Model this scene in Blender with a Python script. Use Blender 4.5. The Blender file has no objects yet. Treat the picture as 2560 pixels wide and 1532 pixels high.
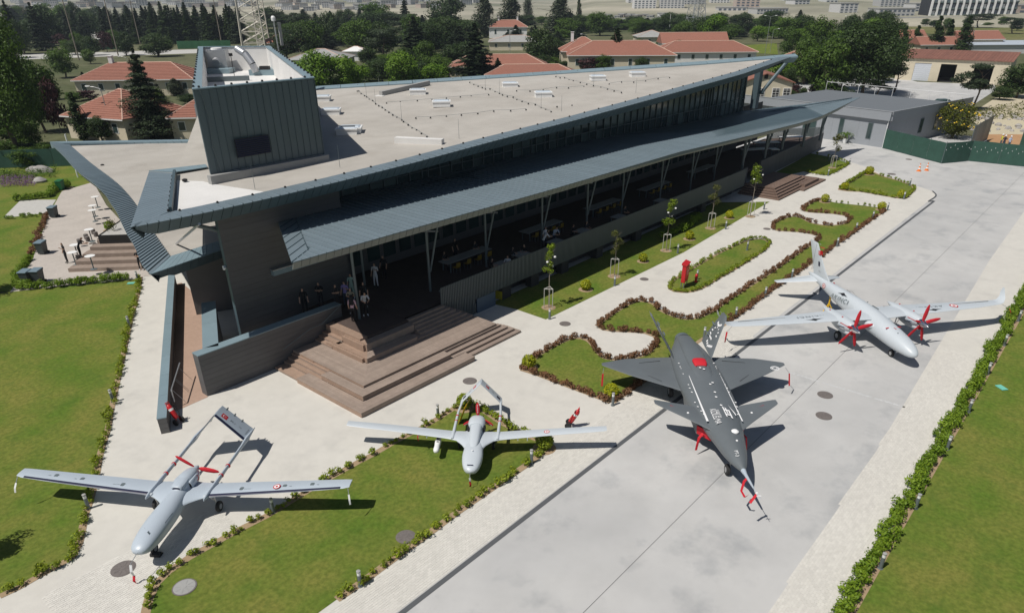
import bpy, math, random
import numpy as np
from mathutils import Vector, Matrix, Euler
C = bpy.context
SC = C.scene
COL = SC.collection
RND = random.Random(11)
rad = math.radians

# ------------------------------------------------------------------ camera, sky, sun, exposure
CAM_H, FPX, PITCH, YAW, ROLL, CYP = 19.0, 1740.0, rad(29.2), rad(48.8), rad(0.4), 960.0
cd = bpy.data.cameras.new('camera')
cam = bpy.data.objects.new('camera', cd)
COL.objects.link(cam)
cd.sensor_width = 36.0
cd.lens = 36.0 * FPX / 2560.0
cd.shift_y = (CYP - 766.0) / 2560.0
cd.clip_start = 0.5
cd.clip_end = 20000.0
cam.matrix_world = Matrix.Translation((0, 0, CAM_H)) @ Matrix.Rotation(-YAW, 4, 'Z') @ Matrix.Rotation(math.pi / 2 - PITCH, 4, 'X') @ Matrix.Rotation(-ROLL, 4, 'Z')
SC.camera = cam

SUNV = Vector((-0.59, 0.153, 1.0)).normalized()          # towards the sun
elev = math.asin(SUNV.z)
w = bpy.data.worlds.new('World')
SC.world = w
w.use_nodes = True
nt = w.node_tree
bg = nt.nodes['Background']
sky = nt.nodes.new('ShaderNodeTexSky')
sky.sky_type = 'NISHITA'
sky.sun_disc = False
sky.sun_elevation = elev
sky.sun_rotation = math.atan2(SUNV.x, SUNV.y)
sky.altitude = 100.0
sky.air_density = 1.0
sky.dust_density = 1.0
sky.ozone_density = 1.2
nt.links.new(sky.outputs[0], bg.inputs['Color'])
bg.inputs['Strength'].default_value = 0.05
sl = bpy.data.lights.new('sun', 'SUN')
sl.energy = 5.0
sl.angle = rad(0.53)
sl.color = (1.0, 0.955, 0.89)
so = bpy.data.objects.new('sun', sl)
COL.objects.link(so)
so.location = (0, 0, 60)
so.rotation_euler = (-SUNV).to_track_quat('-Z', 'Y').to_euler()
SC.view_settings.view_transform = 'Standard'
SC.view_settings.look = 'None'
SC.view_settings.exposure = -0.22
SC.view_settings.gamma = 1.0
SC.view_settings.use_curve_mapping = False
SC.cycles.max_bounces = 6
SC.cycles.diffuse_bounces = 3
SC.cycles.glossy_bounces = 3
SC.cycles.transparent_max_bounces = 6
SC.cycles.transmission_bounces = 3
SC.cycles.volume_bounces = 0
SC.cycles.use_denoising = True

# ------------------------------------------------------------------ surveying: photo point -> place at height z
_c, _s = math.cos(YAW), math.sin(YAW)

def ray(u, v):
    x = (u - 1280.0) / FPX
    y = (CYP - v) / FPX
    cr, sr = math.cos(ROLL), math.sin(ROLL)
    x, y = x * cr + y * sr, -x * sr + y * cr
    d1 = math.cos(PITCH) + y * math.sin(PITCH)
    d2 = -math.sin(PITCH) + y * math.cos(PITCH)
    return (x * _c + d1 * _s, -x * _s + d1 * _c, d2)

def P(u, v, z=0.0):
    r = ray(u, v)
    t = (z - CAM_H) / r[2]
    return (r[0] * t, r[1] * t)

def top_height(u, v, x, y):
    """height at which the upright at (x, y) reaches image row v"""
    lo, hi = -5.0, 120.0
    def row(z):
        X = x * _c - y * _s
        Y = x * _s + y * _c
        zz = z - CAM_H
        dz = Y * math.cos(PITCH) - zz * math.sin(PITCH)
        up = Y * math.sin(PITCH) + zz * math.cos(PITCH)
        return CYP - FPX * up / dz
    for _ in range(40):
        mid = (lo + hi) / 2
        if row(mid) > v:
            lo = mid
        else:
            hi = mid
    return (lo + hi) / 2

# ------------------------------------------------------------------ object helpers
class MB:
    def __init__(self):
        self.v, self.f, self.m = [], [], []
        self.mi = 0
    def add(self, vs, fs):
        b = len(self.v)
        self.v.extend([tuple(p) for p in vs])
        for f in fs:
            self.f.append(tuple(b + i for i in f))
            self.m.append(self.mi)
        return self
    def box(self, x0, x1, y0, y1, z0, z1):
        return self.add([(x0, y0, z0), (x1, y0, z0), (x1, y1, z0), (x0, y1, z0), (x0, y0, z1), (x1, y0, z1), (x1, y1, z1), (x0, y1, z1)],
                        [(0, 3, 2, 1), (4, 5, 6, 7), (0, 1, 5, 4), (1, 2, 6, 5), (2, 3, 7, 6), (3, 0, 4, 7)])
    def obox(self, cx, cy, cz, sx, sy, sz, rz=0.0):
        c, s = math.cos(rz), math.sin(rz)
        vs = []
        for dz in (-.5, .5):
            for dx, dy in ((-.5, -.5), (.5, -.5), (.5, .5), (-.5, .5)):
                x, y = dx * sx, dy * sy
                vs.append((cx + x * c - y * s, cy + x * s + y * c, cz + dz * sz))
        return self.add(vs, [(0, 3, 2, 1), (4, 5, 6, 7), (0, 1, 5, 4), (1, 2, 6, 5), (2, 3, 7, 6), (3, 0, 4, 7)])
    def hexa(self, q):
        return self.add(q, [(0, 3, 2, 1), (4, 5, 6, 7), (0, 1, 5, 4), (1, 2, 6, 5), (2, 3, 7, 6), (3, 0, 4, 7)])
    def prism(self, poly, z0, z1):
        """z0 / z1: numbers or one value per corner"""
        n = len(poly)
        a = sum(poly[i][0] * poly[(i + 1) % n][1] - poly[(i + 1) % n][0] * poly[i][1] for i in range(n))
        zz0 = z0 if hasattr(z0, '__len__') else [z0] * n
        zz1 = z1 if hasattr(z1, '__len__') else [z1] * n
        idx = list(range(n)) if a > 0 else list(range(n - 1, -1, -1))
        vs = [(poly[i][0], poly[i][1], zz0[i]) for i in idx] + [(poly[i][0], poly[i][1], zz1[i]) for i in idx]
        fs = [tuple(range(n - 1, -1, -1)), tuple(range(n, 2 * n))] + [(i, (i + 1) % n, n + (i + 1) % n, n + i) for i in range(n)]
        return self.add(vs, fs)
    def sheet(self, poly, z):
        n = len(poly)
        a = sum(poly[i][0] * poly[(i + 1) % n][1] - poly[(i + 1) % n][0] * poly[i][1] for i in range(n))
        p = poly if a > 0 else poly[::-1]
        return self.add([(x, y, z) for x, y in p], [tuple(range(n))])
    def tube(self, p0, p1, r0, r1=None, n=8, cap=True):
        r1 = r0 if r1 is None else r1
        a, b = Vector(p0), Vector(p1)
        d = (b - a).normalized()
        t = Vector((0, 0, 1)) if abs(d.z) < .9 else Vector((1, 0, 0))
        x = d.cross(t).normalized()
        y = d.cross(x)
        vs = []
        for p, r in ((a, r0), (b, r1)):
            for i in range(n):
                an = 2 * math.pi * i / n
                vs.append(tuple(p + (x * math.cos(an) + y * math.sin(an)) * r))
        fs = [(i, i + n, (i + 1) % n + n, (i + 1) % n) for i in range(n)]
        if cap:
            fs += [tuple(range(n)), tuple(range(2 * n - 1, n - 1, -1))]
        return self.add(vs, fs)
    def path(self, pts, r, n=6):
        for a, b in zip(pts, pts[1:]):
            self.tube(a, b, r, r, n)
        return self
    def loft(self, rings, cap0=True, cap1=True, closed=True):
        n = len(rings[0])
        vs = [tuple(p) for r in rings for p in r]
        fs = []
        for k in range(len(rings) - 1):
            for i in range(n if closed else n - 1):
                j = (i + 1) % n
                fs.append((k * n + i, k * n + j, (k + 1) * n + j, (k + 1) * n + i))
        if cap0:
            fs.append(tuple(range(n - 1, -1, -1)))
        if cap1:
            fs.append(tuple((len(rings) - 1) * n + i for i in range(n)))
        return self.add(vs, fs)
    def lathe(self, prof, cx=0, cy=0, n=12):
        """profile [(radius, z)] bottom to top round the upright at cx, cy"""
        rings = [[(cx + r * math.cos(2 * math.pi * i / n), cy + r * math.sin(2 * math.pi * i / n), z) for i in range(n)] for r, z in prof]
        return self.loft(rings)
    def disc(self, cx, cy, z, r, n=20, rx=None, rot=0):
        rx = rx or r
        vs = []
        for i in range(n):
            a = 2 * math.pi * i / n
            x, y = rx * math.cos(a), r * math.sin(a)
            vs.append((cx + x * math.cos(rot) - y * math.sin(rot), cy + x * math.sin(rot) + y * math.cos(rot), z))
        return self.add(vs, [tuple(range(n))])
    def mesh(self, name, mats, smooth=False):
        me = bpy.data.meshes.new(name)
        me.from_pydata(self.v, [], self.f)
        mats = mats if isinstance(mats, (list, tuple)) else [mats]
        for m in mats:
            me.materials.append(m)
        if len(mats) > 1:
            me.polygons.foreach_set('material_index', self.m)
        if smooth:
            me.polygons.foreach_set('use_smooth', [True] * len(me.polygons))
            if smooth != 'all':
                try:
                    me.set_sharp_from_angle(angle=rad(38))
                except Exception:
                    pass
        me.update()
        return me
    def build(self, name, mats, parent=None, smooth=False, **kw):
        return link(name, self.mesh(name, mats, smooth), parent, **kw)

def link(name, me, parent=None, loc=None, rz=None, label=None, cat=None, group=None, kind=None):
    o = bpy.data.objects.new(name, me)
    COL.objects.link(o)
    if parent is not None:
        o.parent = parent
    if loc is not None:
        o.location = loc
    if rz is not None:
        o.rotation_euler = (0, 0, rz)
    return tag(o, label, cat, group, kind)

def tag(o, label=None, cat=None, group=None, kind=None):
    for k, x in (('label', label), ('category', cat), ('group', group), ('kind', kind)):
        if x:
            o[k] = x
    return o

def thing(name, label, cat, loc=(0, 0, 0), rz=0.0, group=None):
    return link(name, None, None, loc, rz, label, cat, group)

def dup(o, loc=None, rz=None, label=None, group=None, parent=None, scale=None):
    c = o.copy()
    COL.objects.link(c)
    if parent is not None:
        c.parent = parent
    if loc is not None:
        c.location = loc
    if rz is not None:
        c.rotation_euler = (0, 0, rz)
    if scale is not None:
        c.scale = scale
    if label:
        c['label'] = label
    if group:
        c['group'] = group
    for ch in list(o.children):
        dup(ch, parent=c)
    return c

# ------------------------------------------------------------------ materials
def mat(name, col, rough=0.6, metal=0.0, var=0.0, vscale=3.0, var2=0.0, v2scale=0.3, bump=0.0, bscale=40.0, spec=0.5, tint=None, objrand=0.0, coat=0.0, stain=None):
    """principled surface; var/var2: amounts of fine and broad tone change, tint: colour the broad change moves towards"""
    m = bpy.data.materials.new(name)
    m.use_nodes = True
    n = m.node_tree
    b = n.nodes['Principled BSDF']
    b.inputs['Roughness'].default_value = rough
    b.inputs['Metallic'].default_value = metal
    b.inputs['Specular IOR Level'].default_value = spec
    b.inputs['Coat Weight'].default_value = coat
    b.inputs['Base Color'].default_value = (*col, 1)
    last = None
    if var or var2 or bump or objrand:
        tc = n.nodes.new('ShaderNodeTexCoord')
        def mix(a, fac_socket, colb, amt):
            mx = n.nodes.new('ShaderNodeMix')
            mx.data_type = 'RGBA'
            mul = n.nodes.new('ShaderNodeMath')
            mul.operation = 'MULTIPLY'
            mul.inputs[1].default_value = amt
            n.links.new(fac_socket, mul.inputs[0])
            n.links.new(mul.outputs[0], mx.inputs[0])
            if a is None:
                mx.inputs[6].default_value = (*col, 1)
            else:
                n.links.new(a, mx.inputs[6])
            mx.inputs[7].default_value = (*colb, 1)
            return mx.outputs[2]
        def noise(scale, detail=4.0, lo=.35, hi=.65, rgh=.6):
            nz = n.nodes.new('ShaderNodeTexNoise')
            nz.inputs['Scale'].default_value = scale
            nz.inputs['Detail'].default_value = detail
            nz.inputs['Roughness'].default_value = rgh
            n.links.new(tc.outputs['Object'], nz.inputs['Vector'])
            rp = n.nodes.new('ShaderNodeMapRange')
            rp.inputs[1].default_value = lo
            rp.inputs[2].default_value = hi
            n.links.new(nz.outputs[0], rp.inputs[0])
            return rp.outputs[0], nz.outputs[0]
        if var2:
            f, _ = noise(v2scale, 5.0)
            last = mix(last, f, tint or tuple(c * .45 for c in col), var2)
        if var:
            f, _ = noise(vscale, 5.0)
            last = mix(last, f, tuple(c * .4 for c in col), var)
        if stain:
            f, _ = noise(stain[1], 7.0, .52, .72, .65)
            last = mix(last, f, stain[2], stain[0])
        if objrand:
            oi = n.nodes.new('ShaderNodeObjectInfo')
            last = mix(last, oi.outputs['Random'], tuple(c * .35 for c in col), objrand)
        if last is not None:
            n.links.new(last, b.inputs['Base Color'])
        if bump:
            _, raw = noise(bscale, 6.0)
            bp = n.nodes.new('ShaderNodeBump')
            bp.inputs['Strength'].default_value = bump
            bp.inputs['Distance'].default_value = 0.02
            n.links.new(raw, bp.inputs['Height'])
            n.links.new(bp.outputs[0], b.inputs['Normal'])
    return m

def leaf_mat(name, c_dark, c_light, trans=0.3, rough=.55):
    m = bpy.data.materials.new(name)
    m.use_nodes = True
    n = m.node_tree
    b = n.nodes['Principled BSDF']
    out = n.nodes['Material Output']
    g = n.nodes.new('ShaderNodeNewGeometry')
    oi = n.nodes.new('ShaderNodeObjectInfo')
    add = n.nodes.new('ShaderNodeMath')
    add.operation = 'MULTIPLY_ADD'
    add.inputs[1].default_value = .7
    n.links.new(g.outputs['Random Per Island'], add.inputs[0])
    mul = n.nodes.new('ShaderNodeMath')
    mul.operation = 'MULTIPLY'
    mul.inputs[1].default_value = .3
    n.links.new(oi.outputs['Random'], mul.inputs[0])
    n.links.new(mul.outputs[0], add.inputs[2])
    mx = n.nodes.new('ShaderNodeMix')
    mx.data_type = 'RGBA'
    n.links.new(add.outputs[0], mx.inputs[0])
    mx.inputs[6].default_value = (*c_dark, 1)
    mx.inputs[7].default_value = (*c_light, 1)
    n.links.new(mx.outputs[2], b.inputs['Base Color'])
    b.inputs['Roughness'].default_value = rough
    b.inputs['Specular IOR Level'].default_value = .25
    tr = n.nodes.new('ShaderNodeBsdfTranslucent')
    n.links.new(mx.outputs[2], tr.inputs[0])
    ms = n.nodes.new('ShaderNodeMixShader')
    ms.inputs[0].default_value = trans
    n.links.new(b.outputs[0], ms.inputs[1])
    n.links.new(tr.outputs[0], ms.inputs[2])
    n.links.new(ms.outputs[0], out.inputs[0])
    return m

M = {}
M['concrete'] = mat('concrete', (.53, .525, .51), .75, var=.14, vscale=.55, var2=.42, v2scale=.12, tint=(.33, .335, .34), stain=(.55, .33, (.22, .235, .25)), bump=.05, bscale=30)
M['paving'] = mat('paving', (.60, .58, .53), .8, var=.10, vscale=1.7, var2=.16, v2scale=.22, tint=(.42, .40, .36), stain=(.35, .5, (.36, .35, .33)), bump=.15, bscale=25)
M['paver'] = mat('paver', (.62, .60, .55), .8, var=.12, vscale=5, objrand=.25, var2=.12, v2scale=.3, tint=(.40, .38, .34))
M['drain'] = mat('drain', (.10, .105, .11), .6, var=.2, vscale=8)
M['joint'] = mat('joint', (.22, .22, .22), .9)
M['kerb'] = mat('kerb', (.50, .49, .46), .85, var=.2, vscale=3)
M['soil'] = mat('soil', (.36, .26, .16), .95, var=.3, vscale=4, bump=.4, bscale=20)
M['grass'] = mat('grass', (.115, .185, .026), .9, var=.5, vscale=5, var2=.85, v2scale=.34, tint=(.235, .22, .055), stain=(.5, .8, (.06, .12, .02)), bump=.8, bscale=70, spec=.1)
M['fieldgrass'] = mat('fieldgrass', (.13, .15, .045), .95, var=.4, vscale=.5, var2=.7, v2scale=.03, tint=(.26, .22, .12), spec=.1)
M['ground'] = mat('ground', (.075, .095, .04), .95, var=.4, vscale=.3, var2=.7, v2scale=.01, tint=(.22, .20, .13), spec=.1)
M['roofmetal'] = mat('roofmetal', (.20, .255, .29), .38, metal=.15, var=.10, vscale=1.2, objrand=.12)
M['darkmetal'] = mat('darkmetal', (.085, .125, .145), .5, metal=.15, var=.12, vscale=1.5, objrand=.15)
M['towermetal'] = mat('towermetal', (.105, .14, .155), .5, metal=.1, var=.10, vscale=.8, objrand=.12)
M['membrane'] = mat('membrane', (.47, .445, .405), .85, var=.16, vscale=.5, var2=.42, v2scale=.10, tint=(.30, .275, .24), stain=(.4, .28, (.26, .235, .20)), bump=.06, bscale=15)
M['membranewhite'] = mat('membranewhite', (.72, .71, .69), .7, var=.10, vscale=.8, var2=.15, v2scale=.3)
M['cladding'] = mat('cladding', (.125, .122, .122), .7, var=.12, vscale=1.5, objrand=.15)
M['coping'] = mat('coping', (.23, .315, .355), .45, metal=.1, var=.10, vscale=1.5, objrand=.1)
M['wood'] = mat('wood', (.36, .285, .235), .8, var=.25, vscale=3, var2=.25, v2scale=.5, tint=(.20, .145, .115), objrand=.25)
M['woodfresh'] = mat('woodfresh', (.36, .25, .185), .75, var=.25, vscale=3, objrand=.2)
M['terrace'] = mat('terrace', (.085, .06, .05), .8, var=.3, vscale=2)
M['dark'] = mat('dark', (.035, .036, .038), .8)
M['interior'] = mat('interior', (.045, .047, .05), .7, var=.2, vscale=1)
M['slat'] = mat('slat', (.15, .175, .18), .5, metal=.1, objrand=.1)
M['steel'] = mat('steel', (.13, .16, .17), .5, metal=.1)
M['galv'] = mat('galv', (.55, .56, .57), .35, metal=.7, var=.1)
M['white'] = mat('white', (.80, .80, .79), .5, var=.05)
M['black'] = mat('black', (.012, .012, .013), .6)
M['rubber'] = mat('rubber', (.02, .02, .021), .8)
M['ac'] = mat('ac', (.44, .50, .56), .38, var=.06, vscale=.8, coat=.15)
M['aclight'] = mat('aclight', (.52, .565, .60), .38, var=.05, vscale=.8, coat=.15)
M['kiz'] = mat('kiz', (.135, .152, .163), .42, var=.10, vscale=.6, var2=.12, v2scale=.3)
M['navy'] = mat('navy', (.018, .020, .05), .35)
M['red'] = mat('red', (.50, .015, .02), .45)
M['redcloth'] = mat('redcloth', (.55, .012, .025), .8, var=.15, vscale=8)
M['chrome'] = mat('chrome', (.75, .75, .78), .12, metal=1.0)
M['yellow'] = mat('yellow', (.70, .42, .01), .5)
M['decal'] = mat('decal', (.82, .82, .82), .5)
M['decalblack'] = mat('decalblack', (.02, .02, .022), .5)
M['terracotta'] = mat('terracotta', (.33, .14, .098), .85, var=.3, vscale=2.5, var2=.3, v2scale=.4, tint=(.28, .13, .09), objrand=.2)
M['cream'] = mat('cream', (.66, .59, .45), .85, var=.12, vscale=1, objrand=.15)
M['greyroof'] = mat('greyroof', (.34, .34, .33), .8, var=.2, vscale=1)
M['annex'] = mat('annex', (.30, .32, .345), .6, var=.06, objrand=.06)
M['annexroof'] = mat('annexroof', (.40, .42, .44), .6, var=.1)
M['meshgreen'] = mat('meshgreen', (.028, .085, .062), .8, var=.3, vscale=1.2)
M['meshfar'] = mat('meshfar', (.03, .13, .055), .8, var=.2, vscale=1)
M['bark'] = mat('bark', (.12, .09, .065), .9, var=.3, vscale=6)
M['barkpale'] = mat('barkpale', (.30, .26, .21), .9, var=.3, vscale=10)
M['pole'] = mat('pole', (.26, .22, .18), .85)
M['bin'] = mat('bin', (.05, .06, .065), .5)
M['binlid'] = mat('binlid', (.16, .22, .26), .45)
M['bingreen'] = mat('bingreen', (.012, .12, .04), .5)
M['cityA'] = mat('cityA', (.68, .68, .68), .8, var=.1, objrand=.5)
M['cityB'] = mat('cityB', (.55, .46, .40), .8, var=.1, objrand=.4)
M['cityglass'] = mat('cityglass', (.10, .12, .15), .3)
M['dirt'] = mat('dirt', (.62, .54, .40), .95, var=.3, vscale=.02, var2=.5, v2scale=.006, tint=(.30, .30, .16))
M['clay'] = mat('clay', (.45, .26, .13), .95, var=.3, vscale=.6)
M['rock'] = mat('rock', (.38, .36, .34), .95, var=.4, vscale=1)
M['cover'] = mat('cover', (.17, .15, .14), .7, var=.3, vscale=9)
M['gravel'] = mat('gravel', (.50, .49, .47), .95, var=.5, vscale=25, bump=.5, bscale=50)

def glass(name, col, rough=.03, emis=None):
    m = mat(name, col, rough, spec=.7, var=.5, vscale=.7, objrand=.6)
    return m
M['glass'] = glass('glass', (.05, .085, .085), .08)
M['glasspale'] = glass('glasspale', (.14, .19, .18), .1)
L = {}
L['dark'] = leaf_mat('leaf_dark', (.020, .042, .012), (.065, .105, .026), .25)
L['mid'] = leaf_mat('leaf_mid', (.035, .075, .012), (.115, .19, .028), .35)
L['bright'] = leaf_mat('leaf_bright', (.07, .15, .014), (.19, .31, .032), .35)
L['conifer'] = leaf_mat('leaf_conifer', (.020, .036, .018), (.060, .085, .038), .2)
L['greygreen'] = leaf_mat('leaf_greygreen', (.03, .042, .022), (.075, .095, .05), .2)
L['box'] = leaf_mat('leaf_box', (.11, .17, .015), (.36, .42, .03), .35)
L['yellow'] = leaf_mat('leaf_yellow', (.16, .22, .008), (.55, .52, .02), .3)
L['brown'] = leaf_mat('leaf_brown', (.11, .065, .03), (.32, .16, .085), .3)
L['hedge'] = leaf_mat('leaf_hedge', (.08, .16, .012), (.27, .38, .03), .35)
L['magnolia'] = leaf_mat('leaf_magnolia', (.08, .15, .012), (.28, .36, .03), .3, .35)
L['olive'] = leaf_mat('leaf_olive', (.06, .075, .015), (.16, .16, .035), .2)
L['orange'] = leaf_mat('leaf_orange', (.035, .06, .008), (.12, .13, .012), .2)
L['purple'] = leaf_mat('leaf_purple', (.10, .05, .13), (.22, .10, .26), .2)
L['plum'] = leaf_mat('leaf_plum', (.03, .012, .014), (.075, .03, .03), .15)
# ------------------------------------------------------------------ survey sheets: enlarged views of the photograph (origin and scale of each)
SH = {0: (0, 0, 1.03226), 1: (0, 0, .35045), 2: (850, 0, .35045), 3: (1700, 0, .35045), 4: (0, 500, .35045), 5: (850, 500, .35045), 6: (1700, 500, .35045),
      7: (0, 1000, .3629), 8: (850, 930, .40566), 9: (1700, 1000, .3585), 'A1': (1080, 480, .2156), 'A2': (680, 560, .2156), 'A3': (680, 780, .25806),
      'A4': (1840, 160, .2156), 'A5': (300, 480, .2156), 'A6': (380, 680, .27636), 'A7': (470, 60, .27636), 'A8': (100, 340, .25612), 'B1': (0, 1000, .2022),
      'B2': (300, 1010, .28308), 'B3': (1060, 930, .19536), 'B8': (860, 180, .20968)}

def S(k, x, y, z=0.0):
    a = SH[k]
    return P(a[0] + x * a[2], a[1] + y * a[2], z)

def SL(k, pts, z=0.0):
    return [S(k, x, y, z) for x, y in pts]

def smooth_line(pts, step=.4, closed=False):
    """Catmull-Rom through the points, resampled"""
    out = []
    n = len(pts)
    rng = n if closed else n - 1
    for i in range(rng):
        p0 = pts[(i - 1) % n] if closed or i > 0 else pts[0]
        p1, p2 = pts[i], pts[(i + 1) % n]
        p3 = pts[(i + 2) % n] if closed or i + 2 < n else pts[-1]
        d = math.dist(p1, p2)
        k = max(1, int(d / step))
        for j in range(k):
            t = j / k
            out.append(tuple(.5 * (2 * p1[a] + (p2[a] - p0[a]) * t + (2 * p0[a] - 5 * p1[a] + 4 * p2[a] - p3[a]) * t * t + (3 * p1[a] - p0[a] - 3 * p2[a] + p3[a]) * t ** 3) for a in (0, 1)))
    if not closed:
        out.append(tuple(pts[-1]))
    return out

def strip(pts, wdt, z, closed=False):
    """flat ribbon along a line"""
    b = MB()
    n = len(pts)
    l, r = [], []
    for i in range(n):
        a, c = pts[(i - 1) % n if closed else max(0, i - 1)], pts[(i + 1) % n if closed else min(n - 1, i + 1)]
        dx, dy = c[0] - a[0], c[1] - a[1]
        q = math.hypot(dx, dy) or 1
        l.append((pts[i][0] - dy / q * wdt / 2, pts[i][1] + dx / q * wdt / 2, z))
        r.append((pts[i][0] + dy / q * wdt / 2, pts[i][1] - dx / q * wdt / 2, z))
    for i in range(n if closed else n - 1):
        j = (i + 1) % n
        b.add([r[i], r[j], l[j], l[i]], [(0, 1, 2, 3)])
    return b

def struct(name, b, m, parent=None, smooth=False):
    return b.build(name, m, parent, smooth, kind=None if parent else 'structure')

# ------------------------------------------------------------------ ground
struct('ground', MB().sheet([(-3000, -3000), (9000, -3000), (9000, 9000), (-3000, 9000)], -.03), M['ground'])
apron = struct('apron', MB().sheet([(-60, 4.3), (128, 4.3), (128, 40), (60, 40), (-60, 40)], -.018), M['joint'])
JY = 9.66
struct('slab', MB().sheet([(-60, 4.3), (128, 4.3), (128, JY - .013), (-60, JY - .013)], 0), M['concrete'], apron)
struct('slab', MB().sheet([(-60, JY + .013), (128, JY + .013), (128, 44), (-60, 40)], 0), M['concrete'], apron)
walk_edge = [S(6, 1795, 0), S(3, 1770, 1440), S(3, 1815, 1410), S(3, 1825, 1390), S(3, 1800, 1365), S(3, 1700, 1330), S(3, 1500, 1270), S(3, 1340, 1195), S(3, 1220, 1160)]
walk = [(-60, 14.62), (83.4, 14.95)] + walk_edge[1:] + [(97, 34), (60, 58), (-60, 58)]
struct('pavement', MB().sheet(walk, .004), M['paving'])
drain = struct('drain_channel', MB().box(-20, 83.6, 14.40, 14.62, -.02, .007), M['drain'])
struct('kerb', strip(smooth_line([(83.5, 14.6)] + walk_edge[1:5], .3), .14, .05), M['drain'])
struct('apron_edge_paving', MB().sheet([(-60, 2.3), (130, 3.0), (130, 7.6), (66, 6.4), (40, 5.3), (32, 4.95), (19, 4.72), (-60, 4.6)], .004), M['paving'])

def pavers(name, x0, x1, y0f, y1f, sx=.205, sy=.105, inside=None, rot=0):
    """individually laid blocks with open joints and slightly uneven heights, one mesh"""
    r = random.Random(5)
    vs, fs = [], []
    x = x0
    k = 0
    g = .004
    while x < x1:
        y = y0f(x)
        j = 0
        while y < y1f(x):
            off = (sx / 2 if j % 2 else 0)
            if inside is None or inside(x + off, y):
                h = .010 + r.uniform(0, .003)
                a, c, d, e = x + off + g, x + off + sx - g, y + g, y + sy - g
                b0 = len(vs)
                t1, t2 = r.uniform(-.001, .001), r.uniform(-.001, .001)
                vs += [(a, d, .003), (c, d, .003), (c, e, .003), (a, e, .003), (a, d, h + t1), (c, d, h + t2), (c, e, h - t1), (a, e, h - t2)]
                fs += [tuple(b0 + q for q in f) for f in ((4, 5, 6, 7), (0, 1, 5, 4), (1, 2, 6, 5), (2, 3, 7, 6), (3, 0, 4, 7))]
            y += sy
            j += 1
        x += sx
        k += 1
    me = bpy.data.meshes.new(name)
    me.from_pydata(vs, [], fs)
    me.materials.append(M['paverisland'])
    return link(name, me, kind='stuff', label='pale concrete paving blocks laid in rows')

pm = mat('paverisland', (.63, .61, .56), .8, var=.10, vscale=4, var2=.15, v2scale=.3, tint=(.42, .40, .36))
n_ = pm.node_tree
g_ = n_.nodes.new('ShaderNodeNewGeometry')
hs = n_.nodes.new('ShaderNodeHueSaturation')
mr = n_.nodes.new('ShaderNodeMapRange')
mr.inputs[3].default_value = .93
mr.inputs[4].default_value = 1.04
n_.links.new(g_.outputs['Random Per Island'], mr.inputs[0])
bc = n_.nodes['Principled BSDF'].inputs['Base Color']
src = bc.links[0].from_socket
n_.links.new(src, hs.inputs['Color'])
n_.links.new(mr.outputs[0], hs.inputs['Value'])
n_.links.new(hs.outputs[0], bc)
M['paverisland'] = pm

# ------------------------------------------------------------------ lawns, each with a strip of bare soil along its planted edge
left_hedge = SL('A5', [(240, 985), (215, 1150), (180, 1290), (140, 1430)]) + SL('B1', [(1390, 60), (1360, 220), (1335, 360), (1290, 500), (1245, 650), (1215, 800), (1190, 950), (1120, 1230), (1060, 1400)]) + SL(7, [(575, 850), (545, 990), (500, 1080), (400, 1140), (260, 1215), (130, 1290), (0, 1350)])
left_hedge_s = smooth_line(left_hedge, .5)
lawn_left = left_hedge_s + [P(-160, 1560), P(-400, 1300), P(-500, 900), P(-420, 720), S(4, -100, 690), S(4, 90, 650), S(4, 930, 570), S(4, 975, 560)]
struct('lawn', MB().sheet(lawn_left, .012), M['grass'])
struct('soil_strip', strip(left_hedge_s, .30, .016), M['soil'])
tb_left = SL(7, [(1000, 1480), (1025, 1370), (1075, 1265), (1160, 1180), (1300, 1085), (1480, 985), (1650, 890), (1850, 790), (2030, 680), (2230, 560), (2480, 420)]) + SL(8, [(200, 510), (320, 440), (480, 355), (620, 275), (730, 205)])
tb_back = SL(8, [(760, 200), (860, 225), (1000, 315), (1100, 365), (1200, 410), (1280, 440)])
tb_right = SL(8, [(1300, 455), (1180, 550), (960, 700), (700, 880), (560, 985), (330, 1150), (140, 1290), (-20, 1400)])
tb_ls, tb_bs, tb_rs = smooth_line(tb_left, .5), smooth_line(tb_back, .4), smooth_line(tb_right, .5)
end = tb_right[-1]
lawn_mid = tb_ls + tb_bs + tb_rs + [(end[0] - 5, end[1] - .1), (end[0] - 5, tb_left[0][1] - 2), (tb_left[0][0] - .3, tb_left[0][1] - 1.5)]
struct('lawn', MB().sheet(lawn_mid, .012), M['grass'])
for l_ in (tb_ls, tb_bs, tb_rs):
    struct('soil_strip', strip(l_, .34, .016), M['soil'])
# keyhole beds between the walk and the apron
bed_back = SL(5, [(1300, 1200), (1420, 1105), (1560, 1025), (1670, 985), (1760, 1000), (1820, 1060), (1870, 1120), (1960, 1140), (2080, 1130), (2190, 1095), (2255, 1030), (2245, 975), (2180, 950), (2080, 940), (1960, 935), (1880, 925), (1845, 890), (1900, 845), (1990, 785), (2080, 735), (2150, 722), (2230, 740), (2290, 790), (2380, 830)])
bed_back += SL(6, [(40, 850), (130, 840), (230, 795), (330, 725), (450, 645), (600, 548), (750, 448), (870, 360), (970, 300), (1000, 270), (960, 250), (880, 232), (780, 225), (690, 218), (660, 205), (680, 160), (790, 120), (860, 128), (940, 165), (1050, 182), (1150, 175), (1205, 150), (1195, 120), (1100, 100), (980, 92), (890, 82), (885, 55), (950, 15), (1010, -2)])
bed_front = SL(6, [(1470, 75), (1370, 140), (1250, 225), (1120, 315), (950, 440), (780, 560), (600, 685), (440, 805), (330, 880)]) + SL(5, [(2380, 1130), (2240, 1245), (2090, 1345), (1950, 1445)])
bed_sw = SL(5, [(1930, 1445), (1760, 1380), (1560, 1305), (1400, 1245), (1290, 1210)])
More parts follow.
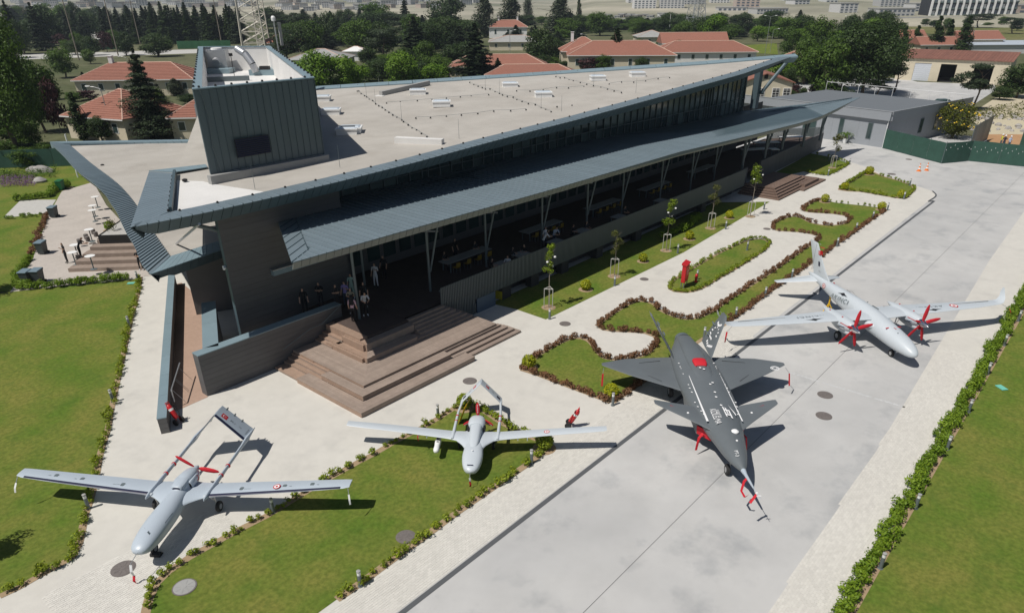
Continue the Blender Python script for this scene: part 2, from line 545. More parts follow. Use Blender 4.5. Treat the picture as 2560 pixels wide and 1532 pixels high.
bed_ne = SL(6, [(1030, 5), (1150, 25), (1300, 40), (1450, 60)])
bb, bf, bs = smooth_line(bed_back, .4), smooth_line(bed_front, .5), smooth_line(bed_sw, .5)
bed_lawn = bb + smooth_line(bed_ne, .5) + bf + bs[1:-1]
struct('lawn', MB().sheet(bed_lawn, .012), M['grass'])
for l_ in (bb, bf, bs):
    struct('soil_strip', strip(l_, .26, .016), M['soil'])
isl = [(a * 1.03226, b * 1.03226) for a, b in [(1622, 700), (1630, 680), (1670, 655), (1720, 625), (1775, 597), (1815, 582), (1848, 580), (1862, 589), (1852, 605), (1800, 640), (1745, 672), (1692, 702), (1650, 708)]]
isl_s = smooth_line([P(*p) for p in isl], .4, True)
struct('lawn', MB().sheet(isl_s, .012), M['grass'])
struct('soil_strip', strip(isl_s, .24, .016, True), M['soil'])
# strip by the terrace, bed by the far steps, last bed
struct('lawn', MB().sheet([S('A1', 1320, 1478), S('A1', 975, 1360), (33.4, 31.2), (68.5, 31.8), S(3, 640, 1440), S(5, 2450, 375)], .012), M['grass'])
b3 = [S(3, 880, 1225), S(3, 1060, 1255), S(3, 1215, 1172), S(3, 1090, 1125), S(3, 930, 1095), (92.5, 33.0), (79, 32.1)]
struct('lawn', MB().sheet(b3, .012), M['grass'])
far_bed = SL(3, [(1135, 1355), (1240, 1285), (1345, 1225), (1450, 1260), (1560, 1290), (1660, 1330), (1672, 1350), (1640, 1385), (1590, 1418), (1440, 1395), (1280, 1368)])
struct('lawn', MB().sheet(smooth_line(far_bed, .8, True), .012), M['grass'])
struct('soil_strip', strip(smooth_line(far_bed, .8, True), .3, .016, True), M['soil'])
struct('lawn', MB().sheet([(-40, -60), (260, -60), (130, 2.35), (60, 2.5), (-40, 2.4)], .012), M['grass'])
struct('soil_strip', strip([(-20, 2.5), (60, 2.62), (130, 2.75)], .34, .016), M['soil'])
pavers('paving_blocks', 15.5, 46, lambda x: 2.85, lambda x: min(4.62 + max(0, x - 14) * .018, 5.1))
pavers('paving_blocks', 8.5, 40, lambda x: 14.66, lambda x: 16.52)
lw = bpy.data.objects
def _in_walk(x, y, hl=left_hedge_s, tl=tb_ls):
    # between the left hedge and the middle lawn
    xl = min(hl, key=lambda p: abs(p[1] - y))[0] if y > 21 else -9
    xr = min(tl, key=lambda p: abs(p[1] - y))[0] if y > tl[0][1] else tl[0][0]
    return xl + .3 < x < xr - .3
pavers('paving_blocks', -6, 9, lambda x: 17.2, lambda x: 25, inside=_in_walk)

def manhole(u, v, r=.36, lab='', light=False, z=.012):
    x, y = P(u, v)
    t = thing('manhole_cover', lab, 'manhole cover', (x, y, z), 0, 'manhole covers')
    MB().lathe([(r * 1.12, 0), (r * 1.12, .012), (r * 1.02, .014)], n=24).build('frame', M['cover'], t)
    b = MB().lathe([(r, .002), (r, .02), (r * .93, .024)], n=24)
    for i in range(8):
        a = i * math.pi / 4
        b.obox(math.cos(a) * r * .6, math.sin(a) * r * .6, .027, r * .5, .03, .008, a)
    b.lathe([(r * .22, .02), (r * .22, .031)], n=10)
    b.build('lid', M['cover'] if not light else M['greyroof'], t)
    return t
for k, x, y, r, lab, li in [
        (8, 405, 1015, .36, 'round iron manhole cover set in the front lawn near the apron', 0), (7, 850, 1160, .40, 'round manhole cover under the pitot tube of the left drone', 0),
        (7, 1272, 1288, .39, 'plain grey manhole cover in the lawn corner by the curved hedge', 1), (8, 800, 55, .36, 'round manhole cover on the paving behind the white middle drone', 0),
        (6, 1035, 1390, .36, 'manhole cover on the apron between fighter wing and twin propeller drone', 0), (9, 1003, 110, .36, 'manhole cover on the apron beside the fighter canard tip', 0),
        (5, 1605, 883, .34, 'manhole cover on the walk between steps and brown hedge', 0), (5, 2170, 565, .30, 'reddish manhole cover on the walk near the red cabinet', 0),
        (6, 620, 207, .30, 'manhole cover at the outer tip of the brown keyhole hedge', 0), (6, 930, 135, .28, 'manhole cover inside the small keyhole paving', 0),
        (3, 1510, 1243, .42, 'manhole cover on the road beside the last garden bed', 0), (3, 1632, 1138, .34, 'farthest manhole cover on the concrete before the green screen', 0)]:
    u, v = SH[k][0] + x * SH[k][2], SH[k][1] + y * SH[k][2]
    manhole(u, v, r, lab, li, .018 if li or 'lawn' in lab else .006)
wl = MB()
a_, b_ = S(6, 775, 1232), S(9, 1615, 68)
for off, wd in ((0, .09), (.12, .04)):
    d = Vector((b_[0] - a_[0], b_[1] - a_[1])).normalized()
    for i in range(14):
        t0, t1 = i / 14, (i + (.95 if i % 3 else .7)) / 14
        p = [(a_[0] + (b_[0] - a_[0]) * t, a_[1] + (b_[1] - a_[1]) * t) for t in (t0, t1)]
        n = (-d.y, d.x)
        wl.add([(p[0][0] + n[0] * off, p[0][1] + n[1] * off, .004), (p[1][0] + n[0] * off, p[1][1] + n[1] * off, .004), (p[1][0] + n[0] * (off + wd), p[1][1] + n[1] * (off + wd), .004), (p[0][0] + n[0] * (off + wd), p[0][1] + n[1] * (off + wd), .004)], [(0, 3, 2, 1)])
struct('painted_line', wl, mat('wornpaint', (.62, .63, .63), .8, var=.5, vscale=6))
# ------------------------------------------------------------------ the main building
BL = thing('pavilion_building', 'long dark pavilion with sweeping metal roofs, glazed strip and wooden corner steps', 'building')
lerp = lambda a, b, t: tuple(a[i] + (b[i] - a[i]) * t for i in range(len(a)))
itp = lambda x, T: float(np.interp(x, [t[0] for t in T], [t[1] for t in T]))
ZR = [(12.5, 9.53), (16.3, 9.45), (20, 9.47), (24.5, 9.53), (30.3, 9.67), (38.15, 9.97), (48, 10.25), (60.8, 10.75), (77.9, 11.45), (91.6, 12.44)]
ZC = [(17.8, 7.43), (27.3, 7.31), (37.9, 7.15), (56.7, 7.02), (71, 6.5), (84, 6.12), (90.6, 6.05), (104.4, 6.87)]
zr = lambda x: itp(x, ZR)
zc = lambda x: itp(x, ZC)
YF, YC, YG, YW = 34.8, 30.1, 39.3, 37.0
cnt = [0]
def part(b, name, m, parent=None, smooth=False, **kw):
    return b.build(name, m, parent or BL, smooth, **kw)

# main mass below the roofs
body = [(17.9, YW + .25), (25.9, YW + .25), (25.9, YG + .25), (89.5, YG + .25), (81, 41.5), (70, 52), (55, 62.5), (47, 69), (43.6, 71.5), (36.5, 75.5)]
part(MB().prism(body, 0, [zr(x) - .6 for x, y in body]), 'core_wall', M['cladding'])
for k in range(25):
    z0 = .02 + k * .35
    part(MB().box(17.8, 25.95, YW + random.Random(k).uniform(0, .006), YW + .24, z0, z0 + .343), 'cladding_board', M['cladding'])
part(MB().box(17.79, 17.9, YW + .01, YW + .3, 0, 8.75), 'corner_trim', M['darkmetal'])
# ledge on the front wall
lg = part(MB().box(20.4, 26.1, YW - .32, YW - .002, 4.42, 4.74), 'wall_ledge', M['coping'])
part(MB().box(20.36, 26.1, YW - .35, YW - .002, 4.742, 4.78), 'ledge_cap', M['galv'], lg)
part(MB().obox(17.72, YW + .2, 5.6, .12, .2, .14).tube((17.72, YW + .1, 5.6), (17.55, YW - .1, 5.6), .07), 'wall_lamp', M['white'])

# upper roof: deck, soffit, sheet-metal edge
back = [(91.6, 34.8), (83, 42), (72, 52.5), (56, 63.5), (47.8, 69.9), (43.8, 72.6)]
zb_ = [12.44, 11.85, 11.15, 10.6, 10.25, 10.1]
xs = [15.1] + [16 + 2.0 * k for k in range(38)]
deck_front = [(x, YF + 1.12) for x in xs]
deck = deck_front + back[1:] + [(38.6, 76.8), (19.3, 44.3)]
dz = [zr(x) - .06 for x, y in deck_front] + [z - .1 for z in zb_[1:]] + [10.0, 9.45]
b = MB()
m_ = 24
fr = [lerp((15.1, YF + 1.12, zr(15.1) - .06), (90.6, YF + 1.0, zr(90.6) - .06), t / m_) for t in range(m_ + 1)]
fr = [(x, y, zr(x) - .06) for x, y, z in fr]
bk_pts = [(19.3, 44.3, 9.42), (38.6, 76.8, 9.95), (43.8, 72.4, 10.02), (47.8, 69.7, 10.15), (56, 63.3, 10.5), (72, 52.3, 11.05), (83, 41.8, 11.75), (90.6, 35.85, 12.3)]
cum = [0]
for a, c in zip(bk_pts, bk_pts[1:]):
    cum.append(cum[-1] + math.dist(a, c))
bkr = []
for t in range(m_ + 1):
    s_ = cum[-1] * t / m_
    bkr.append(tuple(float(np.interp(s_, cum, [p[i] for p in bk_pts])) for i in range(3)))
nr = 8
grid = [[lerp(fr[i], bkr[i], j / nr) for j in range(nr + 1)] for i in range(m_ + 1)]
b.add([p for r in grid for p in r], [(i * (nr + 1) + j, (i + 1) * (nr + 1) + j, (i + 1) * (nr + 1) + j + 1, i * (nr + 1) + j + 1) for i in range(m_) for j in range(nr)])
part(b, 'roof_deck', M['membrane'], smooth='all')
b = MB()
low = [[(p[0], p[1], p[2] - .62) for p in r] for r in grid]
low = [[(r[0][0] - .3, YF + .58, zr(r[0][0]) - .69)] + r for r in low]
low.insert(0, [lerp((13.6, YF + .6, 8.84), (18.9, 46.0, 8.85), j / (nr + 1)) for j in range(nr + 2)])
b.add([p for r in low for p in r], [(i * (nr + 2) + j + 1, (i + 1) * (nr + 2) + j + 1, (i + 1) * (nr + 2) + j, i * (nr + 2) + j) for i in range(m_ + 1) for j in range(nr + 1)])
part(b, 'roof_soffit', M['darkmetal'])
x = 12.75
sp = .56
while x < 91.2:
    x1 = min(x + sp - .035, 91.5)
    w0 = min(1.12, max(.02, (x - 12.5) * .45)) if x < 15 else min(1.12, (91.7 - x) * .5)
    w1 = min(1.12, max(.02, (x1 - 12.5) * .45)) if x < 15 else min(1.12, (91.7 - x1) * .5)
    za, zb = zr(x), zr(x1)
    part(MB().hexa([(x, YF, za - .03), (x1, YF, zb - .03), (x1, YF + w1, zb + .06), (x, YF + w0, za + .06), (x, YF, za), (x1, YF, zb), (x1, YF + w1, zb + .09), (x, YF + w0, za + .09)])
         .box(x - .033, x - .003, YF + .01, YF + max(.05, w0), za + .0, za + .075), 'eave_panel', M['roofmetal'])
    d0 = .70 if x > 13.6 else .70 * (x - 12.5) / 1.1 + .02
    d1 = .70 if x1 > 13.6 else .70 * (x1 - 12.5) / 1.1
    if x > 84:
        d0, d1 = .70 * (91.8 - x) / 7.8, .70 * (91.8 - x1) / 7.8
    part(MB().hexa([(x, YF + .56 * d0 / .7, za - d0), (x1, YF + .56 * d1 / .7, zb - d1), (x1, YF + .05 + .56 * d1 / .7, zb - d1), (x, YF + .05 + .56 * d0 / .7, za - d0),
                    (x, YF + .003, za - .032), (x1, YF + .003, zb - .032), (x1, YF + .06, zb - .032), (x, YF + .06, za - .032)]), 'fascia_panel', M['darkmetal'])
    x += sp
# left slanting edge
o0, o1, i0, i1 = (12.5, 34.82, 9.53), (18.65, 46.4, 9.5), (15.0, 35.95, 9.6), (19.3, 44.3, 9.58)
N = 27
for k in range(N):
    t0, t1 = k / N, (k + .91) / N
    a, c, d, e = lerp(o0, o1, t0), lerp(o0, o1, t1), lerp(i0, i1, t1), lerp(i0, i1, t0)
    dn = lambda p, q=.04: (p[0], p[1], p[2] - q)
    part(MB().hexa([dn(a), dn(e), dn(d), dn(c), a, e, d, c]), 'edge_panel', M['roofmetal'])
    part(MB().hexa([(a[0] + .5, a[1] + .2, a[2] - .68), (a[0] + .55, a[1] + .2, a[2] - .68), (c[0] + .55, c[1] + .2, c[2] - .68), (c[0] + .5, c[1] + .2, c[2] - .68),
                    dn(a, .045), dn((a[0] + .06, a[1], a[2]), .045), dn((c[0] + .06, c[1], c[2]), .045), dn(c, .045)]), 'edge_fascia_panel', M['darkmetal'])
part(MB().hexa([(14.95, 36.0, 9.45), (15.1, 35.95, 9.45), (19.4, 44.3, 9.45), (19.25, 44.35, 9.45), (14.95, 36.0, 9.78), (15.1, 35.95, 9.78), (19.4, 44.3, 9.78), (19.25, 44.35, 9.78)]), 'roof_kerb', M['darkmetal'])
for k in range(6):
    a, c = lerp((18.65, 46.4, 9.55), (21.9, 45.4, 9.55), k / 6), lerp((18.65, 46.4, 9.55), (21.9, 45.4, 9.55), (k + .95) / 6)
    d, e = lerp((19.35, 44.4, 9.62), (21.4, 44.2, 9.62), (k + .95) / 6), lerp((19.35, 44.4, 9.62), (21.4, 44.2, 9.62), k / 6)
    part(MB().hexa([(p[0], p[1], p[2] - .05) for p in (a, e, d, c)] + [a, e, d, c]), 'edge_panel', M['coping'])
# loose white sheet near the left corner of the roof
part(MB().prism([(15.4, 36.15), (20.6, 36.1), (19.7, 40.1), (19.6, 41.5), (18.7, 42.9)], 9.3, 9.44), 'membrane_sheet', M['membranewhite'])
# back edge coping, panel by panel
for (a, c), za, zz in zip(zip(back, back[1:]), zb_, zb_[1:]):
    n = max(1, int(math.dist(a, c) / 2.6))
    for k in range(n):
        p, q = lerp(a, c, k / n), lerp(a, c, (k + .985) / n)
        z0, z1 = za + (zz - za) * k / n, za + (zz - za) * (k + .985) / n
        dx, dy = q[0] - p[0], q[1] - p[1]
        l_ = math.hypot(dx, dy)
        nx, ny = dy / l_ * .8, -dx / l_ * .8
        if nx + ny > 0: nx, ny = -nx, -ny
        part(MB().hexa([(p[0] + nx, p[1] + ny, z0 - .18), (q[0] + nx, q[1] + ny, z1 - .18), (q[0], q[1], z1 - .75), (p[0], p[1], z0 - .75),
                        (p[0] + nx, p[1] + ny, z0 - .02), (q[0] + nx, q[1] + ny, z1 - .02), (q[0], q[1], z1 + .2), (p[0], p[1], z0 + .2)]), 'back_coping_panel', M['coping'])

# roof fittings
def on_roof(k, x, y):
    z = 10.0
    for _ in range(5):
        p = S(k, x, y, z)
        z = zr(min(91, p[0] if p[1] < 38 else 10 + (p[0] + p[1] - 45) * .93)) - .06
        # height read from the deck grid
        best = min((abs(q[0] - p[0]) + abs(q[1] - p[1]), q[2]) for r in grid for q in r)
        z = best[1]
    return (p[0], p[1], z)
anch = MB().lathe([(.065, 0), (.075, .04), (.055, .10), (.02, .115)], n=8).mesh('cable_anchor', M['black'])
def anchor(p):
    link('cable_anchor', anch, BL, p)
def anchors(k, pts, cable=True):
    q = [on_roof(k, *p) for p in pts]
    for p in q:
        anchor(p)
    if cable:
        part(MB().path([(a, c, z + .14) for a, c, z in q], .012, 4), 'lightning_cable', M['steel'])
anchors('B8', [(160, 238), (180, 250), (205, 271), (246, 293), (272, 316), (302, 338), (344, 362), (378, 390), (415, 413), (456, 440), (492, 464), (536, 492), (582, 522), (631, 553), (690, 584), (710, 604), (766, 640), (811, 668), (866, 704), (924, 745), (989, 784), (1045, 823)])
anchors('B8', [(1500, 147), (1548, 161), (1599, 181), (1648, 196), (1686, 212), (1741, 228), (1801, 247), (1853, 267), (1890, 283), (1947, 301), (2017, 326), (2061, 341), (2123, 363), (2198, 388), (2280, 415), (2350, 441), (2404, 459), (2470, 486)])
anchors(2, [(1540, 552), (1570, 560), (1602, 568), (1634, 576), (1664, 583), (1714, 595), (1760, 607), (1808, 618), (1860, 630), (1908, 643), (1955, 655), (2008, 666)])
anchors('B8', [(508, 382), (672, 368), (875, 352), (1050, 339), (1222, 323), (1388, 308), (1517, 298), (1725, 280)])
anchors('B8', [(858, 572), (1032, 555), (1222, 540), (1400, 523), (1595, 507), (1786, 490), (1987, 473), (2170, 460)])
anchors(2, [(1260, 663), (1355, 656), (1450, 648), (1545, 640), (1630, 633), (1740, 624)])
anchors(2, [(1920, 606), (2008, 600), (2095, 592), (2180, 584), (2268, 576), (2350, 569)])
anchors(2, [(1548, 767), (1655, 758)], False)
for k in range(36):
    xx = 15.4 + k * 2.05
    anchor((xx, YF + 1.0, zr(xx) + .06))
for k in range(9):
    t = k / 9
    p = lerp(i0, i1, t)
    anchor((p[0] - .1, p[1], p[2]))
for k in range(26):
    s_ = cum[3] + (cum[-1] - cum[3]) * k / 26
    anchor(tuple(float(np.interp(s_, cum, [p[i] for p in bk_pts])) + (0, -.2, .12)[i] for i in range(3)))
for k, x, y in (('B8', 690, 584), ('B8', 272, 316), ('B8', 378, 390), ('B8', 1686, 212), ('B8', 1853, 267), ('B8', 2350, 441), ('B8', 1372, 798), (2, 1580, 800), (2, 2110, 665), (2, 1808, 618), (1, 1820, 1350), (2, 0, 1195)):
    p = on_roof(k, x, y)
    part(MB().tube(p, (p[0], p[1], p[2] + 1.35), .014, .008, 5), 'lightning_rod', M['steel'])
for k, x, y, s_ in ((2, 557, 672, 1), (2, 725, 757, 1), (2, 1213, 623, 1), (2, 1450, 692, 1), (2, 1838, 573, 1), (2, 2120, 547, 1), (2, 75, 948, 1.1), (1, 2300, 720, 1), (1, 2365, 815, 1), (1, 2480, 955, 1)):
    px, py, pz = on_roof(k, x, y)
    rz = rad(-44)
    f = part(MB().obox(0, 0, .16, 1.55, 1.25, .36).obox(0, 0, .40, 1.66, 1.34, .10), 'skylight', M['white'])
    f.location, f.rotation_euler = (px, py, pz), (0, 0, rz)
    f.scale = (s_, s_, 1)
    part(MB().loft([[(-.72, -.56, .455), (.72, -.56, .455), (.72, .56, .455), (-.72, .56, .455)], [(-.6, -.45, .52), (.6, -.45, .52), (.6, .45, .52), (-.6, .45, .52)]], cap0=False), 'dome', mat('dome', (.62, .68, .74), .15, spec=.6) if 'dome' not in bpy.data.materials else bpy.data.materials['dome'], f)
def beam(a, c, wd, h, name, m, zoff=0):
    dx, dy = c[0] - a[0], c[1] - a[1]
    l_ = math.hypot(dx, dy)
    nx, ny = -dy / l_ * wd / 2, dx / l_ * wd / 2
    q = []
    for dz in (zoff, zoff + h):
        q += [(a[0] - nx, a[1] - ny, a[2] + dz), (c[0] - nx, c[1] - ny, c[2] + dz), (c[0] + nx, c[1] + ny, c[2] + dz), (a[0] + nx, a[1] + ny, a[2] + dz)]
    return part(MB().hexa(q), name, m)
beam(on_roof('B8', 440, 288), on_roof('B8', 1010, 155), .42, .42, 'roof_duct', M['greyroof'])
part(MB().obox(*on_roof('B8', 430, 290), .9, .9, .12, .5), 'duct_base', M['membranewhite'])
beam(on_roof('B8', 620, 845), on_roof('B8', 1180, 850), .55, .4, 'wrapped_pipe', M['membranewhite'])
for k, x, y in (('A7', 1205, 925), ('A7', 1248, 1110), ('A8', 1415, 440), ('A8', 610, 290)):
    p = S(k, x, y, 9.5 if x != 610 else 5.5)
    part(MB().lathe([(.16, 0), (.16, .1), (.05, .14)], p[0], p[1], 8), 'roof_drain', M['membranewhite' if k == 'A7' else 'black']).location = (0, 0, 9.5 if x != 610 else 5.5)

# tower on the roof
T0, T1, T2, T3, TZ = (19.75, 40.6), (27.6, 40.45), (43.6, 71.0), (38.7, 76.4), 14.5
tw = [T0, T1, T2, T3]
def inset(poly, d):
    n = len(poly)
    out = []
    for i in range(n):
        p0, p1, p2 = Vector(poly[i - 1]), Vector(poly[i]), Vector(poly[(i + 1) % n])
        e0, e1 = (p1 - p0).normalized(), (p2 - p1).normalized()
        n0, n1 = Vector((-e0.y, e0.x)), Vector((-e1.y, e1.x))
        q = (n0 + n1) / (1 + n0.dot(n1))
        out.append(tuple(p1 + q * d))
    return out
tin = inset(tw, .5)
def wall_ring(outer, inner, z0, z1, name, m):
    n = len(outer)
    for i in range(n):
        j = (i + 1) % n
        part(MB().hexa([(*outer[i], z0), (*outer[j], z0), (*inner[j], z0), (*inner[i], z0), (*outer[i], z1), (*outer[j], z1), (*inner[j], z1), (*inner[i], z1)]), name, m)
wall_ring(inset(tw, .09), inset(tw, .40), 9.3, TZ - .02, 'tower_wall', M['membranewhite'])
wall_ring(inset(tw, -.04), inset(tw, .47), TZ, TZ + .07, 'tower_coping', M['coping'])
part(MB().prism(inset(tw, .42), 9.3, 12.3), 'tower_floor', M['membranewhite'])
part(MB().hexa([(19.5, 40.2, 9.3), (27.7, 40.05, 9.3), (27.7, 40.5, 9.3), (19.5, 40.6, 9.3), (19.5, 40.2, 9.92), (27.7, 40.05, 9.92), (27.7, 40.5, 9.92), (19.5, 40.6, 9.92)]), 'tower_kerb', M['greyroof'])
NP = 17
for k in range(NP):
    a, c = lerp(T0, T1, k / NP), lerp(T0, T1, (k + .94) / NP)
    rib = lerp(T0, T1, (k + .97) / NP)
    part(MB().hexa([(*a, 9.95), (*c, 9.95), (c[0], c[1] + .1, 9.95), (a[0], a[1] + .1, 9.95), (*a, TZ - .03), (*c, TZ - .03), (c[0], c[1] + .1, TZ - .03), (a[0], a[1] + .1, TZ - .03)])
         .box(rib[0] - .016, rib[0] + .016, rib[1] - .045, rib[1] + .08, 9.95, TZ - .03), 'tower_panel', M['towermetal'])
for (A, B_) in ((T3, T0), (T1, T2)):
    n = 60
    for k in range(n):
        a, c = lerp(A, B_, k / n), lerp(A, B_, (k + .95) / n)
        d = Vector((c[0] - a[0], c[1] - a[1])).normalized()
        nx, ny = -d.y * .09, d.x * .09
        part(MB().hexa([(*a, 9.4), (*c, 9.4), (c[0] + nx, c[1] + ny, 9.4), (a[0] + nx, a[1] + ny, 9.4), (*a, TZ - .03), (*c, TZ - .03), (c[0] + nx, c[1] + ny, TZ - .03), (a[0] + nx, a[1] + ny, TZ - .03)]), 'tower_side_panel', M['towermetal'])
lv = part(MB().box(21.5, 23.75, 40.38, 40.42, 10.62, 11.66), 'louvre_vent', M['black'])
for k in range(9):
    part(MB().hexa([(21.52, 40.34, 10.66 + k * .11), (23.73, 40.34, 10.66 + k * .11), (23.73, 40.38, 10.72 + k * .11), (21.52, 40.38, 10.72 + k * .11),
                    (21.52, 40.34, 10.675 + k * .11), (23.73, 40.34, 10.675 + k * .11), (23.73, 40.38, 10.735 + k * .11), (21.52, 40.38, 10.735 + k * .11)]), 'louvre', M['navy'], lv)
part(MB().path([(20.1, 40.52, TZ), (20.3, 40.52, 13), (20.15, 40.52, 11.4), (20.4, 40.52, 9.9)], .018, 5), 'tower_cable', M['steel'])
for k in range(16):
    t = (k + .3) / 16
    for A, B_ in ((T0, T3), (T1, T2)):
        p = lerp(A, B_, t * .9)
        q = lerp(p, (31.5, 58), .011)
        anchor((q[0], q[1], TZ + .07))
for k in range(8):
    p = lerp(T0, T1, (k + .5) / 8)
    anchor((p[0], p[1] + .25, TZ + .07))
# plant inside the tower parapet
def at_tower(x, y):
    return (*S('A7', x, y, 12.3), 12.3)
p = at_tower(285, 445)
part(MB().obox(p[0], p[1], 12.52, 2.6, 2.0, .4, rad(-45)), 'plant_plinth', M['coping'])
p = at_tower(300, 440)
ac = part(MB().obox(0, 0, .8, 1.9, 1.3, 1.6), 'air_handler', M['galv'])
ac.location, ac.rotation_euler = (p[0] + .4, p[1] + .8, 12.74), (0, 0, rad(-45))
part(MB().lathe([(.55, 1.6), (.55, 1.75), (.45, 1.78)], 0, 0, 16), 'fan_ring', M['white'], ac)
part(MB().tube((0, -.66, .55), (0, -1.1, .4), .42, .42, 14), 'duct_elbow', M['galv'], ac)
p = at_tower(620, 470)
dct = part(MB().path([(0, 0, .3), (-.1, .2, 1.0), (-.3, .9, 1.9), (-.4, 2.0, 2.3)], .34, 12), 'exhaust_duct', M['galv'])
dct.location = p
part(MB().obox(.9, -.2, .4, .9, .7, .8, rad(-45)), 'duct_box', M['black'], dct)
p = at_tower(800, 455)
part(MB().obox(p[0], p[1], 12.55, 4.6, 2.6, .5, rad(-45)), 'plant_cover', M['coping'])
p = at_tower(350, 520)
part(MB().obox(p[0], p[1], 12.5, 4.0, .35, .4, rad(-30)), 'plant_channel', M['steel'])
p = at_tower(420, 470)
part(MB().tube(p, (p[0], p[1], 14.1), .03, .03, 6).obox(p[0], p[1], 14.15, .3, .2, .25), 'floodlight', M['black'])
p = at_tower(850, 420)
ms = part(MB().path([(p[0], p[1], 12.3), (p[0] - .1, p[1], 16.9)], .07, 8), 'antenna_mast', M['galv'])
part(MB().lathe([(.05, 16.8), (.2, 16.85), (.22, 17.15), (.12, 17.3)], p[0] - .1, p[1], 12), 'antenna_pod', M['white'], ms)
part(MB().box(p[0] + .35, p[0] + .6, p[1] - .1, p[1] + .1, 14.6, 16.7), 'panel_antenna', M['greyroof'], ms)
coil = MB()
for k in range(4):
    coil.lathe([(.25, 12.7 + k * .16), (.29, 12.76 + k * .16), (.25, 12.82 + k * .16)], p[0], p[1], 10)
part(coil, 'cable_coil', M['black'], ms)
for k, (xa, ya, xb, yb) in enumerate(((1445, 137, 1600, 0), (1425, 237, 1590, 90), (1465, 298, 1610, 175))):
    a, c = S('A8', xa, ya, 5.5), S('A8', xb, yb, 7.4)
    part(MB().tube((*a, 5.5), (c[0], c[1], 7.4), .05, .05, 6), 'brace', M['galv'])

# lower roof on the left
LO = [(14.6, 39.6), (15.0, 41.6), (16.2, 45.3), (17.0, 48.2), (17.9, 51.2), (18.9, 54.4), (19.6, 57.1), (20.4, 60.0), (21.1, 63.3), (21.6, 66.1), (22.6, 72.0), (24.2, 79.2), (25.9, 87.7)]
LI = [(16.7, 41.6), (18.2, 46.9), (20.3, 54.0), (21.6, 58.8), (22.8, 64.1), (24.5, 73.5), (26.7, 84.4)]
def along(pts, n):
    cl = [0]
    for a, c in zip(pts, pts[1:]):
        cl.append(cl[-1] + math.dist(a, c))
    return [tuple(float(np.interp(cl[-1] * i / n, cl, [p[k] for p in pts])) for k in (0, 1)) for i in range(n + 1)]
NL = 88
lo, li = along(smooth_line(LO, .5), NL), along(smooth_line(LI, .5), NL)
ZL = 5.5
for k in range(NL):
    a, e = lo[k], li[k]
    c, d = lerp(lo[k], lo[k + 1], .89), lerp(li[k], li[k + 1], .89)
    part(MB().hexa([(*a, ZL - .05), (*e, ZL + .02), (*d, ZL + .02), (*c, ZL - .05), (*a, ZL), (*e, ZL + .08), (*d, ZL + .08), (*c, ZL)])
         .hexa([(*c, ZL), (*d, ZL + .08), lerp(d, li[k + 1], .9) + (ZL + .08,), lerp(c, lo[k + 1], .9) + (ZL,), (*c, ZL + .07), (*d, ZL + .15), lerp(d, li[k + 1], .7) + (ZL + .15,), lerp(c, lo[k + 1], .7) + (ZL + .07,)]), 'lower_edge_panel', M['roofmetal'])
    part(MB().hexa([(a[0] + .35, a[1] + .1, ZL - .6), (a[0] + .4, a[1] + .1, ZL - .6), (c[0] + .4, c[1] + .1, ZL - .6), (c[0] + .35, c[1] + .1, ZL - .6), (*a, ZL - .052), (a[0] + .05, a[1], ZL - .052), (c[0] + .05, c[1], ZL - .052), (*c, ZL - .052)]), 'lower_fascia_panel', M['darkmetal'])
low_deck = [p for p in li] + [(37.1, 75.2), (36.4, 74.6), (22.6, 46.8), (20.8, 42.2)]
part(MB().prism(low_deck, ZL - .45, ZL + .02), 'lower_roof_deck', M['membrane'])
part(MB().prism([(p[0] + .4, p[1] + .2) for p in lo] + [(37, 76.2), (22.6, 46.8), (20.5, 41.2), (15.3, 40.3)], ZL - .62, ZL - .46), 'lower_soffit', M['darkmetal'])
for k in range(18):
    a, c = lerp((25.9, 87.7), (37.1, 76.2), k / 18), lerp((25.9, 87.7), (37.1, 76.2), (k + .95) / 18)
    d, e = lerp((26.5, 85.6), (36.6, 74.9), (k + .95) / 18), lerp((26.5, 85.6), (36.6, 74.9), k / 18)
    part(MB().hexa([(*a, ZL - .5), (*e, ZL), (*d, ZL), (*c, ZL - .5), (*a, ZL + .2), (*e, ZL + .22), (*d, ZL + .22), (*c, ZL + .2)][:4] + [(*a, ZL + .2), (*e, ZL + .22), (*d, ZL + .22), (*c, ZL + .2)]), 'back_coping_panel', M['coping'])
for k in range(12):
    a, c = lerp((14.6, 39.58), (20.9, 40.85), k / 12), lerp((14.6, 39.58), (20.9, 40.85), (k + .96) / 12)
    d, e = lerp((16.7, 41.5), (21.0, 42.2), (k + .96) / 12), lerp((16.7, 41.5), (21.0, 42.2), k / 12)
    part(MB().hexa([(*a, ZL - .05), (*c, ZL - .05), (*d, ZL + .02), (*e, ZL + .02), (*a, ZL + .003), (*c, ZL + .003), (*d, ZL + .083), (*e, ZL + .083)]), 'lower_front_panel', M['coping'])
    s0, s1 = (min(1, k / 3), min(1, (k + .96) / 3))
    part(MB().hexa([(a[0], a[1] + .4 * s0, ZL - .06 - .62 * s0), (c[0], c[1] + .4 * s1, ZL - .06 - .62 * s1), (c[0], c[1] + .45, ZL - .06 - .62 * s1), (a[0], a[1] + .45, ZL - .06 - .62 * s0),
                    (*a, ZL - .052), (*c, ZL - .052), (c[0], c[1] + .06, ZL - .052), (a[0], a[1] + .06, ZL - .052)]), 'lower_front_fascia', M['darkmetal'])
for u0, v0, u1, v1 in ((650, 605, 920, 370),):
    a, c = S('A5', u0, v0, ZL), S('A5', u1, v1, 8.85)
    part(MB().tube((*a, ZL), (*c, 8.85), .07, .07, 8), 'strut', M['galv'])
a, c = (16.6, 38.4, 8.85), (18.2, 37.5, 8.0)
part(MB().tube((15.4, 37.3, 8.85), (18.0, 37.4, 7.6), .12, .12, 8), 'strut', M['steel'])
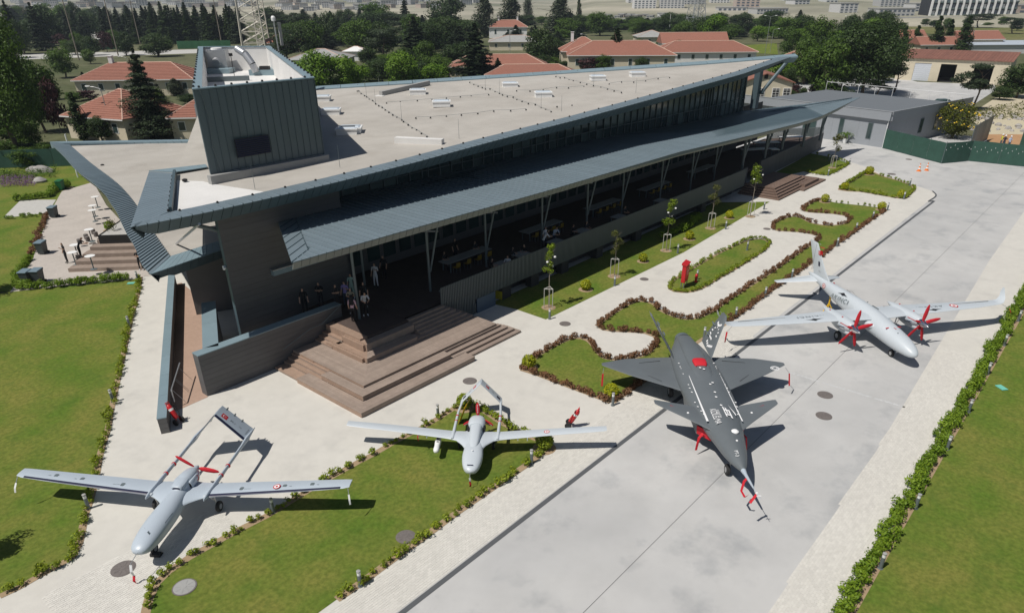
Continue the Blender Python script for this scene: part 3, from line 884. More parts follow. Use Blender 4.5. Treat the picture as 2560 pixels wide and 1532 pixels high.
# recessed walls under the lower roof
lw_ = [(18.9, 45.2), (20.9, 49.8), (25.5, 60.6), (31.0, 73.2), (36, 74.5), (22.4, 46.5), (21.2, 44.2)]
part(MB().prism(lw_, 0, ZL - .5), 'recessed_wall', M['cladding'])
p = S('A8', 372, 405)
part(MB().tube((*p, 0), (*p, ZL - .5), .09, .09, 8), 'post', M['white'])

# parapet round the sunken court and the ramp wall
def board_wall(p, q, th, z1, nb, name='cladding_board', cop=True):
    d = Vector((q[0] - p[0], q[1] - p[1]))
    L_ = d.length
    d.normalize()
    n = Vector((-d.y, d.x)) * th
    for k in range(nb):
        za, zz = z1 * k / nb + .003, z1 * (k + 1) / nb - .006
        part(MB().hexa([(p[0], p[1], za), (q[0], q[1], za), (q[0] + n.x, q[1] + n.y, za), (p[0] + n.x, p[1] + n.y, za), (p[0], p[1], zz), (q[0], q[1], zz), (q[0] + n.x, q[1] + n.y, zz), (p[0] + n.x, p[1] + n.y, zz)]), name, M['cladding'])
    if cop:
        m_ = max(1, int(L_ / 2.4))
        o = d * .05
        for k in range(m_):
            a, c = Vector(p) + d * L_ * k / m_, Vector(p) + d * (L_ * (k + 1) / m_ - .012)
            nn = n * 1.08
            e = n * .05
            part(MB().hexa([(a.x - e.x, a.y - e.y, z1), (c.x - e.x, c.y - e.y, z1), (c.x + nn.x, c.y + nn.y, z1), (a.x + nn.x, a.y + nn.y, z1),
                            (a.x - e.x, a.y - e.y, z1 + .05), (c.x - e.x, c.y - e.y, z1 + .05), (c.x + nn.x, c.y + nn.y, z1 + .05), (a.x + nn.x, a.y + nn.y, z1 + .05)]), 'coping_panel', M['coping'])
board_wall((13.8, 34.14), (23.05, 34.14), .58, 2.42, 8)
board_wall((17.6, 40.9), (14.45, 34.78), .72, 2.42, 8)
board_wall((10.4, 32.36), (20.42, 52.0), -.40, .85, 3)
part(MB().box(18, 18.6, 37.3, 37.9, 0, .8).box(19.4, 19.8, 34.9, 35.2, 0, 1.9), 'court_planter', M['black'])
part(MB().prism([(14.4, 34.75), (17.7, 34.75), (17.7, 36.9), (17.7, 40.5)], .012, .02), 'court_floor', M['wood'])
# ramp
rf = [(10.95, 33.9), (13.75, 34.05), (20.6, 48.0), (21.2, 52.0), (20.7, 52.0)]
part(MB().sheet(rf, .012), 'ramp_floor', mat('ramp', (.42, .29, .22), .85, var=.2, vscale=4, var2=.15, v2scale=.4))
hr = MB()
ra, rb = S('A6', 195, 1150, .5), S('A6', 245, 800, 1.2)
rail = part(MB().path([(*ra, .35), (ra[0] + .05, ra[1] + .1, 1.0), (rb[0], rb[1], 1.05)], .035, 8), 'handrail', M['galv'])
for t in (.05, .4, .45, .85):
    q = lerp(ra, rb, t)
    part(MB().tube((q[0], q[1], 1.0), (q[0] + .5, q[1] - .1, .05), .012, .012, 5), 'rail_stay', M['galv'], rail)
hb = MB().path([(14.05, 34.8, 1.0), (14.9, 36.5, 1.0)], .03, 6)
part(hb, 'handrail', M['steel'])

# corner steps: bleacher benches, platform, small steps, planked
PK = []
def planks(c0, c1, xr, ye, z0, z1, n, fresh=False):
    """tread from corner c0 to corner c1, planks mitred at the corner; front run ends at xr, left run ends at ye"""
    (x0, y0), (x1, y1) = c0, c1
    for k in range(n):
        t0, t1 = k / n, (k + .93) / n
        ya, yb = y0 + (y1 - y0) * t0, y0 + (y1 - y0) * t1
        xa, xb = x0 + (x1 - x0) * t0, x0 + (x1 - x0) * t1
        part(MB().hexa([(xa, ya, z1 - .04), (xr, ya, z1 - .04), (xr, yb, z1 - .04), (xb, yb, z1 - .04), (xa, ya, z1), (xr, ya, z1), (xr, yb, z1), (xb, yb, z1)]), 'plank', M['wood'])
        part(MB().hexa([(xa, ya, z1 - .04), (xb, yb, z1 - .04), (xb, ye, z1 - .04), (xa, ye, z1 - .04), (xa, ya, z1), (xb, yb, z1), (xb, ye, z1), (xa, ye, z1)]), 'plank', M['woodfresh' if fresh else 'wood'])
    part(MB().box(x0 + .012, xr - .012, y0 + .012, y0 + .05, z0, z1 - .042), 'riser', M['wood'])
    part(MB().box(x0 + .010, x0 + .05, y0 + .052, ye - .012, z0, z1 - .042), 'riser', M['woodfresh'])
    part(MB().box(xr - .05, xr - .012, y0 + .052, y1 + .3, z0, z1 - .042), 'riser', M['wood'])
c = [(17.84, 25.92), (18.68, 26.80), (19.28, 27.46), (21.05, 29.34), (21.64, 30.04), (22.2, 30.6)]
planks(c[0], c[1], 26.3, 31.7, 0, .3, 6)
planks(c[1], c[2], 25.17, 30.5, .3, .6, 4)
planks(c[2], c[3], 29.9, 33.15, .6, .75, 12)
planks(c[3], c[4], 24.9, 32.4, .75, 1.05, 4, True)
planks(c[4], c[5], 25.3, 32.1, 1.05, 1.5, 4, True)
def wstep(x0, x1, y0, y1, z0, z1, n, ax='x'):
    for k in range(n):
        if ax == 'x':
            part(MB().box(x0, x1, y0 + (y1 - y0) * k / n, y0 + (y1 - y0) * (k + .93) / n, z1 - .04, z1), 'plank', M['wood'])
        else:
            part(MB().box(x0 + (x1 - x0) * k / n, x0 + (x1 - x0) * (k + .93) / n, y0, y1, z1 - .04, z1), 'plank', M['woodfresh'])
    part(MB().box(x0 + .008, x1 - .008, y0 + .008, y1, z0, z1 - .042), 'step_base', M['wood'])
for k, (z1, y0, xr) in enumerate(((.15, 26.42, 31.1), (.30, 26.74, 30.82), (.45, 27.05, 30.52), (.60, 27.38, 30.22))):
    wstep(26.32 if k < 2 else 25.19, xr, y0, 27.68, z1 - .15, z1, max(2, int((27.68 - y0) / .15))) if k == 0 else wstep(26.32 if k < 1 else 25.2, xr, y0, 27.68, z1 - .148, z1, max(2, int((27.68 - y0) / .15)))
for k in range(6):
    z1 = .9 + .15 * k
    y0 = 29.34 + .24 * k
    wstep(24.93 if k < 1 else 25.33, 29.7 - .27 * k, y0, 31.0, z1 - .148, z1, 2)
for k in range(5):      # narrow steps by the parapet
    z1 = .9 + .15 * k
    wstep(20.86 + .29 * k, 23.2, 32.12 if k > 0 else 32.42, 34.1, z1 - .148, z1, 2, 'y')
for k in range(4):
    z1 = .15 + .15 * k
    wstep(17.95 + .29 * k + (0 if k < 1 else .35), 19.4, 31.72 if k < 2 else 30.52, 34.1, z1 - .148, z1, 2, 'y')
part(MB().box(19.3, 22.5, 33.16, 34.1, 0, .74), 'step_base', M['wood'])
part(MB().box(18.66, 19.4, 30.52, 31.9, 0, .29).box(19.26, 21.2, 32.0, 33.3, 0, .735).box(21.06, 22.4, 31.2, 32.6, .6, 1.04).box(21.7, 22.6, 30.7, 34.0, 1.0, 1.62).box(20.9, 22.3, 29.6, 33.0, .55, 1.0).box(21.5, 22.3, 30.2, 32.2, .9, 1.44), 'step_base', M['woodfresh'])
sr = MB().path([(18.6, 33.95, 1.1), (20.6, 33.95, 1.75), (21.4, 33.95, 1.75), (23.0, 33.95, 2.55)], .03, 6)
part(sr, 'stair_rail', M['steel'])
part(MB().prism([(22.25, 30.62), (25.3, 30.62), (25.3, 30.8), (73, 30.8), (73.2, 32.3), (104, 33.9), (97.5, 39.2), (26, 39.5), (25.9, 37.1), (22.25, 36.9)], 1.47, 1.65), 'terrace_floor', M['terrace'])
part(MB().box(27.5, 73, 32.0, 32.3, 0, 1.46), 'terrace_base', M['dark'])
for xx in (34.4, 37.6, 41.3, 46, 52, 58, 64):
    part(MB().box(xx, xx + .9, 30.95, 31.5, 0, 1.46), 'footing', M['dark'])
for k in range(30):
    part(MB().box(25.4, 27.5 + .0 * k, 31.0 + k * .2, 31.18 + k * .2, 1.655, 1.675), 'plank', M['terrace'])

# slatted balustrade, slat by slat
sl_ = MB().box(-.028, .028, -.05, .05, 0, 1).mesh('slat', M['slat'])
fence = part(MB().box(28.3, 73, 30.9, 30.94, 1.3, 1.36).box(28.3, 73, 30.9, 30.94, 2.5, 2.56), 'balustrade_rail', M['steel'])
rr = random.Random(3)
for k in range(298):
    xx = 28.35 + k * .15
    z0 = .0 if xx < 31.45 else 1.05
    if xx < 29.8: z0 = max(0, .75)
    o = link('slat', sl_, BL, (xx, 30.78, z0))
    o.scale = (1, 1, 2.78 - z0)
part(MB().box(31.55, 33.4, 30.72, 30.8, .0, 1.02), 'store_door', mat('bluedoor', (.07, .11, .16), .5))
# far solid wall in panels
fw0, fw1 = (73.2, 32.1), (104.4, 33.75)
for k in range(24):
    if 3 <= k < 6:
        continue
    a, c_ = lerp(fw0, fw1, k / 24), lerp(fw0, fw1, (k + .985) / 24)
    part(MB().hexa([(*a, 0), (*c_, 0), (c_[0], c_[1] + .2, 0), (a[0], a[1] + .2, 0), (*a, 2.1), (*c_, 2.1), (c_[0], c_[1] + .2, 2.1), (a[0], a[1] + .2, 2.1)]), 'wall_panel', M['cladding'])
pk_ = MB().box(-.03, .03, -.05, .05, 0, 1.2).mesh('picket', M['slat'])
for k in range(52):
    a = lerp((104.4, 33.9), (97.5, 39.0), k / 52)
    link('picket', pk_, BL, (a[0], a[1], 1.65))

# canopy: standing-seam panels over a slab
yb = lambda x: (31.2 + (x - 19.5) * 1.9 if x < 22.5 else YW - .02) if x < 25.9 else (YG if x < 89.8 else YG + (YC + .05 - YG) * ((x - 89.8) / 14.6) ** 1.0)
slab = [(17.8, YC)] + [(xx, YC) for xx in range(20, 104, 4)] + [(104.4, YC)] + [(97, 34.7), (89.8, YG), (80, YG), (70, YG), (60, YG), (48, YG), (38, YG), (30, YG), (25.9, YG), (25.9, YW - .02), (21.44, YW - .02)]
b = MB()
b.prism(slab, [zc(x) - .30 if y > YC else zc(x) - .04 for x, y in slab], [zc(x) - .012 for x, y in slab])
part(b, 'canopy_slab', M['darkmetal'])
x = 17.9
while x < 104.0:
    x1 = min(x + .47, 104.35)
    y1a, y1b = yb(x), yb(x1)
    za, zz = zc(x), zc(x1)
    if x < 19.5:
        y1a, y1b = YC + (x - 17.8) * .66, YC + (x1 - 17.8) * .66
    part(MB().hexa([(x, YC, za - .01), (x1, YC, zz - .01), (x1, y1b, zz - .01), (x, y1a, za - .01), (x, YC, za + .012), (x1, YC, zz + .012), (x1, y1b, zz + .012), (x, y1a, za + .012)])
         .hexa([(x1, YC, zz - .01), (x1 + .03, YC, zz - .01), (x1 + .03, y1b, zz - .01), (x1, y1b, zz - .01), (x1, YC, zz + .06), (x1 + .03, YC, zz + .06), (x1 + .03, y1b, zz + .06), (x1, y1b, zz + .06)]), 'canopy_panel', M['roofmetal'])
    dp = .42 if x < 97 else .42 * (104.6 - x) / 7.6
    part(MB().hexa([(x, YC + .16, za - dp), (x1, YC + .16, zz - dp), (x1, YC + .2, zz - dp), (x, YC + .2, za - dp), (x, YC - .004, za - .012), (x1, YC - .004, zz - .012), (x1, YC + .05, zz - .012), (x, YC + .05, za - .012)]), 'canopy_fascia_panel', M['steel'] if False else mat('fasciagrey', (.21, .225, .215), .55, metal=.1, objrand=.12) if 'fasciagrey' not in bpy.data.materials else bpy.data.materials['fasciagrey'])
    x += .5
for k in range(7):
    t0, t1 = k / 7, (k + .94) / 7
    a, c_ = lerp((17.82, 30.14), (21.42, 36.95), t0), lerp((17.82, 30.14), (21.42, 36.95), t1)
    z = 7.43
    q = [(a[0], a[1]), (a[0] + 1.7, a[1] + 1.1), (c_[0] + 1.7, min(36.95, c_[1] + 1.1)), (c_[0], c_[1])]
    part(MB().hexa([(*p, zc(p[0]) - .01) for p in q] + [(*p, zc(p[0]) + .016) for p in q]), 'canopy_end_panel', M['roofmetal'])
    part(MB().tube((*q[0], zc(q[0][0]) + .03), (*q[1], zc(q[1][0]) + .03), .022, .022, 4), 'seam', M['darkmetal'])
part(MB().tube((19.52, 31.2, 7.45), (22.6, 37, 7.4), .025, .025, 4), 'seam', M['darkmetal'])
# ridge flashing at the far tip
part(MB().tube((78, 38.2, zc(80) + .05), (103.5, 30.8, 6.88), .06, .06, 6), 'ridge_flashing', M['darkmetal'])

# clerestory: panes, mullions, transoms
pane_rng = random.Random(8)
x = 26.6
part(MB().box(26.0, 90, YG + .12, YG + .2, 6.0, 6.1), 'sill', M['steel'])
while x < 89.3:
    wd = 1.2 if pane_rng.random() > .12 else .62
    x1 = min(x + wd, 89.6)
    zb, zt = zc((x + x1) / 2) - .02, zr((x + x1) / 2) - .62
    tr = zb + (zt - zb) * .27
    for a, c_ in ((zb, tr - .03), (tr + .03, zt)):
        part(MB().box(x + .035, x1 - .035, YG + .06 + pane_rng.uniform(0, .012), YG + .10, a, c_), 'window_pane', M['glasspale' if pane_rng.random() < .3 else 'glass'])
    part(MB().box(x - .035, x + .035, YG - .04, YG + .12, zb, zt), 'mullion', M['steel'])
    part(MB().box(x + .036, x1 - .036, YG - .02, YG + .11, tr - .029, tr + .029), 'transom', M['steel'])
    x = x1
# columns and struts of the canopy
for k in range(14):
    cx = 23.5 + 5.95 * k
    cy = 33.0 + (.4 if k % 3 == 2 else 0)
    ht = zc(cx) - .3
    r_ = .085 if k < 9 else .16
    part(MB().tube((cx, cy, 1.65), (cx - .05, cy, ht), r_, r_, 8), 'column', M['steel'])
    if k:
        part(MB().tube((cx + .1, cy, 3.0), (cx + 1.0, cy - .3, ht), r_ * .8, r_ * .8, 8), 'column_strut', M['steel'])
    else:
        part(MB().tube((26.5, 36.2, 1.65), (26.4, 36.0, ht), r_, r_, 8), 'column', M['steel'])
part(MB().obox(90.9, 38.6, 9.2, .9, .7, 5.8), 'corner_column', M['darkmetal'])
part(MB().tube((91.4, 38.2, 8.0), (94.6, 36.4, 12.0), .22, .22, 8), 'corner_strut', M['darkmetal'])
# inner terrace wall with tall windows
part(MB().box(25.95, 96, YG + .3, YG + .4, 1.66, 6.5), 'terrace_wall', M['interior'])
for k in range(46):
    xx = 26.5 + k * 1.5
    part(MB().box(xx, xx + 1.1, YG + .22, YG + .29, 2.2, 4.9), 'terrace_window', M['glass'])
for k in range(13):
    xx = 22.6 + k * .13
    part(MB().box(xx, xx + .05, YW - .35, YW - .25, 5.3, 6.4), 'screen_slat', M['galv']) if k < 8 else None
for k in range(7):
    p = (29.5 + 5.95 * k, 36.0, 6.35)
    part(MB().tube((p[0], p[1] - .9, p[2]), (p[0] + 1.6, p[1] - 2.2, p[2] - .15), .05, .05, 6).lathe([(.09, -.1), (.09, .1)], 0, 0, 8) if False else MB().tube((p[0], p[1] - .9, p[2] - 1.0), (p[0] + 1.7, p[1] - 2.2, p[2] - 1.15), .06, .06, 8), 'heater', M['galv'])
# ------------------------------------------------------------------ aircraft
def ring(x, cy, zc_, hw, up, dn, n=24, e=2.0, e2=None):
    """cross-section at x: half width hw, up above and dn below the height zc_, superellipse exponent e (upper) / e2 (lower)"""
    out = []
    for i in range(n):
        a = 2 * math.pi * i / n
        c, s = math.cos(a), math.sin(a)
        ee = e if s >= 0 else (e2 or e)
        y = math.copysign(abs(c) ** (2 / ee), c) * hw
        z = math.copysign(abs(s) ** (2 / ee), s) * (up if s >= 0 else dn)
        out.append((x, cy + y, zc_ + z))
    return out

def spline(tab, n):
    """resample a table of rows smoothly along its first column"""
    pts = [tuple(r) for r in tab]
    out = []
    m = len(pts)
    for i in range(m - 1):
        p0, p1, p2, p3 = pts[max(0, i - 1)], pts[i], pts[i + 1], pts[min(m - 1, i + 2)]
        for j in range(n):
            t = j / n
            out.append(tuple(.5 * (2 * p1[a] + (p2[a] - p0[a]) * t + (2 * p0[a] - 5 * p1[a] + 4 * p2[a] - p3[a]) * t * t + (3 * p1[a] - p0[a] - 3 * p2[a] + p3[a]) * t ** 3) for a in range(len(p1))))
    out.append(pts[-1])
    return out

def fuselage(tab, n=24, sub=3, e=2.2, e2=2.2):
    rows = spline(tab, sub)
    return MB().loft([ring(r[0], r[1], r[2], max(.004, r[3]), max(.004, r[4]), max(.004, r[5]), n, e, e2) for r in rows])

AIRF = [(0, 0), (.012, .22), (.05, .45), (.12, .68), (.25, .92), (.40, 1.0), (.6, .82), (.8, .48), (1, .03)]
def foil(xle, chord, y, z, th, flip=1, twist=0.0, vert=False, low=.45):
    """aerofoil ring, leading edge at xle, running back along -x; th = greatest thickness"""
    up = [(xle - c * chord, t * th * .62) for c, t in AIRF]
    dn = [(xle - c * chord, -t * th * low) for c, t in AIRF[1:-1]][::-1]
    out = []
    for x, t in up + dn:
        out.append((x, y + t, z) if vert else (x, y, z + t + (x - xle) * twist))
    return out

def wing(secs, vert=False, sub=1):
    s = spline(secs, sub) if sub > 1 else secs
    rings = [foil(r[0], r[1], r[2], r[3], r[4], vert=vert) for r in s]
    if (secs[-1][2] - secs[0][2]) > 0 and not vert:
        rings = rings[::-1]
    return MB().loft(rings)

def mirror_secs(s):
    return [(r[0], r[1], -r[2], r[3], r[4]) for r in s]

def plate(pts, n, th):
    """flat panel with thickness: outline points in 3-D, offset along n"""
    n = Vector(n).normalized() * th / 2
    k = len(pts)
    a = [tuple(Vector(p) + n) for p in pts]
    b = [tuple(Vector(p) - n) for p in pts]
    return MB().add(a + b, [tuple(range(k)), tuple(range(2 * k - 1, k - 1, -1))] + [(i, k + i, k + (i + 1) % k, (i + 1) % k) for i in range(k)])

def decal(parent, name, outline, origin, ux, uy, m, lift=.004):
    """flat print on a surface: outline in (u, v) metres"""
    o, ux, uy = Vector(origin), Vector(ux).normalized(), Vector(uy).normalized()
    n = ux.cross(uy).normalized() * lift
    return MB().add([tuple(o + n + ux * u + uy * v) for u, v in outline], [tuple(range(len(outline)))]).build(name, m, parent)

def text_mesh(body, size, name='lettering', spacing=1.0):
    cu = bpy.data.curves.new('txt', 'FONT')
    cu.body = body
    cu.size = size
    cu.space_character = spacing
    cu.align_x, cu.align_y = 'CENTER', 'CENTER'
    ob = bpy.data.objects.new('txt', cu)
    COL.objects.link(ob)
    dg = C.evaluated_depsgraph_get()
    me = bpy.data.meshes.new_from_object(ob.evaluated_get(dg))
    bpy.data.objects.remove(ob)
    me.name = name
    return me

def lettering(parent, body, size, origin, ux, uy, m, lift=.006, sx=1.0, spacing=1.0):
    me = text_mesh(body, size, spacing=spacing)
    me.materials.clear()
    me.materials.append(m)
    ux, uy = Vector(ux).normalized(), Vector(uy).normalized()
    n = ux.cross(uy).normalized()
    uy = n.cross(ux)
    mt = Matrix((ux * sx, uy, n)).transposed().to_4x4()
    mt.translation = Vector(origin) + n * lift
    o = link('lettering', me, parent)
    o.matrix_local = mt
    return o

def roundel(parent, origin, ux, uy, r, cols, lift=.006):
    for k, (f, m) in enumerate(cols):
        decal(parent, 'roundel', [(math.cos(i * math.pi / 12) * r * f, math.sin(i * math.pi / 12) * r * f) for i in range(24)], origin, ux, uy, m, lift + .002 * k)

def flag(parent, origin, ux, uy, wd, ht):
    f = decal(parent, 'flag', [(-wd / 2, -ht / 2), (wd / 2, -ht / 2), (wd / 2, ht / 2), (-wd / 2, ht / 2)], origin, ux, uy, M['red'], .006)
    r = ht * .27
    cres = [(math.cos(a) * r - ht * .1, math.sin(a) * r) for a in [math.radians(40 + i * 280 / 14) for i in range(15)]]
    cres += [(math.cos(a) * r * .78 - ht * .1 + r * .28, math.sin(a) * r * .78) for a in [math.radians(320 - i * 280 / 14) for i in range(15)]]
    decal(parent, 'flag_crescent', cres, origin, ux, uy, M['decal'], .009)
    star = [((r * .42 if i % 2 == 0 else r * .18) * math.cos(i * math.pi / 5) + ht * .25, (r * .42 if i % 2 == 0 else r * .18) * math.sin(i * math.pi / 5)) for i in range(10)]
    decal(parent, 'flag_star', star, origin, ux, uy, M['decal'], .009)
    return f

def wheel(parent, x, y, r, wd):
    t = MB()
    prof = [(r * .55, -wd / 2), (r * .9, -wd / 2), (r, -wd * .3), (r, wd * .3), (r * .9, wd / 2), (r * .55, wd / 2)]
    rings = [[(math.cos(2 * math.pi * i / 16) * q, zz, math.sin(2 * math.pi * i / 16) * q) for i in range(16)] for q, zz in prof]
    t.loft(rings)
    w_ = t.build('wheel', M['rubber'], parent, True)
    w_.location = (x, y, r)
    MB().tube((0, -wd / 2 - .006, 0), (0, wd / 2 + .006, 0), r * .5, r * .5, 12).build('hub', M['galv'], w_)
    return w_

def ribbon(parent, pts, wd, m, name='warning_streamer'):
    """hanging strip through the points"""
    b = MB()
    v = []
    for i, p in enumerate(pts):
        d = Vector(pts[min(i + 1, len(pts) - 1)]) - Vector(pts[max(0, i - 1)])
        s = d.cross(Vector((.3, .2, 1)))
        s = s.normalized() * wd / 2 if s.length > 1e-6 else Vector((wd / 2, 0, 0))
        v += [tuple(Vector(p) - s), tuple(Vector(p) + s)]
    b.add(v, [(2 * i, 2 * i + 1, 2 * i + 3, 2 * i + 2) for i in range(len(pts) - 1)])
    b.add([(x, y, z - .008) for x, y, z in v], [(2 * i + 2, 2 * i + 3, 2 * i + 1, 2 * i) for i in range(len(pts) - 1)])
    return b.build(name, m, parent)

def blade_cover(parent, hub, direction, length, wd, axis, m, letters=None):
    """padded propeller cover: flat paddle along direction, its face towards axis"""
    d, ax = Vector(direction).normalized(), Vector(axis).normalized()
    s = d.cross(ax).normalized()
    tab = [(.10, .35), (.22, .8), (.45, 1.0), (.75, .95), (.93, .6), (1.0, .1)]
    rings = []
    for t, f in tab:
        c_ = Vector(hub) + d * length * t
        tw = (1 - t) * .5
        s2 = (s * math.cos(tw) + ax * math.sin(tw)).normalized()
        n2 = s2.cross(d)
        rings.append([tuple(c_ + s2 * wd * f * .5 * a + n2 * .045 * f * b) for a, b in ((1, 0), (.6, .8), (0, 1), (-.6, .8), (-1, 0), (-.6, -.8), (0, -1), (.6, -.8))])
    return MB().loft(rings).build('blade_cover', m, parent, True)

def gear(parent, x, y, top, r, wd, m=None, lean=0.0, name='landing_gear'):
    g = MB().tube((x + lean, y, top), (x, y, r + .02), .035, .028, 8).tube((x + lean + .25, y, top), (x + .02, y, r + .25), .018, .018, 6).build(name, m or M['galv'], parent, True)
    wheel(g, x, y - (.07 if y < 0 else -.07 if y > 0 else .09), r, wd)
    return g
RDL = [(1.0, M['red']), (.74, M['decal']), (.36, M['red'])]

def inverted_v(parent, xb, xt, yb_, zb, zt, cb, ct, m, dark=False):
    """two tail panels meeting at the apex; each panel with its hinged part"""
    out = []
    for s in (-1, 1):
        secs = [(xb, cb, s * yb_, zb), (xt, ct, 0, zt)]
        rings = []
        nrm = Vector((0, s * (zt - zb), yb_)).normalized()
        for k in range(2):
            x0, ch, y, z = secs[k]
            pr = []
            for cc, t in AIRF:
                pr.append(tuple(Vector((x0 - cc * ch, y, z)) + nrm * t * .035))
            for cc, t in AIRF[1:-1][::-1]:
                pr.append(tuple(Vector((x0 - cc * ch, y, z)) - nrm * t * .035))
            rings.append(pr)
        if s > 0:
            rings = rings[::-1]
        p_ = MB().loft(rings).build('tail_panel', m, parent, True)
        out.append((p_, nrm))
        if dark:      # black de-icing strip along the leading edge
            q = []
            for (x0, ch, y, z) in secs:
                for cc, t in ((.012, .40), (.12, .78), (.16, .85)):
                    q.append(tuple(Vector((x0 - cc * ch + .012, y, z)) + nrm * (t * .035 + .006)))
            MB().add(q, [(0, 1, 4, 3), (1, 2, 5, 4)] if s > 0 else [(3, 4, 1, 0), (4, 5, 2, 1)]).build('leading_edge_strip', M['navy'], p_)
        else:
            MB().hexa([tuple(Vector((x0 - f * ch, y, z)) + nrm * q) for q in (.0, .014) for (x0, ch, y, z), f in (((xb, cb, s * yb_ * .93, zb + .05), .70), ((xt, ct, s * .06, zt - .05), .70), ((xt, ct, s * .06, zt - .05), .72), ((xb, cb, s * yb_ * .93, zb + .05), .72))]).build('hinge_line', M['steel'], p_)
    return out

# --- the slim white drone in the middle (twin booms, inverted V tail, pusher propeller)
W2 = thing('surveillance_drone', 'white twin boom drone with red propeller covers on the lawn below the steps', 'drone', (19.59, 19.45, 0), rad(218.3))
F2 = [(2.66, 0, .66, .03, .03, .03), (2.60, 0, .66, .18, .10, .14), (2.45, 0, .67, .31, .17, .24), (2.1, 0, .70, .42, .24, .31), (1.6, 0, .74, .47, .27, .33), (1.1, 0, .77, .44, .26, .33), (.5, 0, .78, .42, .22, .33), (-.2, 0, .80, .36, .20, .30), (-.8, 0, .84, .26, .18, .22), (-1.0, 0, .88, .12, .10, .10)]
fus = fuselage(F2, 28, 3, 2.3, 2.6).build('fuselage', M['aclight'], W2, True)
H2 = [(1.35, 0, .96, .05, .02, .10), (1.0, 0, .98, .20, .12, .16), (.4, 0, 1.0, .26, .22, .2), (-.25, 0, 1.02, .29, .27, .2), (-.42, 0, 1.02, .30, .28, .2)]
fuselage(H2, 20, 3, 2.6).build('dorsal_fairing', M['aclight'], W2, True)
cw = fuselage([(-.32, 0, 1.02, .34, .30, .26), (-.45, 0, 1.03, .40, .33, .28), (-.8, 0, 1.03, .41, .33, .28), (-1.08, 0, 1.03, .34, .27, .22), (-1.16, 0, 1.03, .2, .18, .16)], 22, 2, 2.6).build('engine_cowl', M['aclight'], W2, True)
fuselage([(-.30, 0, 1.16, .25, .10, .07), (-.42, 0, 1.16, .25, .10, .07)], 14, 1, 2.6).build('intake', M['navy'], cw)
for s in (-1, 1):
    fuselage([(-.28, s * .37, .98, .06, .17, .14), (-.5, s * .39, .98, .06, .17, .14)], 12, 1).build('side_intake', M['black'], cw)
wsec2 = [(1.35, 2.0, 0, .80, .30), (1.15, 1.6, .36, .82, .26), (.86, 1.2, .55, .84, .20), (.60, .93, .78, .855, .145), (.43, .74, 1.05, .87, .115), (.30, .66, 2.2, .95, .095), (.12, .56, 4.2, 1.09, .08), (-.02, .45, 6.0, 1.21, .055), (-.10, .36, 6.09, 1.215, .02)]
for s in (1, -1):
    wg = wing([(r[0], r[1], s * r[2], r[3], r[4]) for r in wsec2], sub=2).build('wing', M['aclight'], W2, True)
    MB().hexa([(.43 - .74 * .72, s * 1.3, .895), (.20 - .62 * .72, s * 3.6, 1.062), (.20 - .62 * .735, s * 3.6, 1.062), (.43 - .74 * .735, s * 1.3, .895), (.43 - .74 * .72, s * 1.3, .918), (.20 - .62 * .72, s * 3.6, 1.08), (.20 - .62 * .735, s * 3.6, 1.08), (.43 - .74 * .735, s * 1.3, .918)]).build('flap_gap', M['steel'], wg)
    bm = MB()
    rows = [(.42, .07), (.2, .085), (-.6, .075), (-2.0, .062), (-2.9, .06), (-3.1, .075), (-3.62, .03)]
    bm.loft([[(x, s * (1.06 + (-.06 if x < -2.8 else 0)) + r * math.cos(i * math.pi / 5), (.90 if x > -.8 else .90 - (-.8 - x) * .04) + r * math.sin(i * math.pi / 5)) for i in range(10)] for x, r in rows])
    bo = bm.build('tail_boom', M['aclight'], W2, True)
    for xx in (-1.15, -1.62):
        MB().tube((xx, s * 1.06, .88), (xx - .05, s * 1.06, .88), .082, .082, 12).build('red_band', M['red'], bo)
    MB().lathe([(.035, 0), (.02, .02)], 0, 0, 8).build('fastener', M['decal'], wg).location = (.22, s * 1.05, .945)
for p_, nrm in inverted_v(W2, -3.0, -3.0, 1.02, .80, 1.95, .62, .58, M['aclight']):
    sgn = 1 if nrm.y > 0 else -1
    c_ = lambda t, f: Vector((-3.0 - f * .6, sgn * 1.02 * (1 - t), .80 + 1.15 * t)) + nrm * .030
    ux = Vector((0, -sgn * 1.02, 1.15)).normalized() * (1 if sgn < 0 else -1)
    uy = nrm.cross(ux)
    flag(p_, c_(.70, .42), ux, uy, .22, .20)
    decal(p_, 'emblem', [(-.12, -.1), (.12, -.1), (.12, .1), (-.12, .1)], c_(.17, .42), ux, uy, M['navy'], .006)
    lettering(p_, 'TB2', .10, c_(.45, .42), ux, uy, M['decalblack'])
    for t in (.25, .62):
        q = c_(t, .98) - nrm * .06
        MB().tube(tuple(q), tuple(q + Vector((-.02, 0, -.10))), .02, .02, 6).build('actuator', M['steel'], p_)
pr2 = fuselage([(-1.14, 0, 1.03, .13, .13, .13), (-1.30, 0, 1.03, .11, .11, .11), (-1.42, 0, 1.03, .02, .02, .02)], 12, 1).build('propeller_hub', M['aclight'], W2, True)
for a in (90, 210, 330):
    d_ = (0, math.cos(rad(a)), math.sin(rad(a)))
    bc_ = blade_cover(pr2, (-1.26, 0, 1.03), d_, .86, .20, (1, 0, 0), M['redcloth'])
    o_ = Vector((-1.26, 0, 1.03)) + Vector(d_) * .55 + Vector((.05, 0, 0))
    lettering(bc_, 'BAYRAKTAR', .085, o_, d_, Vector((1, 0, 0)).cross(Vector(d_)), M['decal'], .012)
MB().lathe([(.03, 0), (.04, .02), (.015, .05)], 0, 0, 8).build('antenna', M['decal'], fus).location = (1.55, 0, 1.04)
decal(fus, 'vent', [(-.09, -.07), (.09, -.07), (.09, .07), (-.09, .07)], (.1, 0, 1.235), (1, 0, 0), (0, 1, 0), M['steel'])
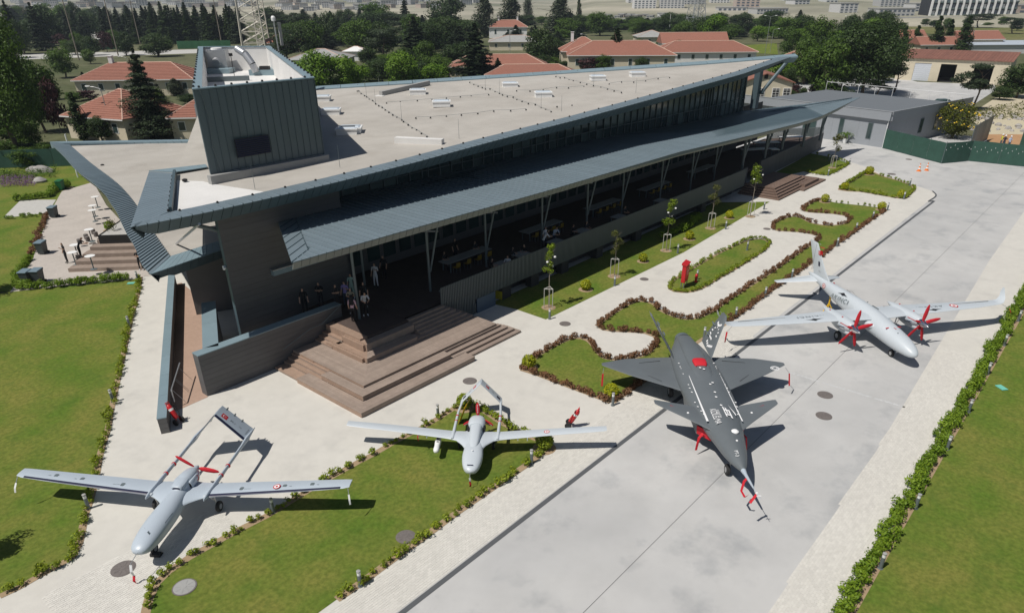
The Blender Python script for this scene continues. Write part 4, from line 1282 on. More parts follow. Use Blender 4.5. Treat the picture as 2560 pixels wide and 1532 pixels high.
decal(fus, 'nose_slot', [(-.14, -.02), (.14, -.02), (.14, .02), (-.14, .02)], (2.42, -.03, .868), (0, 1, -.02), (-.9, 0, .3), M['navy'], .02)
MB().tube((2.62, 0, .66), (2.98, 0, .60), .014, .01, 6).build('pitot_tube', M['galv'], W2)
ribbon(W2, [(2.95, .0, .58), (2.98, .02, .45), (2.94, .0, .36)], .09, M['decal'])
ribbon(W2, [(2.94, 0, .36), (2.98, .03, .22), (2.93, 0, .08)], .09, M['redcloth'])
gear(W2, 1.75, 0, .5, .17, .10)
for s in (-1, 1):
    gear(W2, -.15, s * .75, .72, .19, .11, lean=.1)
# pod under the right wing
pod = fuselage([(.98, -1.78, .52, .02, .02, .02), (.94, -1.78, .52, .10, .10, .10), (.80, -1.78, .52, .145, .14, .14), (.55, -1.78, .52, .13, .13, .13), (.2, -1.78, .54, .15, .15, .15), (-.1, -1.78, .56, .11, .11, .11), (-.25, -1.78, .57, .05, .05, .05)], 16, 2).build('pod', M['white'], W2, True)
MB().box(-.15, .25, -1.82, -1.74, .66, .86).build('pylon', M['navy'], pod)
decal(pod, 'pod_window', [(-.05, -.035), (.05, -.035), (.05, .035), (-.05, .035)], (.35, -1.78, .685), (0, 1, 0), (-1, 0, 0), M['black'])
for x, y in ((.1, 2.0), (.1, 2.45), (.05, -2.3), (.05, -2.7)):
    MB().box(x - .3, x + .2, y - .02, y + .02, .80, .96).build('pylon', M['aclight'], W2)
ribbon(W2, [(.30, -2.7, .98), (.36, -2.7, .85), (.34, -2.68, .7)], .05, M['redcloth'])
roundel(W2, (-.08, 3.35, 1.085), (1, 0, 0), (0, 1, .07), .13, RDL)
tag(MB().loft([[(.0, -.28, .0), (.05, .28, .0), (.05, .28, .05), (.0, -.28, .05)], [(-.35, -.22, .95), (-.30, .22, .95), (-.30, .22, 1.0), (-.35, -.22, 1.0)], [(-.5, -.26, 1.25), (-.45, .26, 1.25), (-.45, .26, 1.3), (-.5, -.26, 1.3)]]).build('yellow_board', M['yellow']), 'yellow curved board standing under the white drone tail by the corner bush', 'board')
yb_o = bpy.data.objects['yellow_board']
yx = S('B3', 465, 640)
yb_o.location, yb_o.rotation_euler = (yx[0], yx[1], .02), (0, 0, rad(120))

# --- the larger grey drone at bottom left
W3 = thing('long_wing_drone', 'grey twin boom drone with dark wing edges standing on the left walkway', 'drone', (8.45, 25.7, 0), rad(217.4))
F3 = [(3.68, 0, .95, .04, .03, .03), (3.62, 0, .95, .22, .12, .14), (3.4, 0, .96, .37, .22, .26), (2.9, 0, .98, .46, .31, .36), (2.2, 0, 1.0, .50, .36, .40), (1.4, 0, 1.0, .47, .38, .40), (.6, 0, 1.0, .40, .38, .36), (-.2, 0, 1.02, .36, .34, .32), (-.9, 0, 1.06, .28, .27, .24), (-1.2, 0, 1.10, .16, .14, .14)]
f3 = fuselage(F3, 28, 3, 2.1, 2.6).build('fuselage', M['ac'], W3, True)
fuselage([(.75, 0, 1.2, .04, .02, .1), (.4, 0, 1.22, .24, .20, .2), (.0, 0, 1.24, .31, .29, .2), (-.35, 0, 1.25, .33, .33, .2), (-.75, 0, 1.25, .31, .28, .2), (-1.05, 0, 1.24, .22, .20, .2), (-1.15, 0, 1.23, .14, .12, .12)], 20, 3, 2.5).build('engine_cowl', M['ac'], W3, True)
cw3 = fuselage([(.42, 0, 1.40, .2, .10, .06), (.28, 0, 1.41, .26, .14, .08), (-.25, 0, 1.42, .26, .14, .08), (-.5, 0, 1.42, .15, .08, .06)], 14, 2, 2.8).build('air_scoop', M['ac'], W3, True)
fuselage([(.435, 0, 1.40, .16, .075, .045), (.40, 0, 1.40, .16, .075, .045)], 12, 1, 2.8).build('scoop_mouth', M['navy'], cw3)
for s in (-1, 1):
    fuselage([(-.05, s * .30, 1.24, .08, .16, .18), (-.12, s * .33, 1.24, .10, .2, .2), (-.6, s * .32, 1.22, .09, .18, .2), (-1.0, s * .22, 1.2, .06, .1, .12)], 14, 2).build('cooling_duct', M['ac'], W3, True)
    fuselage([(-.03, s * .32, 1.24, .06, .12, .14), (-.06, s * .32, 1.24, .06, .12, .14)], 12, 1).build('duct_mouth', M['black'], W3)
wsec3 = [(1.25, 2.0, 0, 1.0, .32), (1.05, 1.68, .38, 1.01, .28), (.82, 1.4, .62, 1.02, .22), (.62, 1.17, .9, 1.035, .17), (.46, .98, 1.25, 1.05, .145), (.40, .92, 2.2, 1.13, .125), (.26, .78, 4.6, 1.31, .10), (.10, .62, 6.85, 1.48, .07), (-.05, .44, 7.08, 1.49, .025)]
for s in (1, -1):
    wg = wing([(r[0], r[1], s * r[2], r[3], r[4]) for r in wsec3], sub=2).build('wing', M['ac'], W3, True)
    q = []
    for y, xle, z, ch in ((1.28, .455, 1.055, .97), (3.0, .353, 1.187, .86), (4.9, .24, 1.333, .76), (6.75, .107, 1.472, .63)):
        th = np.interp(y, [1.25, 2.2, 4.6, 6.85], [.145, .125, .10, .07])
        for cc, t in ((.008, .20), (.05, .45), (.115, .66), (.15, .74)):
            q.append((xle - cc * ch + .006, s * y, z + t * th * .62 + .007))
    MB().add(q, [tuple((k * 4 + j, k * 4 + j + 1, (k + 1) * 4 + j + 1, (k + 1) * 4 + j)[::s]) for k in range(3) for j in range(3)]).build('leading_edge_strip', M['navy'], wg)
    for y in (2.55, 4.35, 5.5):
        xx = np.interp(y, [1.25, 6.85], [.46, .10]) - .36
        zz = np.interp(y, [1.25, 6.85], [1.05, 1.48]) + np.interp(y, [1.25, 6.85], [.09, .045])
        decal(wg, 'access_cover', [(-.1, -.05), (-.06, -.085), (.06, -.085), (.1, -.05), (.1, .05), (.06, .085), (-.06, .085), (-.1, .05)], (xx, s * y, zz), (1, 0, -.05), (0, 1, .075 * s), M['steel'])
        lettering(wg, 'NO STEP' if y < 3 else 'TB3', .07, (xx + .02, s * (y + (.26 if s > 0 else .26)), zz + .018), (0, -1, -.075 * s), (1, 0, 0), M['steel'])
    roundel(wg, (-.02, s * 4.05, 1.372), (1, 0, -.04), (0, 1, .075 * s), .15, RDL) if s > 0 else None
    bm = MB()
    rows = [(.72, .03), (.55, .07), (.25, .11), (-.2, .10), (-1.6, .075), (-3.2, .075), (-3.5, .10), (-3.75, .11), (-4.72, .02)]
    bm.loft([[(x, s * 1.22 + r * .8 * math.cos(i * math.pi / 5), (1.10 if x > -.5 else 1.10 + (-.5 - x) * .008) + r * 1.2 * math.sin(i * math.pi / 5)) for i in range(10)] for x, r in rows])
    bo = bm.build('tail_boom', M['ac'], W3, True)
    for xx in (-.95, -1.65):
        MB().tube((xx, s * 1.22, 1.11), (xx - .05, s * 1.22, 1.11), .105, .105, 12).build('red_band', M['red'], bo)
    MB().lathe([(.09, 0), (.07, .035), (.02, .05)], 0, 0, 10).build('fairing', M['aclight'], wg).location = (.42, s * 1.15, 1.10)
    MB().tube((.03, s * 7.05, 1.47), (.18, s * 7.1, 1.25), .018, .012, 6).build('tip_probe', M['galv'], wg)
    ribbon(wg, [(.18, s * 7.1, 1.25), (.3, s * 7.14, 1.05), (.34, s * 7.16, .86)], .07, M['decal'])
for p_, nrm in inverted_v(W3, -3.55, -3.62, 1.18, 1.14, 2.42, 1.08, .92, M['ac'], True):
    sgn = 1 if nrm.y > 0 else -1
    c_ = lambda t, f: Vector((-3.58 - f * 1.0, sgn * 1.18 * (1 - t), 1.14 + 1.28 * t)) + nrm * .034
    ux = Vector((0, -sgn * 1.18, 1.28)).normalized() * (-1 if sgn > 0 else 1)
    uy = nrm.cross(ux)
    flag(p_, c_(.78, .42), ux, uy, .30, .26)
    lettering(p_, 'PT-1', .15, c_(.52, .45), ux, uy, M['decalblack'])
    lettering(p_, 'TB3', .10, c_(.30, .48), ux, uy, M['steel'])
    lettering(p_, 'BAYRAKTAR', .07, c_(.08, .55), uy, -ux, M['decalblack'])
    for t in (.35, .6, .85):
        q = c_(t, .99) - nrm * .05
        fuselage([(q.x + .16, q.y, q.z, .02, .02, .02), (q.x + .05, q.y, q.z, .05, .05, .05), (q.x - .12, q.y, q.z, .03, .03, .03)], 8, 1).build('actuator_fairing', M['steel'], p_)
pr3 = fuselage([(-1.12, 0, 1.22, .13, .13, .13), (-1.34, 0, 1.22, .11, .11, .11), (-1.48, 0, 1.22, .02, .02, .02)], 12, 1).build('propeller_hub', M['ac'], W3, True)
for a in (143, 350):
    d_ = (0, math.cos(rad(a)), math.sin(rad(a)))
    blade_cover(pr3, (-1.30, 0, 1.22), d_, 1.0, .22, (1, 0, 0), M['redcloth'])
roundel(W3, (-.55, .42, 1.28), (1, 0, 0), (0, -.25, 1), .12, RDL, .02)
for y, z in ((.16, 1.275), (.1, 1.28), (-.12, 1.28)):
    decal(f3, 'vent', [(-.05, -.02), (.05, -.02), (.05, .02), (-.05, .02)], (2.8 + y, y, z), (1, 0, .1), (0, 1, -.3), M['steel'], .02)
decal(f3, 'side_window', [(-.22, -.03), (.22, -.03), (.16, .05), (-.22, .05)], (1.55, .436, 1.04), (-1, 0, 0), (0, -.1, 1), M['navy'], .012)
decal(f3, 'side_slot', [(-.3, -.012), (.3, -.012), (.3, .012), (-.3, .012)], (1.95, .40, 1.20), (-1, 0, 0), (0, -.3, 1), M['steel'], .02)
MB().tube((3.64, 0, .95), (4.2, 0, .86), .015, .011, 6).build('pitot_tube', M['galv'], W3)
ribbon(W3, [(4.18, 0, .84), (4.3, .03, .6), (4.22, .02, .36)], .09, M['decal'])
ribbon(W3, [(4.22, .02, .36), (4.34, .04, .2), (4.26, .02, .03)], .09, M['redcloth'])
gear(W3, 2.62, 0, .75, .20, .12)
for s in (-1, 1):
    gear(W3, .0, s * 1.3, 1.0, .24, .14, lean=.12)
tag(MB().hexa([(-.16, -.2, 0), (.12, -.2, 0), (.12, .2, 0), (-.16, .2, 0), (-.05, -.2, .16), (.12, -.2, .12), (.12, .2, .12), (-.05, .2, .16)]).build('wheel_chock', M['rubber']), 'black wheel chock under the nose wheel of the left grey drone', 'wheel chock')
bpy.data.objects['wheel_chock'].location = S('B2', 325, 1335) + (.02,)
bpy.data.objects['wheel_chock'].rotation_euler = (0, 0, rad(215))

# --- the twin-propeller drone on the apron
W4 = thing('twin_engine_drone', 'large pale grey drone with two red covered propellers on the apron', 'drone', (43.14, 7.65, 0), rad(231.0))
F4 = [(2.22, 0, .90, .03, .03, .03), (2.12, 0, .91, .20, .16, .17), (1.8, 0, .95, .38, .31, .30), (1.1, 0, 1.02, .55, .48, .40), (.2, 0, 1.08, .64, .58, .44), (-.8, 0, 1.14, .66, .68, .46), (-2.0, 0, 1.2, .66, .78, .48), (-3.4, 0, 1.3, .62, .74, .48), (-5.0, 0, 1.44, .52, .58, .44), (-6.5, 0, 1.58, .38, .40, .36), (-7.8, 0, 1.68, .26, .26, .26), (-9.0, 0, 1.74, .12, .14, .14), (-9.4, 0, 1.76, .04, .04, .04)]
f4 = fuselage(F4, 30, 3, 2.1, 2.4).build('fuselage', M['aclight'], W4, True)
fuselage([(-.85, -.5, 1.3, .04, .1, .1), (-1.3, -.6, 1.38, .26, .2, .25), (-2.2, -.6, 1.42, .3, .22, .25), (-3.4, -.5, 1.45, .1, .1, .1)], 16, 2).build('wing_fairing', M['aclight'], W4, True)
fuselage([(-.85, .5, 1.3, .04, .1, .1), (-1.3, .6, 1.38, .26, .2, .25), (-2.2, .6, 1.42, .3, .22, .25), (-3.4, .5, 1.45, .1, .1, .1)], 16, 2).build('wing_fairing', M['aclight'], W4, True)
wsec4 = [(-1.35, 1.85, 0, 1.62, .24), (-1.42, 1.72, 1.0, 1.64, .22), (-1.5, 1.6, 2.3, 1.66, .19), (-1.62, 1.4, 4.0, 1.64, .16), (-1.95, 1.0, 7.4, 1.58, .11), (-2.18, .72, 9.1, 1.56, .07)]
for s in (1, -1):
    wg = wing([(r[0], r[1], s * r[2], r[3], r[4]) for r in wsec4], sub=2).build('wing', M['aclight'], W4, True)
    tip = [(-2.18, .72, s * 9.1, 1.56, .07), (-2.30, .62, s * 9.42, 1.60, .06), (-2.52, .5, s * 9.66, 1.78, .05), (-2.8, .36, s * 9.78, 2.05, .035), (-3.0, .14, s * 9.84, 2.30, .02)]
    rg = [foil(*r[:5]) for r in tip]
    MB().loft(rg[::-1] if s > 0 else rg).build('winglet', M['aclight'], wg, True)
    for ya, yb2, xa, xb in ((1.35, 2.0, -3.02, -3.03), (2.75, 5.4, -2.72, -2.56), (5.6, 8.6, -2.50, -2.66)):
        MB().hexa([(xa, s * ya, 1.655), (xb, s * yb2, 1.62), (xb - .02, s * yb2, 1.62), (xa - .02, s * ya, 1.655), (xa, s * ya, 1.70), (xb, s * yb2, 1.655), (xb - .02, s * yb2, 1.655), (xa - .02, s * ya, 1.70)]).build('flap_gap', M['greyroof'], wg)
    lettering(wg, 'AKINCI', .30, (-2.3, s * 4.05, 1.735), (0, -1, 0), (1, 0, -.04), M['steel'], .012, 1.5, 1.3)
    decal(wg, 'emblem', [(-.6, 0), (-.2, .10), (0, .2), (.2, .10), (.6, 0), (.2, .04), (0, -.04), (-.2, .04)], (-1.93, s * 4.05, 1.745), (0, -1, 0), (1, 0, 0), M['decalblack'], .012)
    if s > 0:
        roundel(wg, (-2.25, 5.75, 1.70), (1, 0, -.02), (0, 1, 0), .25, [(1.0, M['red']), (.74, M['decal']), (.38, M['red'])], .008)
    MB().tube((-2.2, s * 9.2, 1.55), (-1.95, s * 9.6, 1.35), .014, .01, 6).build('tip_probe', M['galv'], wg)
    ribbon(wg, [(-1.95, s * 9.6, 1.35), (-1.8, s * 9.7, 1.1), (-1.78, s * 9.72, .75)], .10, M['redcloth'])
    # nacelle with spinner, propeller and covers
    nc = fuselage([(-.66, s * 2.25, 1.56, .20, .20, .20), (-.75, s * 2.25, 1.55, .27, .27, .27), (-1.3, s * 2.25, 1.52, .38, .36, .40), (-2.0, s * 2.25, 1.52, .40, .35, .42), (-2.8, s * 2.25, 1.56, .33, .26, .32), (-3.4, s * 2.25, 1.62, .18, .12, .16), (-3.8, s * 2.25, 1.64, .04, .03, .03)], 22, 3, 2.4).build('nacelle', M['aclight'], W4, True)
    fuselage([(-.62, s * 2.25, 1.19, .15, .12, .12), (-.9, s * 2.25, 1.17, .22, .15, .16), (-1.6, s * 2.25, 1.15, .26, .16, .2), (-2.4, s * 2.25, 1.2, .2, .12, .16), (-2.9, s * 2.25, 1.28, .08, .05, .06)], 16, 2).build('oil_cooler', M['aclight'], nc, True)
    fuselage([(-.60, s * 2.25, 1.19, .12, .09, .09), (-.64, s * 2.25, 1.19, .12, .09, .09)], 12, 1).build('cooler_plug', M['red'], nc)
    MB().path([(-.72, s * 2.25 + .27 * sg, 1.62) if k == 0 else (-1.35, s * 2.25 + .385 * sg, 1.64) for sg in (1,) for k in (0, 1)], .02, 6).path([(-.72, s * 2.25 - .27, 1.62), (-1.35, s * 2.25 - .385, 1.64)], .02, 6).build('red_strap', M['red'], nc)
    for sg in (-1, 1):
        MB().tube((-.95, s * 2.25 + sg * .33, 1.45), (-1.45, s * 2.25 + sg * .46, 1.40), .085, .07, 10).build('exhaust_stack', M['chrome'], nc)
    sp_ = fuselage([(-.68, s * 2.25, 1.55, .225, .225, .225), (-.45, s * 2.25, 1.55, .20, .20, .20), (-.15, s * 2.25, 1.55, .11, .11, .11), (.06, s * 2.25, 1.55, .015, .015, .015)], 18, 3).build('spinner', M['chrome'], W4, True)
    for a in (84, 10, 228, 286, 156):
        if a == 156:
            continue
        d_ = (.0, math.cos(rad(a)) , math.sin(rad(a)))
        blade_cover(sp_, (-.52, s * 2.25, 1.55), d_, 1.22, .24, (1, 0, 0), M['redcloth'])
    d_ = (0, math.cos(rad(156)), math.sin(rad(156)))
    blade_cover(sp_, (-.52, s * 2.25, 1.55), d_, .55, .16, (1, 0, 0), M['redcloth'])
    for xx in (-1.6, -2.9):
        MB().lathe([(.05, 0), (.03, .03)], 0, 0, 8).build('red_plug', M['red'], nc).location = (xx, s * 2.4, 1.56 + (.33 if xx > -2 else .25))
    gear(W4, -2.25, s * 1.85, 1.25, .30, .18, lean=.05)
    # tailplane
    ht = wing([(-7.75, 1.25, s * .1, 1.70, .11), (-8.5, .80, s * 1.3, 1.47, .08), (-9.22, .46, s * 2.42, 1.22, .05)]).build('tailplane', M['aclight'], W4, True)
    MB().hexa([(-8.62, s * .35, 1.68), (-9.44, s * 2.3, 1.265), (-9.46, s * 2.3, 1.265), (-8.64, s * .35, 1.68), (-8.62, s * .35, 1.72), (-9.44, s * 2.3, 1.29), (-9.46, s * 2.3, 1.29), (-8.64, s * .35, 1.72)]).build('elevator_gap', M['greyroof'], ht)
vt = MB().loft([foil(r[0], r[1], 0, r[2], r[3], vert=True) for r in ((-5.9, 3.0, 1.7, .10), (-6.9, 2.0, 2.0, .14), (-7.6, 1.55, 2.5, .13), (-8.3, 1.25, 3.2, .11), (-9.0, 1.0, 3.95, .08), (-9.06, .9, 3.99, .03))]).build('tail_fin', M['aclight'], W4, True)
for s in (-1, 1):
    flag(vt, (-8.55, s * .062, 3.45), (s * -1, 0, 0), (-.25, 0, 1), .30, .26)
    decal(vt, 'emblem', [(-.1, -.15), (.1, -.15), (.1, .15), (-.1, .15)], (-8.35, s * .075, 2.75), (s * -1, 0, 0), (-.3, 0, 1), M['navy'])
    lettering(vt, 'PT-2', .12, (-8.1, s * .085, 2.28), (s * -1, 0, 0), (0, 0, 1), M['decalblack'])
    MB().box(-9.12, -9.1, s * .045 - .01, s * .045 + .01, 2.1, 3.9).build('rudder_gap', M['greyroof'], vt)
    roundel(f4, (-6.9, s * .36, 1.72), (s * -1, 0, 0), (0, 0, 1), .17, RDL, .01)
    lettering(f4, 'AKINCI', .40, (-4.75, s * .545, 1.64), (s * -1, 0, .10), (-.05, s * -.5, 1), M['steel'], .03, 1.2, 1.25)
    decal(f4, 'emblem', [(-.55, 0), (-.2, .08), (0, .17), (.2, .08), (.55, 0), (.2, .03), (0, -.03), (-.2, .03)], (-4.75, s * .40, 1.90), (s * -1, 0, .10), (-.05, s * -.9, .8), M['decalblack'], .04)
MB().box(-8.9, -8.7, -.012, .012, 3.98, 4.0).build('fin_cap', M['greyroof'], vt)
ribbon(vt, [(-8.9, .1, 3.75), (-8.75, .35, 3.7), (-8.72, .4, 3.4)], .1, M['redcloth'])
for s in (-1, 1):
    ribbon(f4, [(-.15 + .12 * abs(t), s * t, 1.665 - .06 * t * t) for t in (.0, .2, .4, .5)][::s], .06, M['red'], 'nose_marking')
decal(f4, 'nose_marking', [(-.3, -.03), (.3, -.03), (.3, .03), (-.3, .03)], (-.1, -.08, 1.668), (1, .2, 0), (-.2, 1, 0), M['red'], .02)
for x, y in ((.75, .2), (.55, -.15), (-2.6, .3), (-3.3, .4), (-4.1, .1)):
    MB().lathe([(.035, 0), (.05, .02), (.01, .06)], 0, 0, 8).build('antenna', M['steel'], f4).location = (x, y, float(np.interp(x, [-4.5, -2, 0, 1], [2.0, 1.95, 1.64, 1.48])) - .04 * y * 3)
MB().box(-2.9, -2.3, .45, .52, 1.85, 1.88).build('blade_antenna', M['steel'], f4)
ng = gear(W4, .42, 0, .72, .22, .14, M['white'])
MB().tube((.9, .1, .75), (.55, .1, .3), .03, .03, 6).build('gear_door', M['white'], ng)
jk = thing('aircraft_jack', 'yellow support jack under the tail of the twin propeller drone', 'jack', (*S('B6', 0, 0), 0) if False else (47.0, 12.6, 0))
MB().lathe([(.05, 0), (.05, 1.1), (.09, 1.1), (.09, 1.25)], 0, 0, 8).build('column', M['yellow'], jk)
for a in (30, 150, 270):
    MB().tube((.45 * math.cos(rad(a)), .45 * math.sin(rad(a)), .03), (0, 0, .7), .03, .03, 6).build('leg', M['yellow'], jk)

# --- the dark jet drone with canards
W5 = thing('jet_drone', 'dark grey delta winged jet drone with canards and red covers on the apron', 'drone', (31.63, 14.58, 0), rad(220.6))
F5 = [(9.62, 0, 1.38, .04, .04, .04), (9.5, 0, 1.38, .10, .09, .09), (9.0, 0, 1.39, .30, .22, .22), (8.2, 0, 1.40, .52, .36, .38), (7.2, 0, 1.42, .70, .46, .48), (6.4, 0, 1.44, .86, .48, .54), (5.4, 0, 1.46, 1.06, .48, .60), (4.2, 0, 1.46, 1.16, .50, .66), (3.0, 0, 1.44, 1.22, .54, .66), (1.4, 0, 1.42, 1.24, .60, .62), (0.0, 0, 1.42, 1.16, .60, .55), (-1.4, 0, 1.44, 1.0, .54, .48), (-2.5, 0, 1.48, .62, .46, .40), (-2.9, 0, 1.5, .50, .40, .36)]
f5 = fuselage(F5, 32, 3, 1.75, 2.4).build('fuselage', M['kiz'], W5, True)
fuselage([(3.6, 0, 1.86, .05, .02, .05), (2.4, 0, 1.88, .42, .12, .1), (1.0, 0, 1.90, .55, .22, .1), (-.4, 0, 1.88, .55, .24, .1), (-1.6, 0, 1.80, .50, .26, .1), (-2.7, 0, 1.66, .46, .28, .1), (-2.95, 0, 1.6, .42, .26, .1)], 20, 3, 2.2).build('dorsal_spine', M['kiz'], W5, True)
noz = MB().loft([ring(-2.85, 0, 1.52, .50, .42, .36, 20), ring(-3.25, 0, 1.53, .40, .34, .30, 20), ring(-3.25, 0, 1.53, .34, .28, .25, 20), ring(-2.9, 0, 1.53, .34, .28, .25, 20)], cap0=False).build('exhaust_nozzle', M['steel'], W5, True)
rc = fuselage([(1.35, 0, 2.07, .28, .06, .10), (1.2, 0, 2.10, .34, .13, .12), (.8, 0, 2.12, .36, .14, .12), (.62, 0, 2.10, .27, .09, .1)], 18, 2, 3).build('intake_cover', M['redcloth'], W5, True)
MB().box(1.36, 1.42, -.27, .27, 1.99, 2.08).build('intake_slot', M['black'], W5)
for s in (1, -1):
    # wing
    wv = MB().loft((lambda r: r[::-1] if s > 0 else r)([foil(2.75, 3.95, s * 1.0, 1.30, .16), foil(2.28, 3.45, s * 1.6, 1.30, .13), foil(.95, 1.9, s * 3.6, 1.33, .09), foil(.0, .42, s * 4.86, 1.38, .045), foil(-.1, .25, s * 4.96, 1.385, .02)])).build('wing', M['kiz'], W5, True)
    for (xa, ya, xb2, yb2) in ((-.95, 1.7, -.62, 2.9), (-.58, 2.95, -.3, 4.5)):
        MB().hexa([(xa + .28, s * ya, 1.30), (xb2 + .22, s * yb2, 1.33), (xb2 + .20, s * yb2, 1.33), (xa + .26, s * ya, 1.30), (xa + .28, s * ya, 1.352), (xb2 + .22, s * yb2, 1.368), (xb2 + .20, s * yb2, 1.368), (xa + .26, s * ya, 1.352)]).build('elevon_gap', M['black'], wv)
    decal(wv, 'panel_line', [(-.6, -.012), (.6, -.012), (.6, .012), (-.6, .012)], (1.25, s * 2.45, 1.385), (-.72, s * .69, 0), (.69, s * .72, 0) if s > 0 else (-.69, s * -.72, 0), M['black'], .012)
    # canard
    cv = MB().loft((lambda r: r[::-1] if s > 0 else r)([foil(6.75, 1.95, s * .72, 1.60, .10), foil(6.2, 1.60, s * 1.3, 1.66, .08), foil(4.85, .52, s * 2.82, 1.80, .035), foil(4.7, .36, s * 2.95, 1.81, .015)])).build('canard', M['kiz'], W5, True)
    decal(cv, 'red_stencil', [(-.18, -.04), (.18, -.06), (.2, .04), (-.12, .06)], (4.9, s * 2.1, 1.752), (-.6, s * 1, .09), (1, s * .6, 0) if s < 0 else (-1, s * -.6, 0), mat('stencilred', (.32, .03, .05), .6) if 'stencilred' not in bpy.data.materials else bpy.data.materials['stencilred'], .008)
    MB().lathe([(.06, 0), (.03, .03)], 0, 0, 8).build('fastener', M['decal'], cv).location = (5.4, s * 1.5, 1.73)
    # canted fin
    a_, b_ = Vector((-.35, s * 1.02, 1.62)), Vector((-1.95, s * 2.02, 3.25))
    nrm = Vector((0, s * 1.63, -1.0)).normalized()
    rg = []
    for (x0, ch, p) in ((-.35, 2.35, a_), (-1.30, 1.55, a_.lerp(b_, .55)), (-1.95, .95, b_), (-2.2, .6, b_ + Vector((0, s * .05, .08)))):
        pr = [tuple(Vector((x0 - cc * ch, p.y, p.z)) + nrm * t * .05) for cc, t in AIRF] + [tuple(Vector((x0 - cc * ch, p.y, p.z)) - nrm * t * .05) for cc, t in AIRF[1:-1][::-1]]
        rg.append(pr)
    fv = MB().loft(rg if s > 0 else rg[::-1]).build('tail_fin', M['kiz'], W5, True)
    up_ = Vector((0, s * 1.0, 1.63)).normalized()
    for t0, t1, f0, f1, nk in ((.10, .15, .25, .75, 6), (.70, .74, .25, .75, 5)):
        for k in range(nk):       # white chequer bands and marks on the fin faces
            for sg in (-1, 1):
                fx = f0 + (f1 - f0) * k / nk
                t_ = t0 + abs(k - nk / 2) * .03
                p = a_.lerp(b_, t_)
                xx = -.35 - 1.6 * t_ - fx * (2.35 - 1.4 * t_)
                decal(fv, 'white_mark', [(-.07, -.04), (.05, -.07), (.09, .06), (-.05, .09)], (xx, p.y + nrm.y * .055 * sg, p.z + nrm.z * .055 * sg), (1, 0, 0) if sg * s < 0 else (-1, 0, 0), up_, M['decal'], .008)
    for sg in (-1, 1):
        p = a_.lerp(b_, .48)
        for k in range(9):
            an = k * .62
            decal(fv, 'white_mark', [(-.10, -.025), (.08, -.045), (.12, .03), (-.06, .05)], (-1.95 + .42 * math.cos(an), p.y + nrm.y * .056 * sg + up_.y * .34 * math.sin(an), p.z + nrm.z * .056 * sg + up_.z * .34 * math.sin(an)), (1, 0, .4 * math.sin(an)) if sg * s < 0 else (-1, 0, .4 * math.sin(an)), up_, M['decal'], .009)
    for t in (.3, .62):
        p = a_.lerp(b_, t)
        fuselage([(-2.0 - t * .6, p.y - nrm.y * .1, p.z - nrm.z * .1, .02, .02, .02), (-2.3 - t * .6, p.y - nrm.y * .1, p.z - nrm.z * .1, .06, .05, .05), (-2.65 - t * .6, p.y - nrm.y * .08, p.z - nrm.z * .08, .02, .02, .02)], 8, 1).build('actuator_fairing', M['steel'], fv)
    MB().tube((-2.5, b_.y, b_.z - .1), (-3.3, b_.y, b_.z - .05), .025, .006, 6).build('fin_probe', M['galv'], fv)
    # fuselage side intakes with red plugs
    it = MB().loft([[(6.35, s * .50, 1.30), (5.75, s * 1.16, 1.36), (5.75, s * 1.10, .80), (6.25, s * .55, .74)], [(3.0, s * .5, 1.30), (3.0, s * 1.2, 1.36), (3.0, s * 1.1, .82), (3.0, s * .5, .76)]][::1] if s < 0 else [[(3.0, s * .5, 1.30), (3.0, s * 1.2, 1.36), (3.0, s * 1.1, .82), (3.0, s * .5, .76)], [(6.35, s * .50, 1.30), (5.75, s * 1.16, 1.36), (5.75, s * 1.10, .80), (6.25, s * .55, .74)]]).build('side_intake', M['kiz'], W5)
    MB().hexa([(6.37, s * .54, .80), (5.79, s * 1.08, .86), (5.85, s * 1.09, .86), (6.43, s * .54, .80), (6.43, s * .54, 1.27), (5.83, s * 1.13, 1.32), (5.89, s * 1.14, 1.32), (6.49, s * .54, 1.27)]).build('intake_plug', M['redcloth'], it)
    ribbon(it, [(6.2, s * .9, 1.1), (6.35, s * 1.1, .95), (6.4, s * 1.16, .5), (6.42, s * 1.18, .3)], .12, M['redcloth'])
    # long white stripe with a broken end
    for k in range(9):
        x0, x1 = 2.2 + k * .46, 2.2 + (k + (1 if k < 8 else .9)) * .46
        w0, w1 = .012 + .040 * (k / 9), .012 + .040 * ((k + 1) / 9)
        if s > 0: w0, w1 = w0 * .55, w1 * .55
        z0 = lambda x: 1.44 + np.interp(x, [2, 4.2, 6.4, 7.2], [.52, .42, .34, .24])
        MB().add([(x0, s * .80 - w0, z0(x0) + .04), (x1, s * .80 - w1, z0(x1) + .04), (x1, s * .80 + w1, z0(x1) + .04), (x0, s * .80 + w0, z0(x0) + .04)], [(0, 1, 2, 3)]).build('white_stripe', M['decal'], f5)
    MB().tube((.2, s * 4.9, 1.37), (.62, s * 4.98, 1.25), .015, .01, 6).build('tip_probe', M['galv'], wv)
    ribbon(wv, [(.62, s * 4.98, 1.25), (.7, s * 5.0, 1.0), (.85, s * 5.02, .62)], .10, M['redcloth'])
    gear(W5, .9, s * 1.25, .95, .33, .2)
    for x, y in ((4.9, 1.0), (4.5, 1.05), (3.5, .98), (3.1, 1.0), (2.75, .98), (1.6, 1.0), (1.0, .98), (.8, 1.0), (.4, 1.0), (5.3, .92), (5.6, .86)):
        decal(f5, 'fastener_mark', [(-.05, -.03), (.02, -.05), (.06, .02), (-.01, .05)], (x, s * y * .93, 1.0), (1, 0, 0), (0, 1, 0), M['decal'], .01).location = (0, 0, .76)
